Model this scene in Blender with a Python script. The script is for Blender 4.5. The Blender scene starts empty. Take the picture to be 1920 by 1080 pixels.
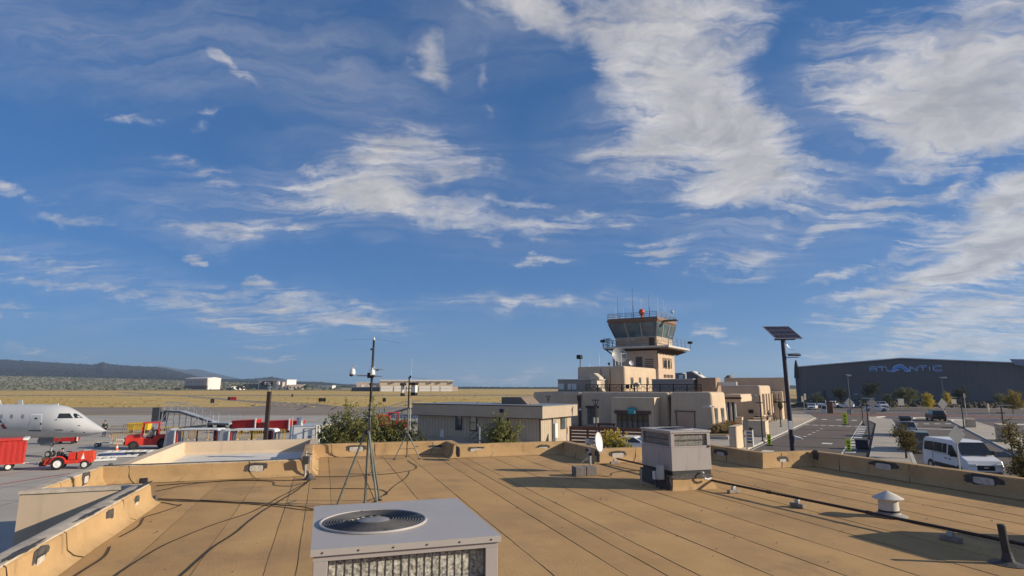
import bpy, bmesh, math, random
from mathutils import Vector, Matrix, noise

SC = bpy.context.scene
COL = SC.collection
RAD = math.radians
rnd = random.Random(11)

# ------------------------------------------------------------------ camera
FPX, HZ, CAMZ = 1100.0, 725.0, 5.5
PIT = math.atan((HZ - 540) / FPX)
cp, sp = math.cos(PIT), math.sin(PIT)
cam = bpy.data.cameras.new('camera')
cam.sensor_width = 36.0
cam.lens = 36.0 * FPX / 1920
cam.clip_start = 0.05
cam.clip_end = 30000
camo = bpy.data.objects.new('camera', cam)
COL.objects.link(camo)
camo.location = (0, 0, CAMZ)
camo.rotation_euler = (math.pi / 2 + PIT, 0, 0)
SC.camera = camo

# ------------------------------------------------------------------ view, sun
SUN_EL, SUN_AZ = 20.0, 98.0          # azimuth measured from +Y towards +X
SC.view_settings.view_transform = 'Standard'
SC.view_settings.look = 'None'
SC.view_settings.gamma = 1
SC.view_settings.use_curve_mapping = False
SC.view_settings.exposure = 0.93
sl = bpy.data.lights.new('sun', 'SUN')
sl.energy = 3.5
sl.angle = RAD(0.5)
sl.color = (1.0, 0.87, 0.67)
so = bpy.data.objects.new('sun', sl)
COL.objects.link(so)
sdir = Vector((math.sin(RAD(SUN_AZ)) * math.cos(RAD(SUN_EL)), math.cos(RAD(SUN_AZ)) * math.cos(RAD(SUN_EL)), math.sin(RAD(SUN_EL))))
so.rotation_euler = sdir.to_track_quat('Z', 'Y').to_euler()
so.location = sdir * 50

# ------------------------------------------------------------------ pixel -> place helpers
def ray(x, y):
    X = (x - 960) / FPX
    U = -(y - 540) / FPX
    return Vector((X, cp - U * sp, sp + U * cp))

def px(x, y, z):
    r = ray(x, y)
    t = (z - CAMZ) / r.z
    return Vector((r.x * t, r.y * t, z))

def pd(x, y, d):
    r = ray(x, y)
    t = d / r.y
    return Vector((r.x * t, d, CAMZ + r.z * t))

class Frame:
    """A turned ground frame: u along its front, v away from the viewer."""
    def __init__(s, o, deg):
        s.o = Vector((o[0], o[1], 0)); s.a = RAD(deg)
        s.U = Vector((math.cos(s.a), math.sin(s.a), 0)); s.V = Vector((-math.sin(s.a), math.cos(s.a), 0))
    def loc(s, p):
        d = Vector((p[0], p[1], 0)) - s.o
        return (d.dot(s.U), d.dot(s.V))
    def w(s, u, v, z=0.0):
        q = s.o + s.U * u + s.V * v
        return Vector((q.x, q.y, z))
    def atv(s, x, y, v):
        r = ray(x, y); c = Vector((0, 0, CAMZ))
        t = (v - (c - s.o).dot(s.V)) / r.dot(s.V)
        q = c + r * t
        return (s.loc(q)[0], q.z)
    def atu(s, x, y, u):
        r = ray(x, y); c = Vector((0, 0, CAMZ))
        t = (u - (c - s.o).dot(s.U)) / r.dot(s.U)
        q = c + r * t
        return (s.loc(q)[1], q.z)

FB = Frame((0, 0), 17.5)              # our own building
FT = Frame((24.23, 72.43), -32.0)     # terminal, street, far hangar
ROOF = 2.9

# ------------------------------------------------------------------ materials
MATS = {}
def M(name, col, rough=0.8, var=0.12, scale=2.0, metal=0.0, bump=0.0, bscale=None, spec=0.3, col2=None, detail=4.0, stretch=None, alpha=None):
    if name in MATS:
        return MATS[name]
    m = bpy.data.materials.new(name); m.use_nodes = True
    nt = m.node_tree; b = nt.nodes['Principled BSDF']
    b.inputs['Roughness'].default_value = rough
    b.inputs['Metallic'].default_value = metal
    b.inputs['Specular IOR Level'].default_value = spec
    tc = nt.nodes.new('ShaderNodeTexCoord')
    src = tc.outputs['Object']
    if stretch:
        mp = nt.nodes.new('ShaderNodeMapping'); mp.inputs['Scale'].default_value = stretch
        nt.links.new(src, mp.inputs['Vector']); src = mp.outputs['Vector']
    n = nt.nodes.new('ShaderNodeTexNoise'); n.inputs['Scale'].default_value = scale; n.inputs['Detail'].default_value = detail; n.inputs['Roughness'].default_value = 0.6
    nt.links.new(src, n.inputs['Vector'])
    r = nt.nodes.new('ShaderNodeValToRGB')
    r.color_ramp.elements[0].position = 0.3; r.color_ramp.elements[1].position = 0.7
    c2 = col2 or tuple(min(1, c * (1 + var)) for c in col)
    c1 = col if col2 else tuple(c * (1 - var) for c in col)
    r.color_ramp.elements[0].color = (*c1, 1); r.color_ramp.elements[1].color = (*c2, 1)
    nt.links.new(n.outputs['Fac'], r.inputs['Fac'])
    nt.links.new(r.outputs['Color'], b.inputs['Base Color'])
    if bump:
        bn = nt.nodes.new('ShaderNodeTexNoise'); bn.inputs['Scale'].default_value = bscale or scale * 6; bn.inputs['Detail'].default_value = 3
        nt.links.new(src, bn.inputs['Vector'])
        bp = nt.nodes.new('ShaderNodeBump'); bp.inputs['Strength'].default_value = bump; bp.inputs['Distance'].default_value = 0.02
        nt.links.new(bn.outputs['Fac'], bp.inputs['Height']); nt.links.new(bp.outputs['Normal'], b.inputs['Normal'])
    MATS[name] = m
    return m

def mix_stain(m, col, scale, lo, hi, amount=1.0, stretch=None, coord='Object'):
    """adds a second, larger patchy stain layer over a material's colour"""
    nt = m.node_tree; b = nt.nodes['Principled BSDF']
    old = b.inputs['Base Color'].links[0].from_socket
    tc = nt.nodes.new('ShaderNodeTexCoord'); src = tc.outputs[coord]
    if stretch:
        mp = nt.nodes.new('ShaderNodeMapping'); mp.inputs['Scale'].default_value = stretch
        nt.links.new(src, mp.inputs['Vector']); src = mp.outputs['Vector']
    n = nt.nodes.new('ShaderNodeTexNoise'); n.inputs['Scale'].default_value = scale; n.inputs['Detail'].default_value = 5; n.inputs['Roughness'].default_value = 0.65
    nt.links.new(src, n.inputs['Vector'])
    mr = nt.nodes.new('ShaderNodeMapRange'); mr.inputs['From Min'].default_value = lo; mr.inputs['From Max'].default_value = hi; mr.inputs['To Max'].default_value = amount
    nt.links.new(n.outputs['Fac'], mr.inputs['Value'])
    mx = nt.nodes.new('ShaderNodeMix'); mx.data_type = 'RGBA'
    nt.links.new(mr.outputs['Result'], mx.inputs['Factor']); nt.links.new(old, mx.inputs['A']); mx.inputs['B'].default_value = (*col, 1)
    nt.links.new(mx.outputs['Result'], b.inputs['Base Color'])
    return m

def sheet_tone(m, lo, hi):
    """every roll of membrane has weathered a little differently"""
    nt = m.node_tree; b = nt.nodes['Principled BSDF']; old = b.inputs['Base Color'].links[0].from_socket
    oi = nt.nodes.new('ShaderNodeObjectInfo'); mr = nt.nodes.new('ShaderNodeMapRange')
    mr.inputs['To Min'].default_value = lo; mr.inputs['To Max'].default_value = hi
    nt.links.new(oi.outputs['Random'], mr.inputs['Value'])
    mx = nt.nodes.new('ShaderNodeMix'); mx.data_type = 'RGBA'; mx.blend_type = 'MULTIPLY'; mx.inputs['Factor'].default_value = 1
    nt.links.new(old, mx.inputs['A']); nt.links.new(mr.outputs['Result'], mx.inputs['B']); nt.links.new(mx.outputs['Result'], b.inputs['Base Color'])

# ------------------------------------------------------------------ mesh building
class MB:
    def __init__(s): s.v = []; s.f = []
    def add(s, vs, fs):
        n = len(s.v)
        s.v += [tuple(v) for v in vs]; s.f += [tuple(i + n for i in f) for f in fs]
        return s
    def box(s, x0, y0, z0, x1, y1, z1):
        return s.add([(x0, y0, z0), (x1, y0, z0), (x1, y1, z0), (x0, y1, z0), (x0, y0, z1), (x1, y0, z1), (x1, y1, z1), (x0, y1, z1)],
                     [(3, 2, 1, 0), (4, 5, 6, 7), (0, 1, 5, 4), (1, 2, 6, 5), (2, 3, 7, 6), (3, 0, 4, 7)])
    def cb(s, c, d):
        return s.box(c[0] - d[0] / 2, c[1] - d[1] / 2, c[2] - d[2] / 2, c[0] + d[0] / 2, c[1] + d[1] / 2, c[2] + d[2] / 2)
    def bar(s, p, q, w, h=None):
        p = Vector(p); q = Vector(q); h = h or w
        d = (q - p).normalized()
        up = Vector((0, 0, 1)) if abs(d.z) < 0.95 else Vector((0, 1, 0))
        a = d.cross(up).normalized() * (w / 2); b = a.cross(d).normalized() * (h / 2)
        vs = [p - a - b, p + a - b, p + a + b, p - a + b, q - a - b, q + a - b, q + a + b, q - a + b]
        return s.add(vs, [(0, 1, 2, 3), (7, 6, 5, 4), (0, 4, 5, 1), (1, 5, 6, 2), (2, 6, 7, 3), (3, 7, 4, 0)])
    def tube(s, p, q, r, r2=None, n=8, cap=True):
        p = Vector(p); q = Vector(q); r2 = r if r2 is None else r2
        d = (q - p).normalized()
        up = Vector((0, 0, 1)) if abs(d.z) < 0.95 else Vector((0, 1, 0))
        a = d.cross(up).normalized(); b = a.cross(d).normalized()
        vs = []
        for c, rr in ((p, r), (q, r2)):
            for i in range(n):
                t = 2 * math.pi * i / n
                vs.append(c + (a * math.cos(t) + b * math.sin(t)) * rr)
        fs = [(i, (i + 1) % n, n + (i + 1) % n, n + i) for i in range(n)]
        if cap: fs += [tuple(range(n - 1, -1, -1)), tuple(range(n, 2 * n))]
        return s.add(vs, fs)
    def path(s, pts, r, n=6):
        pts = [Vector(p) for p in pts]; vs = []; fs = []
        for i, p in enumerate(pts):
            d = (pts[min(i + 1, len(pts) - 1)] - pts[max(i - 1, 0)]).normalized()
            up = Vector((0, 0, 1)) if abs(d.z) < 0.95 else Vector((0, 1, 0))
            a = d.cross(up).normalized(); b = a.cross(d).normalized()
            for k in range(n):
                t = 2 * math.pi * k / n
                vs.append(p + (a * math.cos(t) + b * math.sin(t)) * r)
        for i in range(len(pts) - 1):
            for k in range(n):
                fs.append((i * n + k, i * n + (k + 1) % n, (i + 1) * n + (k + 1) % n, (i + 1) * n + k))
        fs += [tuple(range(n - 1, -1, -1)), tuple(range((len(pts) - 1) * n, len(pts) * n))]
        return s.add(vs, fs)
    def prism(s, poly, z0, z1):
        n = len(poly)
        vs = [(p[0], p[1], z0) for p in poly] + [(p[0], p[1], z1) for p in poly]
        fs = [tuple(range(n - 1, -1, -1)), tuple(range(n, 2 * n))] + [(i, (i + 1) % n, n + (i + 1) % n, n + i) for i in range(n)]
        return s.add(vs, fs)
    def slab(s, poly, o, a, b, dep):
        """poly (in a,b axes) at o pushed along dep"""
        o = Vector(o); a = Vector(a); b = Vector(b); dep = Vector(dep); n = len(poly)
        p0 = [o + a * q[0] + b * q[1] for q in poly]; p1 = [p + dep for p in p0]
        fs = [tuple(range(n)), tuple(range(2 * n - 1, n - 1, -1))] + [(i, n + i, n + (i + 1) % n, (i + 1) % n) for i in range(n)]
        return s.add(p0 + p1, fs)
    def lathe(s, prof, c=(0, 0, 0), n=16, axis='z'):
        vs = []; fs = []
        for r, h in prof:
            for k in range(n):
                t = 2 * math.pi * k / n
                if axis == 'z': vs.append((c[0] + r * math.cos(t), c[1] + r * math.sin(t), c[2] + h))
                elif axis == 'y': vs.append((c[0] + r * math.cos(t), c[1] + h, c[2] + r * math.sin(t)))
                else: vs.append((c[0] + h, c[1] + r * math.cos(t), c[2] + r * math.sin(t)))
        for i in range(len(prof) - 1):
            for k in range(n):
                fs.append((i * n + k, i * n + (k + 1) % n, (i + 1) * n + (k + 1) % n, (i + 1) * n + k))
        fs += [tuple(range(n - 1, -1, -1)), tuple(range((len(prof) - 1) * n, len(prof) * n))]
        return s.add(vs, fs)
    def ring(s, c, r, t, axis='z', n=32, m=5):
        vs = []; fs = []
        for i in range(n):
            a = 2 * math.pi * i / n
            for k in range(m):
                b = 2 * math.pi * k / m
                rr = r + t * math.cos(b); h = t * math.sin(b)
                x, y = rr * math.cos(a), rr * math.sin(a)
                if axis == 'z': vs.append((c[0] + x, c[1] + y, c[2] + h))
                elif axis == 'y': vs.append((c[0] + x, c[1] + h, c[2] + y))
                else: vs.append((c[0] + h, c[1] + x, c[2] + y))
        for i in range(n):
            for k in range(m):
                fs.append((i * m + k, ((i + 1) % n) * m + k, ((i + 1) % n) * m + (k + 1) % m, i * m + (k + 1) % m))
        return s.add(vs, fs)
    def loft(s, secs):
        """list of closed sections with the same number of points"""
        n = len(secs[0]); vs = [p for q in secs for p in q]; fs = []
        for i in range(len(secs) - 1):
            for k in range(n):
                fs.append((i * n + k, i * n + (k + 1) % n, (i + 1) * n + (k + 1) % n, (i + 1) * n + k))
        fs += [tuple(range(n - 1, -1, -1)), tuple(range((len(secs) - 1) * n, len(secs) * n))]
        return s.add(vs, fs)
    def ball(s, c, rx, ry, rz, n=10, m=6):
        prof = []
        vs = []; fs = []
        for i in range(m + 1):
            t = math.pi * i / m
            for k in range(n):
                a = 2 * math.pi * k / n
                vs.append((c[0] + rx * math.sin(t) * math.cos(a), c[1] + ry * math.sin(t) * math.sin(a), c[2] + rz * math.cos(t)))
        for i in range(m):
            for k in range(n):
                fs.append((i * n + k, (i + 1) * n + k, (i + 1) * n + (k + 1) % n, i * n + (k + 1) % n))
        return s.add(vs, fs)
    def quad(s, *p):
        return s.add(p, [tuple(range(len(p)))])
    def build(s, name, mat, parent=None, bev=0.0, smooth=False, fix=True, kind=None, seg=2):
        me = bpy.data.meshes.new(name)
        me.from_pydata(s.v, [], s.f)
        if fix:
            bm = bmesh.new(); bm.from_mesh(me)
            bmesh.ops.remove_doubles(bm, verts=bm.verts, dist=1e-5)
            bmesh.ops.recalc_face_normals(bm, faces=bm.faces)
            bm.to_mesh(me); bm.free()
        me.update()
        if smooth:
            me.shade_smooth() if hasattr(me, 'shade_smooth') else None
        me.materials.append(mat)
        o = bpy.data.objects.new(name, me)
        COL.objects.link(o)
        if parent is not None: o.parent = parent
        if bev:
            bv = o.modifiers.new('bevel', 'BEVEL'); bv.width = bev; bv.segments = seg; bv.limit_method = 'ANGLE'; bv.angle_limit = RAD(40)
        if smooth:
            es = o.modifiers.new('split', 'EDGE_SPLIT'); es.split_angle = RAD(38)
        if kind: o['kind'] = kind
        return o

def tag(o, label=None, cat=None, group=None, kind=None):
    if label: o['label'] = label
    if cat: o['category'] = cat
    if group: o['group'] = group
    if kind: o['kind'] = kind
    return o

def thing(name, label, cat, loc=(0, 0, 0), rotz=0.0, group=None):
    o = bpy.data.objects.new(name, None); COL.objects.link(o)
    o.empty_display_size = 0.3
    o.location = loc; o.rotation_euler = (0, 0, rotz)
    return tag(o, label, cat, group)

def dup(root, loc, rotz=None, label=None, group=None, scale=None):
    def cp_(o, par):
        c = o.copy(); COL.objects.link(c)
        if par is not None: c.parent = par
        for ch in list(o.children): cp_(ch, c)
        return c
    r = cp_(root, None)
    r.location = loc
    if rotz is not None: r.rotation_euler = (0, 0, rotz)
    if label: r['label'] = label
    if group: r['group'] = group
    if scale: r.scale = (scale,) * 3 if isinstance(scale, (int, float)) else scale
    return r

def part(src, parent, loc, rotz=0.0):
    """a further alike piece sharing its mesh"""
    c = src.copy(); COL.objects.link(c); c.parent = parent; c.location = loc; c.rotation_euler = (0, 0, rotz)
    return c

def flat(name, pts, z, mat, kind='structure', parent=None):
    return MB().quad(*[(p[0], p[1], z) for p in pts]).build(name, mat, parent, fix=True, kind=kind)

# ------------------------------------------------------------------ shared materials
ROOFTAN = M('roof_membrane', (0.47, 0.295, 0.135), 0.9, 0.10, 0.6, bump=0.35, bscale=38, spec=0.15)
sheet_tone(ROOFTAN, 0.86, 1.06)
mix_stain(ROOFTAN, (0.31, 0.195, 0.10), 0.35, 0.48, 0.70, 0.75)
mix_stain(ROOFTAN, (0.26, 0.175, 0.10), 0.8, 0.60, 0.66, 0.45, stretch=(.6, .4, 1))
mix_stain(ROOFTAN, (0.385, 0.25, 0.135), 1.1, 0.56, 0.66, 0.4, stretch=(1, .5, 1))
mix_stain(ROOFTAN, (0.51, 0.34, 0.175), 2.5, 0.55, 0.75, 0.35)
PARATAN = M('parapet_membrane', (0.44, 0.29, 0.145), 0.9, 0.14, 1.2, bump=0.3, bscale=25, spec=0.15)
mix_stain(PARATAN, (0.26, 0.165, 0.08), 1.1, 0.54, 0.75, 0.65)
mix_stain(PARATAN, (0.17, 0.115, 0.065), 0.9, 0.60, 0.72, 0.6, stretch=(3.5, 3.5, .4))
TAR = M('tar', (0.075, 0.07, 0.068), 0.7, 0.4, 9, bump=0.6, bscale=30)
DARKLAP = M('bitumen_lap', (0.035, 0.026, 0.02), 0.8, 0.3, 6)
CAPW = M('coping_white', (0.47, 0.405, 0.32), 0.75, 0.25, 4)
mix_stain(CAPW, (0.20, 0.17, 0.145), 1.4, 0.56, 0.7, 0.8)
STUCCO = M('stucco', (0.57, 0.455, 0.33), 0.92, 0.06, 0.8, bump=0.12, bscale=45, spec=0.1)
mix_stain(STUCCO, (0.47, 0.365, 0.26), 0.45, 0.5, 0.8, 0.5, stretch=(1, 1, 0.35))
STUCCO2 = M('stucco_brown', (0.52, 0.41, 0.30), 0.92, 0.08, 0.7, bump=0.25, bscale=18, spec=0.1)
mix_stain(STUCCO2, (0.42, 0.325, 0.235), 0.5, 0.5, 0.8, 0.5, stretch=(1, 1, 0.35))
# STUCCO streaks: rain marks and hairline patching
for m_ in (STUCCO, STUCCO2):
    mix_stain(m_, (0.33, 0.25, 0.18), 0.55, 0.58, 0.75, 0.45, stretch=(4, 4, .22))
    mix_stain(m_, (0.60, 0.50, 0.40), 0.9, 0.62, 0.7, 0.25)
WHITEROOF = M('white_roofing', (0.62, 0.60, 0.56), 0.8, 0.12, 1.5)
ACPAINT = M('unit_paint', (0.37, 0.335, 0.325), 0.5, 0.05, 1.5, spec=0.4)
mix_stain(ACPAINT, (0.30, 0.26, 0.235), 1.7, 0.6, 0.8, 0.35)
ACTOP = M('unit_top_paint', (0.395, 0.365, 0.345), 0.42, 0.04, 2.0, spec=0.45)
mix_stain(ACTOP, (0.29, 0.255, 0.22), 2.2, 0.54, 0.75, 0.55)
mix_stain(ACPAINT, (0.22, 0.18, 0.15), 1.3, 0.6, 0.72, 0.4, stretch=(3, 3, .5))
BLACK = M('black_metal', (0.018, 0.018, 0.02), 0.5, 0.2, 6)
DARK = M('dark_metal', (0.045, 0.043, 0.045), 0.55, 0.25, 6)
GALV = M('galvanised', (0.42, 0.44, 0.45), 0.42, 0.15, 7, metal=0.6)
ALU = M('aluminium', (0.55, 0.57, 0.58), 0.4, 0.12, 5, metal=0.55)
WHITE = M('white_paint', (0.74, 0.74, 0.73), 0.45, 0.05, 3)
OFFWHITE = M('offwhite_plastic', (0.62, 0.62, 0.60), 0.5, 0.08, 3)
RED = M('red_paint', (0.56, 0.035, 0.022), 0.42, 0.15, 2.5, spec=0.5)
RED2 = M('red_orange_paint', (0.60, 0.055, 0.018), 0.42, 0.12, 3, spec=0.5)
REDCLOTH = M('red_curtain', (0.43, 0.03, 0.025), 0.8, 0.2, 4, stretch=(6, 6, 0.5))
mix_stain(RED, (0.24, 0.035, 0.025), 1.6, 0.52, 0.75, 0.4)
mix_stain(RED2, (0.28, 0.04, 0.02), 1.8, 0.52, 0.75, 0.5)
YELLOW = M('yellow_paint', (0.66, 0.42, 0.03), 0.5, 0.15, 3)
LIME = M('lime_sign', (0.55, 0.68, 0.03), 0.5, 0.06, 3)
ORANGE = M('orange_plastic', (0.75, 0.14, 0.02), 0.5, 0.1, 3)
RUBBER = M('rubber', (0.02, 0.02, 0.021), 0.85, 0.3, 8)
GLASS = M('dark_glass', (0.02, 0.026, 0.03), 0.06, 0.2, 1.5, spec=0.6)
GLASS2 = M('window_glass', (0.06, 0.085, 0.09), 0.05, 0.4, 0.9, spec=0.6)
BROWN = M('brown_trim', (0.075, 0.045, 0.035), 0.7, 0.2, 4)
TIMBER = M('brown_timber', (0.16, 0.068, 0.04), 0.75, 0.3, 4, stretch=(1, 1, 6))
BLUE = M('blue_paint', (0.03, 0.09, 0.30), 0.45, 0.15, 3)
CONC = M('concrete_block', (0.20, 0.18, 0.165), 0.95, 0.2, 12, bump=0.4)
GREENGREY = M('mast_green_grey', (0.17, 0.19, 0.175), 0.45, 0.15, 6, metal=0.4)
CLOUD_LIT = (4.3, 4.15, 4.1)
CLOUD_GREY = (2.35, 2.35, 2.5)
# ------------------------------------------------------------------ world: sky and clouds by direction
W = bpy.data.worlds.new('World'); SC.world = W; W.use_nodes = True
nt = W.node_tree; nt.nodes.clear()
NN = nt.nodes.new; LK = nt.links.new
out = NN('ShaderNodeOutputWorld'); bg = NN('ShaderNodeBackground'); LK(bg.outputs[0], out.inputs[0])
bg.inputs['Strength'].default_value = 0.088
sky = NN('ShaderNodeTexSky'); sky.sky_type = 'NISHITA'; sky.sun_disc = False
sky.sun_elevation = RAD(SUN_EL); sky.sun_rotation = RAD(SUN_AZ)
sky.altitude = 1900; sky.air_density = 1.0; sky.dust_density = 0.4; sky.ozone_density = 2.2
hs = NN('ShaderNodeHueSaturation'); hs.inputs['Saturation'].default_value = 1.12; hs.inputs['Value'].default_value = 1.0
gm = NN('ShaderNodeGamma'); gm.inputs['Gamma'].default_value = 0.55; LK(sky.outputs[0], gm.inputs['Color'])
tint = NN('ShaderNodeMix'); tint.data_type = 'RGBA'; tint.blend_type = 'MULTIPLY'; tint.inputs['Factor'].default_value = 1.0
LK(gm.outputs[0], tint.inputs['A']); tint.inputs['B'].default_value = (0.47, 0.74, 1.18, 1)
LK(tint.outputs['Result'], hs.inputs['Color'])

def mth(op, a, b=None, c=None, clamp=False):
    n = NN('ShaderNodeMath'); n.operation = op; n.use_clamp = clamp
    for i, v in enumerate((a, b, c)):
        if v is None: continue
        if isinstance(v, (int, float)): n.inputs[i].default_value = v
        else: LK(v, n.inputs[i])
    return n.outputs[0]

tc = NN('ShaderNodeTexCoord')
sx = NN('ShaderNodeSeparateXYZ'); LK(tc.outputs['Generated'], sx.inputs[0])
X, Y, Z = sx.outputs
az = mth('ARCTAN2', X, Y)
el = mth('ARCSINE', Z)
ae = NN('ShaderNodeCombineXYZ'); LK(az, ae.inputs[0]); LK(el, ae.inputs[1])
zz = mth('ADD', mth('MAXIMUM', Z, 0.0), 0.16)
pl = NN('ShaderNodeCombineXYZ'); LK(mth('DIVIDE', X, zz), pl.inputs[0]); LK(mth('DIVIDE', Y, zz), pl.inputs[1])

def nse(vec, scale, detail=6, rough=0.6, dist=0.0, lac=2.0):
    n = NN('ShaderNodeTexNoise'); n.inputs['Scale'].default_value = scale; n.inputs['Detail'].default_value = detail
    n.inputs['Roughness'].default_value = rough; n.inputs['Distortion'].default_value = dist; n.inputs['Lacunarity'].default_value = lac
    LK(vec, n.inputs['Vector']); return n
def vmul(vec, k):
    n = NN('ShaderNodeVectorMath'); n.operation = 'SCALE'; LK(vec, n.inputs[0]); n.inputs['Scale'].default_value = k; return n.outputs[0]
def vadd(a, b):
    n = NN('ShaderNodeVectorMath'); n.operation = 'ADD'; LK(a, n.inputs[0])
    if isinstance(b, tuple): n.inputs[1].default_value = b
    else: LK(b, n.inputs[1])
    return n.outputs[0]
def mapp(vec, loc=(0, 0, 0), rot=0.0, sc=(1, 1, 1), typ='POINT'):
    n = NN('ShaderNodeMapping'); n.vector_type = typ; n.inputs['Location'].default_value = loc
    n.inputs['Rotation'].default_value = (0, 0, RAD(rot)); n.inputs['Scale'].default_value = sc; LK(vec, n.inputs['Vector']); return n.outputs[0]

# warp: ragged edges of the cloud fields
w1 = vadd(nse(pl.outputs[0], 1.6, 5, 0.6).outputs['Color'], (-0.5, -0.5, -0.5))
w2 = vadd(nse(ae.outputs[0], 7.0, 6, 0.62).outputs['Color'], (-0.5, -0.5, -0.5))
aew = vadd(ae.outputs[0], vmul(w2, 0.12))
plw = vadd(pl.outputs[0], vmul(w1, 0.55))

def a_e(x, y):
    r = ray(x, y).normalized()
    return math.atan2(r.x, r.y), math.asin(r.z)

# centre x, centre y (as seen looking north), half length, half width, tilt, density
FIELDS = [
 (1270, 180, 300, 150, -52, 1.25), (1420, 285, 210, 95, -38, 1.1), (1360, 365, 170, 50, -6, 0.65), (1040, 30, 210, 75, -22, 0.75), (1290, 30, 320, 110, 0, 0.8), (1200, 275, 190, 60, 6, 0.5),
 (1800, 110, 330, 200, -12, 1.25), (1830, 225, 270, 80, 4, 0.9), (1660, 190, 150, 80, -25, 0.5),
 (1880, 430, 280, 120, 26, 1.4), (1810, 510, 230, 45, 20, 0.95), (1890, 575, 200, 48, 14, 1.0), (1860, 640, 290, 46, 8, 1.0), (1690, 668, 260, 13, 4, 0.6), (1900, 340, 130, 55, 25, 0.6),
 (1660, 385, 125, 46, 12, 0.75), (1545, 445, 75, 26, 18, 0.6), (1580, 520, 90, 14, 14, 0.5), (1600, 565, 100, 18, 6, 0.6), (1620, 595, 110, 15, 4, 0.55), (1800, 325, 70, 24, 30, 0.55), (1690, 630, 60, 20, 6, 0.5),
 (735, 295, 165, 95, 8, 1.1), (640, 360, 200, 50, 6, 0.6), (480, 415, 190, 26, 3, 0.3), (770, 385, 190, 50, -8, 0.7), (890, 305, 130, 55, 0, 0.55), (480, 430, 210, 24, 2, 0.45), (590, 305, 70, 16, -8, 0.5),
 (430, 130, 110, 16, -32, 0.34), (810, 110, 50, 85, 0, 0.72), (912, 140, 22, 80, 0, 0.3), (960, 20, 170, 50, -10, 0.6),
 (530, 575, 280, 42, -3, 0.8), (690, 606, 140, 16, -3, 0.6), (420, 595, 80, 10, 0, 0.45), (1000, 572, 250, 14, 0, 0.75), (1235, 462, 110, 34, 6, 0.85), (1400, 505, 85, 48, 0, 0.75), (1320, 498, 50, 20, 0, 0.5),
 (1000, 428, 160, 28, 2, 0.55), (1000, 484, 95, 11, 4, 0.5), (1165, 408, 80, 20, -5, 0.5), (365, 474, 38, 20, 10, 0.65), (120, 495, 200, 18, -4, 0.3), (80, 525, 190, 14, -3, 0.42), (40, 576, 100, 12, -3, 0.5), (245, 535, 50, 8, 4, 0.4),
 (1318, 613, 50, 15, 12, 0.6), (1370, 628, 45, 13, 0, 0.5), (380, 320, 90, 35, -8, 0.45), (140, 415, 80, 22, -10, 0.4), (375, 230, 48, 22, 15, 0.4), (240, 215, 90, 16, 5, 0.32), (960, 706, 220, 16, 0, 0.42), (520, 656, 120, 9, -2, 0.35),
 (30, 340, 100, 20, -14, 0.42), (490, 533, 32, 14, 0, 0.5), (495, 630, 60, 10, 0, 0.4), (990, 380, 120, 18, 6, 0.4), (1100, 395, 40, 12, 0, 0.45), (130, 645, 220, 10, 0, 0.3), (1470, 420, 60, 20, 20, 0.35), (1530, 660, 90, 14, 3, 0.4),
]
VEILS = [(180, 70, 560, 150, 2, .55), (600, 80, 420, 130, -8, .5), (520, 385, 420, 95, 5, .6), (420, 420, 300, 50, 2, .45), (1190, 250, 260, 110, 6, .6), (900, 60, 260, 110, -10, .5), (1640, 190, 220, 130, -25, .6), (120, 500, 360, 60, -4, .45),
 (1020, 400, 420, 110, 3, .4), (720, 290, 300, 170, 8, .5), (560, 585, 420, 60, -3, .4), (1500, 400, 320, 120, 15, .4), (1050, 575, 360, 26, 0, .5), (950, 706, 340, 26, 0, .5), (1800, 600, 380, 120, 10, .55), (300, 600, 420, 30, 0, .3), (1350, 300, 380, 200, -40, .5)]
veil = None
acc = None
for (x, y, rx, ry, rot, s) in FIELDS:
    s = s + 0.14 if s < 0.72 else s
    a, e = a_e(x, y)
    k = 1.0 / (FPX * math.sqrt(1 + ((x - 960) / FPX) ** 2 + ((y - 540) / FPX) ** 2))
    v = mapp(aew, (a, e, 0), rot, (rx * k, ry * k, 1), 'TEXTURE')
    g = NN('ShaderNodeTexGradient'); g.gradient_type = 'SPHERICAL'; LK(v, g.inputs[0])
    acc = mth('MULTIPLY', g.outputs['Fac'], s) if acc is None else mth('MULTIPLY_ADD', g.outputs['Fac'], s, acc)
for (x, y, rx, ry, rot, s) in VEILS:
    a, e = a_e(x, y)
    k = 1.0 / (FPX * math.sqrt(1 + ((x - 960) / FPX) ** 2 + ((y - 540) / FPX) ** 2))
    g = NN('ShaderNodeTexGradient'); g.gradient_type = 'SPHERICAL'; LK(mapp(aew, (a, e, 0), rot, (rx * k, ry * k, 1), 'TEXTURE'), g.inputs[0])
    veil = mth('MULTIPLY', g.outputs['Fac'], s) if veil is None else mth('MULTIPLY_ADD', g.outputs['Fac'], s, veil)
# the same kind of sky goes on all round and overhead
ctr = a_e(960, 400)
vf = mapp(ae.outputs[0], (ctr[0], ctr[1], 0), 0, (0.95, 0.62, 1), 'TEXTURE')
dl = NN('ShaderNodeVectorMath'); dl.operation = 'LENGTH'; LK(vf, dl.inputs[0])
outm = NN('ShaderNodeMapRange'); outm.inputs['From Min'].default_value = 0.9; outm.inputs['From Max'].default_value = 1.3; LK(dl.outputs['Value'], outm.inputs['Value'])
big = NN('ShaderNodeMapRange'); big.inputs['From Min'].default_value = 0.47; big.inputs['From Max'].default_value = 0.72; LK(nse(plw, 0.55, 4, 0.55).outputs['Fac'], big.inputs['Value'])
acc = mth('ADD', acc, mth('MULTIPLY', outm.outputs[0], mth('MULTIPLY', big.outputs[0], 0.9)))

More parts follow.
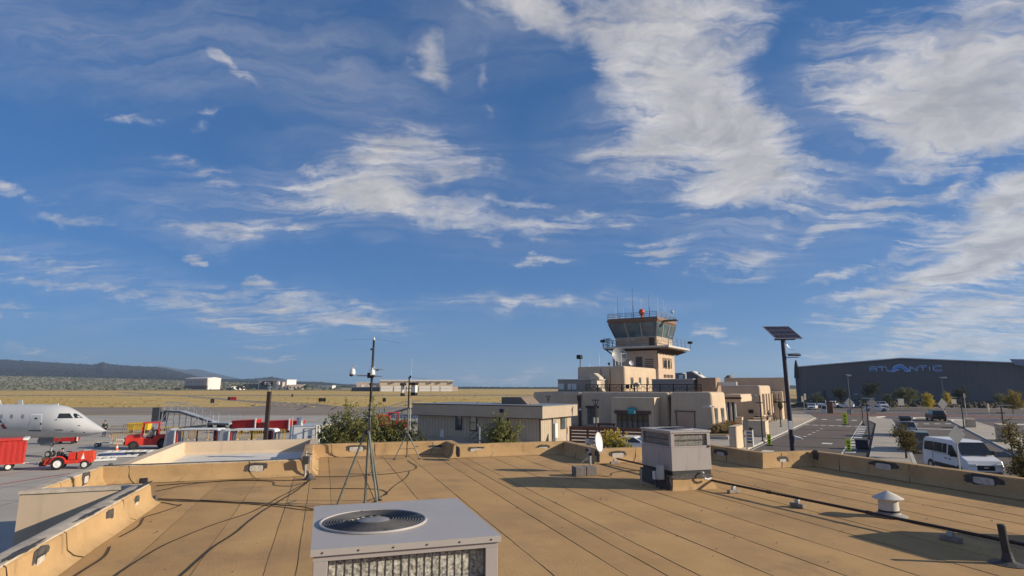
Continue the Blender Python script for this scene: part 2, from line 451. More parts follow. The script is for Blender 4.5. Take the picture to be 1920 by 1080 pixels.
# texture: soft billow plus drawn-out ice streaks
puff = nse(plw, 3.2, 9, 0.62, 0.2).outputs['Fac']
st1 = nse(mapp(plw, rot=-28, sc=(0.9, 5.5, 1)), 2.4, 8, 0.62, 0.35).outputs['Fac']
st2 = nse(mapp(plw, rot=40, sc=(0.8, 4.5, 1)), 2.6, 8, 0.62, 0.35).outputs['Fac']
sel = NN('ShaderNodeMapRange'); sel.inputs['From Min'].default_value = -0.25; sel.inputs['From Max'].default_value = 0.25; LK(az, sel.inputs['Value'])
mixs = NN('ShaderNodeMix'); LK(sel.outputs[0], mixs.inputs['Factor']); LK(st2, mixs.inputs['A']); LK(st1, mixs.inputs['B'])
fine = nse(plw, 12, 7, 0.68).outputs['Fac']
tex = mth('ADD', mth('ADD', mth('MULTIPLY', puff, 0.50), mth('MULTIPLY', mixs.outputs['Result'], 0.62)), mth('MULTIPLY', fine, 0.16))   # about 0.63 mean
dens = mth('SUBTRACT', mth('MULTIPLY_ADD', tex, 4.6, mth('MULTIPLY', acc, 1.25)), 2.98)
dm = NN('ShaderNodeMapRange'); dm.interpolation_type = 'SMOOTHSTEP'; dm.inputs['From Min'].default_value = 0.0; dm.inputs['From Max'].default_value = 1.5; LK(dens, dm.inputs['Value'])
# no cloud where no field is; a thin veil elsewhere
gate = NN('ShaderNodeMapRange'); gate.interpolation_type = 'SMOOTHSTEP'; gate.inputs['From Min'].default_value = 0.02; gate.inputs['From Max'].default_value = 0.28; LK(acc, gate.inputs['Value'])
cov = mth('MULTIPLY', mth('MULTIPLY', dm.outputs[0], gate.outputs[0]), 0.93)
# thick middles are greyer than thin, sunlit edges
shade = NN('ShaderNodeMapRange'); shade.inputs['From Min'].default_value = 1.05; shade.inputs['From Max'].default_value = 1.95
LK(mth('MULTIPLY_ADD', nse(plw, 5.0, 7, 0.6, 0.4).outputs['Fac'], 2.4, mth('MULTIPLY', acc, 0.30)), shade.inputs['Value'])
cc = NN('ShaderNodeMix'); cc.data_type = 'RGBA'; LK(shade.outputs[0], cc.inputs['Factor'])
cc.inputs['A'].default_value = (*CLOUD_LIT, 1); cc.inputs['B'].default_value = (*CLOUD_GREY, 1)
vt = NN('ShaderNodeMapRange'); vt.inputs['From Min'].default_value = 0.40; vt.inputs['From Max'].default_value = 0.66; LK(mixs.outputs['Result'], vt.inputs['Value'])
vc = mth('MULTIPLY', mth('MINIMUM', mth('ADD', veil, mth('MULTIPLY', outm.outputs[0], .2)), 0.7), mth('MULTIPLY_ADD', vt.outputs[0], 0.46, 0.10))
cov = mth('SUBTRACT', 1.0, mth('MULTIPLY', mth('SUBTRACT', 1.0, cov), mth('SUBTRACT', 1.0, vc)))
fm = NN('ShaderNodeMix'); fm.data_type = 'RGBA'; LK(cov, fm.inputs['Factor']); LK(hs.outputs[0], fm.inputs['A']); LK(cc.outputs['Result'], fm.inputs['B'])
LK(fm.outputs['Result'], bg.inputs['Color'])
# ------------------------------------------------------------------ ground and terrain
GRASS = M('dry_grass', (0.42, 0.28, 0.09), 0.95, 0.25, 0.02, spec=0.05, col2=(0.60, 0.44, 0.18), detail=8, stretch=(1, 2.2, 1))
mix_stain(GRASS, (0.26, 0.19, 0.07), 0.06, 0.52, 0.75, 0.6, stretch=(0.6, 2.0, 1))
mix_stain(GRASS, (0.46, 0.36, 0.23), 0.012, 0.52, 0.7, 0.6)
APRON = M('apron_concrete', (0.39, 0.365, 0.325), 0.85, 0.10, 0.15, spec=0.2)
mix_stain(APRON, (0.28, 0.262, 0.235), 0.09, 0.5, 0.75, 0.7, stretch=(0.35, 1.6, 1))
mix_stain(APRON, (0.15, 0.14, 0.13), 0.5, 0.62, 0.8, 0.6)
TAXI = M('taxiway_asphalt', (0.255, 0.215, 0.175), 0.9, 0.12, 0.08, spec=0.15)
mix_stain(TAXI, (0.18, 0.152, 0.126), 0.05, 0.5, 0.75, 0.7, stretch=(0.4, 1.5, 1))
ASPH = M('street_asphalt', (0.135, 0.112, 0.098), 0.9, 0.10, 0.3, spec=0.2, bump=0.2, bscale=8)
mix_stain(ASPH, (0.092, 0.078, 0.07), 0.25, 0.5, 0.75, 0.7)
PAVE = M('pavement_concrete', (0.42, 0.375, 0.315), 0.9, 0.07, 0.4, spec=0.15)
mix_stain(PAVE, (0.27, 0.24, 0.21), 0.3, 0.52, 0.75, 0.6)
KERB = M('kerb_concrete', (0.46, 0.43, 0.39), 0.85, 0.10, 1.0)
BRICKRED = M('red_paving', (0.22, 0.095, 0.065), 0.9, 0.15, 0.8)
PAINT = M('road_paint', (0.62, 0.60, 0.56), 0.7, 0.15, 1.2)
YPAINT = M('yellow_line_paint', (0.5, 0.33, 0.05), 0.8, 0.25, 1)
DIRT = M('planting_soil', (0.20, 0.145, 0.095), 0.95, 0.25, 0.8)
SEAL = M('crack_seal', (0.035, 0.033, 0.032), 0.6, 0.3, 2)
SCRUBG = M('scrub_plain', (0.30, 0.25, 0.15), 0.95, 0.25, 0.006, spec=0.05, col2=(0.34, 0.29, 0.18), detail=9)
MESAM = M('mesa_ground', (0.034, 0.038, 0.042), 0.95, 0.2, 0.004, spec=0.05, col2=(0.056, 0.058, 0.058), detail=10)
MOUNTM = M('mountain_ground', (0.045, 0.05, 0.055), 0.95, 0.2, 0.0012, spec=0.05, col2=(0.085, 0.085, 0.085), detail=10)

g = MB().quad((-7000, -300, 0), (6000, -300, 0), (6000, 8500, 0), (-7000, 8500, 0)).build('ground', GRASS, kind='structure')

# apron, taxiway and the strips out on the field (each 4 mm above the last)
def P0(x, y): return px(x, y, 0)
flat('apron', [(-160, -60), (-2, -60), (2, 40), (4, 70), (22, 118), (-170, 114)], 0.004, APRON)
ya = P0(400, 779).y
flat('taxiway', [(-420, P0(200, 776).y + 4), (60, P0(900, 780.5).y), (95, 150), (60, P0(900, 766).y), (-40, P0(620, 763).y), P0(560, 761), P0(500, 760.5), P0(440, 763.5), (-420, P0(0, 765).y)], 0.008, TAXI)
flat('connector_taxiway', [P0(505, 762.5), P0(640, 762.2), P0(600, 757.5), P0(540, 754), P0(470, 751), P0(350, 741.8), P0(235, 735), P0(215, 735.3), P0(330, 742.4), P0(430, 751), P0(500, 757.5)], 0.012, TAXI)
flat('far_runway', [(-900, P0(0, 743).y), (500, P0(900, 741.6).y), (500, P0(900, 739.7).y + 6), (-900, P0(0, 741.6).y)], 0.010, TAXI)
for q in ([P0(508, 766.5), P0(512, 766.5), P0(521, 763.8), P0(575, 763.0), P0(574, 762.2), P0(580, 761.2), P0(583, 762.4), P0(560, 766)],):
    pass
seal = MB()
for a, b in (((556, 769), (574, 763)), ((574, 763), (569, 760)), ((620, 769), (631, 762)), ((452, 757), (520, 762)), ((575, 758.5), (640, 763))):
    p, q = P0(*a), P0(*b); p.z = q.z = 0.016; seal.bar(p, q, 0.45, 0.008)
seal.build('crack_seal_line', SEAL, kind='structure')
joints = MB()
for i in range(22):
    y = 30 + i * 4.0
    joints.box(-150, y - .03, 0.0045, min(2, -2 + y * .1), y + .03, 0.0062)
for i in range(30):
    x = -120 + i * 4.0
    joints.box(x - .03, 26, 0.0045, x + .03, 112, 0.0060)
joints.build('apron_joints', M('joint_filler', (0.12, 0.11, 0.10), 0.9, 0.2, 1), kind='structure', fix=False)
ln = MB()
p, q = P0(-40, 915), P0(130, 888); p.z = q.z = 0.012; ln.bar(p, q, 0.16, 0.006)
ln.build('red_apron_line', M('red_line', (0.28, 0.05, 0.035), 0.8, 0.3, 2), kind='structure')
ln = MB()
p, q = P0(150, 828), P0(330, 822); p.z = q.z = 0.012; ln.bar(p, q, 0.2, 0.006)
p, q = P0(-60, 809), P0(290, 800); p.z = q.z = 0.012; ln.bar(p, q, 0.25, 0.006)
ln.build('yellow_apron_line', YPAINT, kind='structure')

# ---- land rising beyond the field on the left: scrub plain, mesa, far mountains
def interp(tab, x):
    if x <= tab[0][0]: return tab[0][1]
    for (a, b), (c, d) in zip(tab, tab[1:]):
        if x <= c: return b + (d - b) * (x - a) / (c - a)
    return tab[-1][1]
def ridge_mesh(name, mat, xs, rows, amp, nscale, seed):
    """rows: list of (distance function of x, image row function of x); a sheet with relief between them"""
    vs = []; fs = []; nx = len(xs)
    for j, (dist, yy) in enumerate(rows):
        for x in xs:
            p = pd(x, yy(x), dist(x))
            k = 0 if j in (0,) else amp
            n = noise.fractal(Vector((p.x / nscale + seed, p.y / nscale, 0)), 0.9, 2.1, 5)
            vs.append((p.x, p.y, p.z + k * n * (0.35 if j == len(rows) - 1 else 1)))
    for j in range(len(rows) - 1):
        for i in range(nx - 1):
            a = j * nx + i; fs.append((a, a + 1, a + nx + 1, a + nx))
    mb = MB(); mb.v = vs; mb.f = fs
    return mb.build(name, mat, fix=False, smooth=False, kind='structure')
MESA = [(-500, 668), (-200, 671), (-40, 672), (0, 674), (40, 676), (80, 678.5), (120, 681), (165, 683), (180, 683), (187, 680.2), (193, 678.2), (200, 681), (210, 683), (240, 685.5), (290, 688), (310, 691), (340, 698), (370, 706), (395, 710), (440, 711.5), (470, 711), (490, 709), (510, 706.8), (522, 709), (540, 713), (560, 716), (600, 716.5), (625, 719), (650, 721.5), (700, 723), (760, 725.2)]
PLAIN = [(-500, 700), (0, 705), (80, 706.5), (200, 709.5), (300, 712.5), (400, 716), (500, 719), (600, 722), (700, 724.4), (760, 725)]
xs = [-520 + 4 * i for i in range(322)]
lerp = lambda a, b, t: a + (b - a) * t
plain_rows = []
for j in range(9):
    t = j / 8
    plain_rows.append((lambda x, t=t: lerp(900, 1900, t), lambda x, t=t: 540 + FPX * math.tan(math.atan((lerp(interp([(-500, 731.2), (760, 731.2)], x), interp(PLAIN, x), t) - 540) / FPX))))
ridge_mesh('scrub_plain', SCRUBG, xs, plain_rows, 0.7, 60, 3)
rows = []
for j in range(15):
    t = j / 14
    rows.append((lambda x, t=t: lerp(1900, 3000, t), lambda x, t=t: lerp(interp(PLAIN, x) + 0.3, interp(MESA, x), t ** 0.72)))
ridge_mesh('mesa', MESAM, xs, rows, 5.0, 160, 9)
MOUNT = [(240, 694), (275, 689), (296, 686.3), (310, 687.5), (330, 691), (345, 693), (358, 692), (372, 692.5), (390, 697), (410, 702), (430, 706.5), (448, 710), (470, 714)]
xs2 = [236 + 2 * i for i in range(120)]
rows = [(lambda x, t=j / 10: lerp(5200, 6600, t), lambda x, t=j / 10: lerp(722, interp(MOUNT, x), t ** 0.8)) for j in range(11)]
ridge_mesh('mountain_range', MOUNTM, xs2, rows, 9.0, 260, 5)
# low dark tree line on the flat horizon behind the field
FARTREE = [(560, 724), (640, 724.4), (700, 725), (860, 725.6), (900, 726), (960, 726.6), (1040, 726.5), (1300, 725), (1700, 722), (2100, 719)]
vs = MB(); xs3 = [560 + 3 * i for i in range(520)]
top = [(x, interp(FARTREE, x) - 0.9 + 1.1 * noise.noise(Vector((x * .21, 3, 0))) + .5 * noise.noise(Vector((x * .9, 8, 0)))) for x in xs3]
a = [pd(x, 729.5, 1400) for x, y in top]; b = [pd(x, y, 1420) for x, y in top]; c = [pd(x, 729, 1500) for x, y in top]
n = len(a); vs.v = [tuple(q) for q in a + b + c]
vs.f = [(i, i + 1, n + i + 1, n + i) for i in range(n - 1)] + [(n + i, n + i + 1, 2 * n + i + 1, 2 * n + i) for i in range(n - 1)]
vs.build('far_treeline', M('far_trees', (0.030, 0.040, 0.028), 0.95, 0.3, 0.05), fix=False, kind='stuff')

# scrub dotted over the plain and the mesa foot (nobody could count it)
def blob_patch(name, mat, n, fn, seed):
    r = random.Random(seed); vs = []; fs = []
    for _ in range(n):
        q, w, h = fn(r)
        k = len(vs); m = 5
        for i in range(m):
            t = 2 * math.pi * i / m + r.random()
            vs.append((q.x + w * math.cos(t) * r.uniform(.7, 1.2), q.y + w * math.sin(t), q.z - .3))
        for i in range(m):
            t = 2 * math.pi * i / m + .5
            vs.append((q.x + .8 * w * math.cos(t) * r.uniform(.6, 1.2), q.y + .8 * w * math.sin(t), q.z + h * r.uniform(.45, .75)))
        vs.append((q.x, q.y, q.z + h))
        for i in range(m):
            j = (i + 1) % m
            fs += [(k + i, k + j, k + m + j, k + m + i), (k + m + i, k + m + j, k + 2 * m)]
    mb = MB(); mb.v = vs; mb.f = fs
    return mb.build(name, mat, fix=False, kind='stuff')
def on_plain(r):
    x = r.uniform(-120, 640) ** 1.0; t = r.random() ** 0.8; d = lerp(900, 1900, t)
    y = lerp(interp([(-500, 731.2), (760, 731.2)], x), interp(PLAIN, x), t)
    s = r.uniform(1.2, 3.4)
    return pd(x, y, d), s * 1.3, s * 1.1
blob_patch('scrub_bushes', M('juniper', (0.085, 0.09, 0.055), 0.95, 0.3, 0.05), 2600, on_plain, 5)
def on_mesa(r):
    x = r.uniform(-120, 700); t = r.random() ** 1.2; d = lerp(1900, 3000, t)
    y = lerp(interp(PLAIN, x) + .3, interp(MESA, x), t ** 0.72)
    s = r.uniform(2, 4.2)
    return pd(x, y, d), s * 1.7, s * .8
blob_patch('mesa_junipers', M('juniper_far', (0.022, 0.027, 0.027), 0.95, 0.3, 0.05), 5200, on_mesa, 6)
def on_field(r):
    y = 738 + 26 * r.random() ** 1.5; x = r.uniform(-200, 1000)
    s = r.uniform(.1, .3)
    return P0(x, y), s * 3.5, s
blob_patch('field_weeds', M('dry_weed', (0.27, 0.205, 0.085), 0.95, 0.35, 0.2), 800, on_field, 7)
# ------------------------------------------------------------------ far side of the airfield
CREAM = M('far_cream_cladding', (0.52, 0.43, 0.32), 0.8, 0.06, 0.05)
FWHITE = M('far_white_cladding', (0.70, 0.66, 0.62), 0.7, 0.05, 0.05)
FPINK = M('far_pink_cladding', (0.50, 0.40, 0.33), 0.8, 0.06, 0.05)
FBROWN = M('far_brown_band', (0.20, 0.10, 0.065), 0.85, 0.1, 0.05)
FGREY = M('far_dark_roof', (0.10, 0.09, 0.085), 0.8, 0.1, 0.05)
FWIN = M('far_window', (0.06, 0.06, 0.065), 0.4, 0.2, 0.05)
FDOOR = M('far_door', (0.68, 0.66, 0.63), 0.6, 0.04, 0.05)

def far_frame(x, d, deg):
    k = (x - 960) / 1115.0
    return Frame((k * d, d), deg)

# white hangar with brown base, left
d = 950.0; fr = far_frame(388, d, -38)     # near corner between side wall and door front
zt = pd(388, 708, d).z
uL = fr.atv(346, 720, 0)[0]; vR = fr.atu(414, 720, 0)[0]
t = thing('hangar', 'white hangar with a brown band round its base far across the left field', 'hangar', (fr.o.x, fr.o.y, 0), fr.a)
MB().box(uL, 0, 0, 0, vR, zt * .36).build('base_band', FBROWN, t)
MB().box(uL - .1, -.1, zt * .36, 0, vR, zt * .93).build('wall', FPINK, t)
rf = MB(); rf.slab([(0, 0), (vR, 0), (vR, 2.0), (vR / 2, 3.6), (0, 2.0)], (uL - .3, 0, zt * .93 - 1.4), (0, 1, 0), (0, 0, 1), (-uL + .6, 0, 0)); rf.build('roof', FWHITE, t)
MB().box(0.05, vR * .06, 0.2, .4, vR * .96, zt * .86).build('door', FDOOR, t)
for i in range(5):
    u = uL * (.86 - i * .16)
    MB().box(u, -.35, zt * .60, u + 2.6, -.15, zt * .72).build('window', FWIN, t)

# second hangar group
d = 960.0; fr = far_frame(536, d, -20)
t = thing('hangar', 'pale hangar with an open dark front behind the apron floodlight pole', 'hangar', (fr.o.x, fr.o.y, 0), fr.a)
u0 = fr.atv(483, 715, 0)[0]; zt = pd(536, 712.5, d).z
MB().box(u0, 2, 0, 0, 24, zt).build('wall', FWHITE, t)
MB().box(u0 - .4, 1.2, zt, 1, 25, zt + .9).build('roof', M('far_light_roof', (0.6, 0.6, 0.62), .6, .05, .1), t)
MB().box(u0 * .96, 1.6, 0, u0 * .66, 2.2, zt * .72).build('door', FGREY, t)
ux = fr.atv(514, 720, 0)[0]; uy = fr.atv(533, 720, 0)[0]
MB().box(ux, -4, 0, uy, 2, pd(525, 716.5, d).z).build('annex', FPINK, t)
MB().box((ux + uy) / 2 - 3, -4.3, 0, (ux + uy) / 2 + 3, -4.02, 8).build('annex_door', FDOOR, t)

def simple_block(name, label, x0, x1, ytop, d, mat, matr, nwin=0, cat='building', deg=-10, depth=14, doors=0):
    fr = far_frame((x0 + x1) / 2, d, deg)
    u0 = fr.atv(x0, 726, 0)[0]; u1 = fr.atv(x1, 726, 0)[0]; zt = pd((x0 + x1) / 2, ytop, d).z
    t = thing(name, label, cat, (fr.o.x, fr.o.y, 0), fr.a)
    MB().box(u0, 0, 0, u1, depth, zt - .6).build('wall', mat, t)
    MB().box(u0 - .4, -.4, zt - .6, u1 + .4, depth + .4, zt).build('roof', matr, t)
    for i in range(nwin):
        u = u0 + (u1 - u0) * (i + .5) / nwin
        MB().box(u - 1, -.3, zt * .35, u + 1, -.02, zt * .65).build('window', FWIN, t)
    for i in range(doors):
        u = u0 + (u1 - u0) * (i + .5) / doors
        MB().box(u - 2.2, -.3, 0, u + 2.2, -.02, zt * .7).build('door', FDOOR, t)
    return t
simple_block('shed', 'long low cream shed right of the second hangar', 541, 570, 721, 960, CREAM, FWHITE, 4, deg=14)
simple_block('shed', 'dark long shed left of the second hangar', 456, 483, 720.2, 990, FGREY, FGREY, 2)
simple_block('house', 'small white house right of the brown based hangar', 425, 434, 724.3, 900, FWHITE, CREAM, 1)
simple_block('house', 'small pale house beside the dark long shed', 440, 449, 724, 920, FWHITE, FGREY, 1)
simple_block('warehouse', 'thin white warehouse roof far off on the plain', 597, 623, 722.6, 1150, FWHITE, FWHITE, 3)
simple_block('hangar', 'tall cream hangar just left of the long hangar row', 668, 692, 716.5, 800, FPINK, FWHITE, 0, 'hangar', 12, 20, 1)
simple_block('hangar', 'grey barrel hangar touching the left end of the long hangar row', 690, 712, 718.2, 830, M('far_grey', (.25, .26, .27), .6, .1, .05), M('far_greyroof', (.3, .32, .33), .6, .1, .05), 0, 'hangar', -8, 20, 1)
simple_block('shed', 'low dark shed in front of the tall cream hangar', 659, 709, 725.5, 720, FGREY, FWHITE, 6, 'shed', -6, 6)

# the long row of hangars with six doors
d = 700.0; fr = far_frame(712, d, 14)
zt = pd(712, 712.2, d).z
t = thing('hangar', 'long cream hangar row with six white doors across the field', 'hangar', (fr.o.x, fr.o.y, 0), fr.a)
U = lambda x: fr.atv(x, 722, 0)[0]
zt2 = fr.atv(849, 713.5, 0)[1]
MB().box(0, 0.3, 0, U(849), 26, zt - 1).build('wall', CREAM, t)
MB().box(-.6, -.2, zt - 1, U(849) + .6, 26.5, zt).build('roof', FWHITE, t)
doors = [(714, 736), (739, 760), (763, 783), (786, 807), (809, 824), (826, 847)]
for a, b in doors:
    dr = MB().box(U(a), -.25, 0, U(b), .26, zt * .44).build('door', FDOOR, t)
    MB().box(U(a) + .3, -.45, zt * .24, U(b) - .3, -.28, zt * .27).build('door_rail', M('far_rail', (.5, .47, .44), .7, .05, .1), dr)
    n = 4
    for i in range(n):
        u = lerp(U(a), U(b), (i + .4) / (n + 1.2))
        MB().box(u - .7, -.2, zt * .78, u + .7, .29, zt * .88).build('window', M('far_slot', (.27, .24, .21), .7, .1, .1), t)
    MB().box(U(b) - 1.6, -1.5, zt * .70, U(b) + 1.0, .28, zt * .86).build('gable_vent', M('far_vent', (.16, .12, .10), .8, .1, .1), t)
MB().box(U(849), 1, 0, U(859), 14, zt * .42).build('lean_to', FPINK, t)

# individual dark trees between the far buildings
FOL_D = M('foliage_dark_far', (0.028, 0.038, 0.020), 0.95, 0.3, 0.2)
def far_tree(x, y, d, w, h, label):
    b = pd(x, y, d); b.z = 0
    t = thing('tree', label, 'tree', b, 0, 'distant trees by the far hangars')
    r = random.Random(int(x)); mb = MB()
    for i in range(16):
        a = r.uniform(0, 6.28); q = r.random() ** .5
        mb.ball((w * .5 * q * math.cos(a), w * .5 * q * math.sin(a), h * r.uniform(.3, .9)), w * .2, w * .2, h * .13, 6, 4)
    mb.build('crown', FOL_D, t)
    MB().tube((0, 0, -.2), (0, 0, h * .4), w * .05, n=6).build('trunk', BROWN, t)
far_tree(455, 727, 900, 16, 8, 'round dark tree between the pale houses and the second hangar')
far_tree(572, 727, 940, 8, 9, 'small dark tree at the end of the low cream shed')
far_tree(330, 727, 900, 12, 4, 'low dark bush left of the brown based hangar')
far_tree(430, 730, 760, 9, 4.5, 'low dark bush in front of the small white house')

# signs out on the grass
def field_sign(x, y, w, cols, label):
    p = P0(x, y); d = p.y; s = d / FPX
    t = thing('airfield_sign', label, 'sign', p)
    W_ = w * s; n = len(cols)
    for i, m in enumerate(cols):
        MB().box(-W_ / 2 + i * W_ / n, -.15, .35, -W_ / 2 + (i + 1) * W_ / n - .04, .15, .35 + 1.25).build('sign_panel', m, t)
    for k in (-.35, .35):
        MB().tube((k * W_, 0, 0), (k * W_, 0, .4), .06, n=6).build('leg', DARK, t)
    return t
SIGNRED = M('sign_red', (0.42, 0.04, 0.035), 0.5, 0.1, 1)
field_sign(435, 752, 16, [BLACK, SIGNRED, SIGNRED, SIGNRED], 'red and black runway sign on the grass left of the floodlight pole')
field_sign(604, 755, 13, [BLACK, M('sign_yellow_black', (.06, .045, .02), .5, .2, 1), BLACK], 'black taxiway sign on the grass right of the floodlight pole')
field_sign(720.5, 755, 6, [BLACK], 'small black taxiway sign behind the big tripod mast')
field_sign(548, 745, 3, [BLACK], 'tiny black edge marker beyond the connecting taxiway')
field_sign(398, 757.5, 7, [M('sign_back', (.05, .05, .04), .6, .2, 1)], 'dark low marker box on the grass above the boarding ramp')
# ------------------------------------------------------------------ our own flat roof
BLD = thing('flat_roofed_building', 'tan flat roofed building in the foreground with low membrane covered parapets', 'building', (0, 0, 0), FB.a)
OUT = [(-3.6, -7), (-3.6, 15.5), (-5.62, 15.5), (-5.62, 19.1), (-0.25, 19.1), (-0.25, 23.7), (4.7, 23.7), (4.7, 22.1), (9.1, 22.1), (9.1, 19.1), (13.7, 19.1), (13.7, 16.35), (15.7, 16.35), (15.7, -7)]
PH = 0.45

def offs(poly, i, n, closed):
    """point i moved by n to the outside (left of travel) with a mitre"""
    p = Vector(poly[i]); m = len(poly)
    a = Vector(poly[i - 1]) if (i > 0 or closed) else None
    b = Vector(poly[(i + 1) % m]) if (i < m - 1 or closed) else None
    def nor(u, v):
        d = (v - u).normalized(); return Vector((-d.y, d.x))
    if a is None: return p + nor(p, b) * n
    if b is None: return p + nor(a, p) * n
    n1, n2 = nor(a, p), nor(p, b)
    return p + (n1 + n2) * (n / (1 + n1.dot(n2)))

def sweep(name, prof, poly, mat, parent, closed=True, bev=0, wob=0.0, seed=1):
    """one part per straight run"""
    m = len(poly); res = []
    for i in range(m if closed else m - 1):
        j = (i + 1) % m
        L = (Vector(poly[j]) - Vector(poly[i])).length
        N = max(2, int(L / 0.45)) if wob else 1
        secs = []
        for k in range(N + 1):
            t = k / N; sec = []
            for (o, z) in prof:
                q = offs(poly, i, o, closed).lerp(offs(poly, j, o, closed), t)
                w = 0
                if wob:
                    w = wob * noise.noise(Vector((q.x * 1.3 + seed * 7, q.y * 1.3, z * 3)))
                sec.append((q.x + (w if 0 < k < N else 0), q.y + (w if 0 < k < N else 0), z + (w if z > ROOF + .2 else 0)))
            secs.append(sec)
        mb = MB(); n = len(prof)
        mb.v = [p for s_ in secs for p in s_]
        for a in range(N):
            for k in range(n - 1):
                mb.f.append((a * n + k, a * n + k + 1, (a + 1) * n + k + 1, (a + 1) * n + k))
        res.append(mb.build(name, mat, parent, fix=False, smooth=bool(wob)))
    return res

# inner face with a cant at the foot, top, then the outer stucco wall down to the ground
prof = [(-0.20, ROOF + .012), (-0.10, ROOF + .07), (-0.03, ROOF + .17), (0.0, ROOF + .42), (0.03, ROOF + PH - .005)]
sweep('parapet', prof, OUT, PARATAN, BLD, wob=.026)
cop_ = sweep('coping', [(0.025, ROOF + PH - .012), (0.03, ROOF + PH + .012), (0.17, ROOF + PH + .03), (0.315, ROOF + PH + .012), (0.325, ROOF + PH - .05)], OUT, CAPW, BLD, wob=.012, seed=3)
for i_, o_ in enumerate(cop_):
    if i_ > 3: o_.data.materials[0] = PARATAN
sweep('wall', [(0.30, ROOF + PH - .04), (0.30, -0.1)], OUT, STUCCO, BLD)

# membrane sheets, one metre rolls laid front to back, with dark laps between them
def yspan(x):
    lo = 15.5 if x < -3.6 else -7
    hi = 16.35
    for a, b, h in ((-5.62, -.25, 19.1), (-.25, 4.7, 23.7), (4.7, 9.1, 22.1), (9.1, 13.7, 19.1)):
        if a <= x < b: hi = h
    return lo, hi
under = MB().prism([(p[0], p[1]) for p in OUT], ROOF - .25, ROOF - .008)
under.build('deck', DARKLAP, BLD, fix=True)
cuts = sorted(set([-5.62, -3.6, -.25, 4.7, 9.1, 13.7, 15.7] + [-4.55] + [-3.6 + .97 * i for i in range(1, 20)]))
c2 = [cuts[0]]
for c in cuts[1:]:
    if c - c2[-1] > 0.28 or c in (-3.6, -.25, 4.7, 9.1, 13.7, 15.7):
        if c in (-3.6, -.25, 4.7, 9.1, 13.7, 15.7) and c - c2[-1] <= 0.28: c2[-1] = c
        else: c2.append(c)
r = random.Random(4)
for i, (a, b) in enumerate(zip(c2, c2[1:])):
    lo, hi = yspan((a + b) / 2); N = int((hi - lo) / .3)
    vs = []; mb = MB()
    ga, gb = r.uniform(.001, .005), r.uniform(.001, .005)
    for k in range(N + 1):
        y = lerp(lo, hi, k / N)
        j1 = .011 * noise.noise(Vector((y * 1.7, a * 5, 1))) ; j2 = .011 * noise.noise(Vector((y * 1.7, b * 5, 2)))
        h = .006 * noise.noise(Vector((a, y * .8, 5)))
        vs += [(a + ga + j1, y, ROOF - .010), (a + ga + j1, y, ROOF + .002 + .5 * h), (a * .5 + b * .5, y, ROOF + .003 + h), (b - gb + j2, y, ROOF - .004 + .5 * h), (b - gb + j2, y, ROOF - .010)]
    mb.v = vs
    for k in range(N):
        for q in range(4):
            mb.f.append((k * 5 + q, k * 5 + q + 1, (k + 1) * 5 + q + 1, (k + 1) * 5 + q))
    mb.build('roof_sheet', ROOFTAN, BLD, fix=True)

# lower white roofed court behind the middle parapet
COURT = [(-5.1, 19.45), (-5.1, 26.4), (-0.45, 26.4), (-0.45, 24.05)]
MB().box(-5.1, 19.42, 2.55, -0.56, 26.4, ROOF - .03).build('court_roof', WHITEROOF, BLD)
sweep('court_wall', [(-.10, ROOF - .028), (-.01, ROOF + .06), (0, ROOF + .41), (.02, ROOF + .45), (.3, ROOF + .45), (.31, 0)], COURT, STUCCO, BLD, closed=False, wob=.006)
MB().box(-.552, 19.42, ROOF - .02, -.548, 24.1, ROOF + .44).build('court_flashing', WHITEROOF, BLD)

# lap joints of the membrane up the parapet faces
r = random.Random(15)
for i in range(len(OUT)):
    a_, b_ = OUT[i], OUT[(i + 1) % len(OUT)]
    if i >= 13: continue
    L = math.dist(a_, b_); x = r.uniform(.5, 1.6)
    while x < L - .3:
        t = x / L; pts = []
        for (o, z) in prof:
            q = offs(OUT, i, o - .004, True).lerp(offs(OUT, (i + 1) % len(OUT), o - .004, True), t)
            pts.append((q.x + r.uniform(-.006, .006), q.y + r.uniform(-.006, .006), z + .006))
        MB().path(pts, .007, 4).build('lap_joint', DARKLAP, BLD, fix=False)
        x += r.uniform(1.5, 3.2)

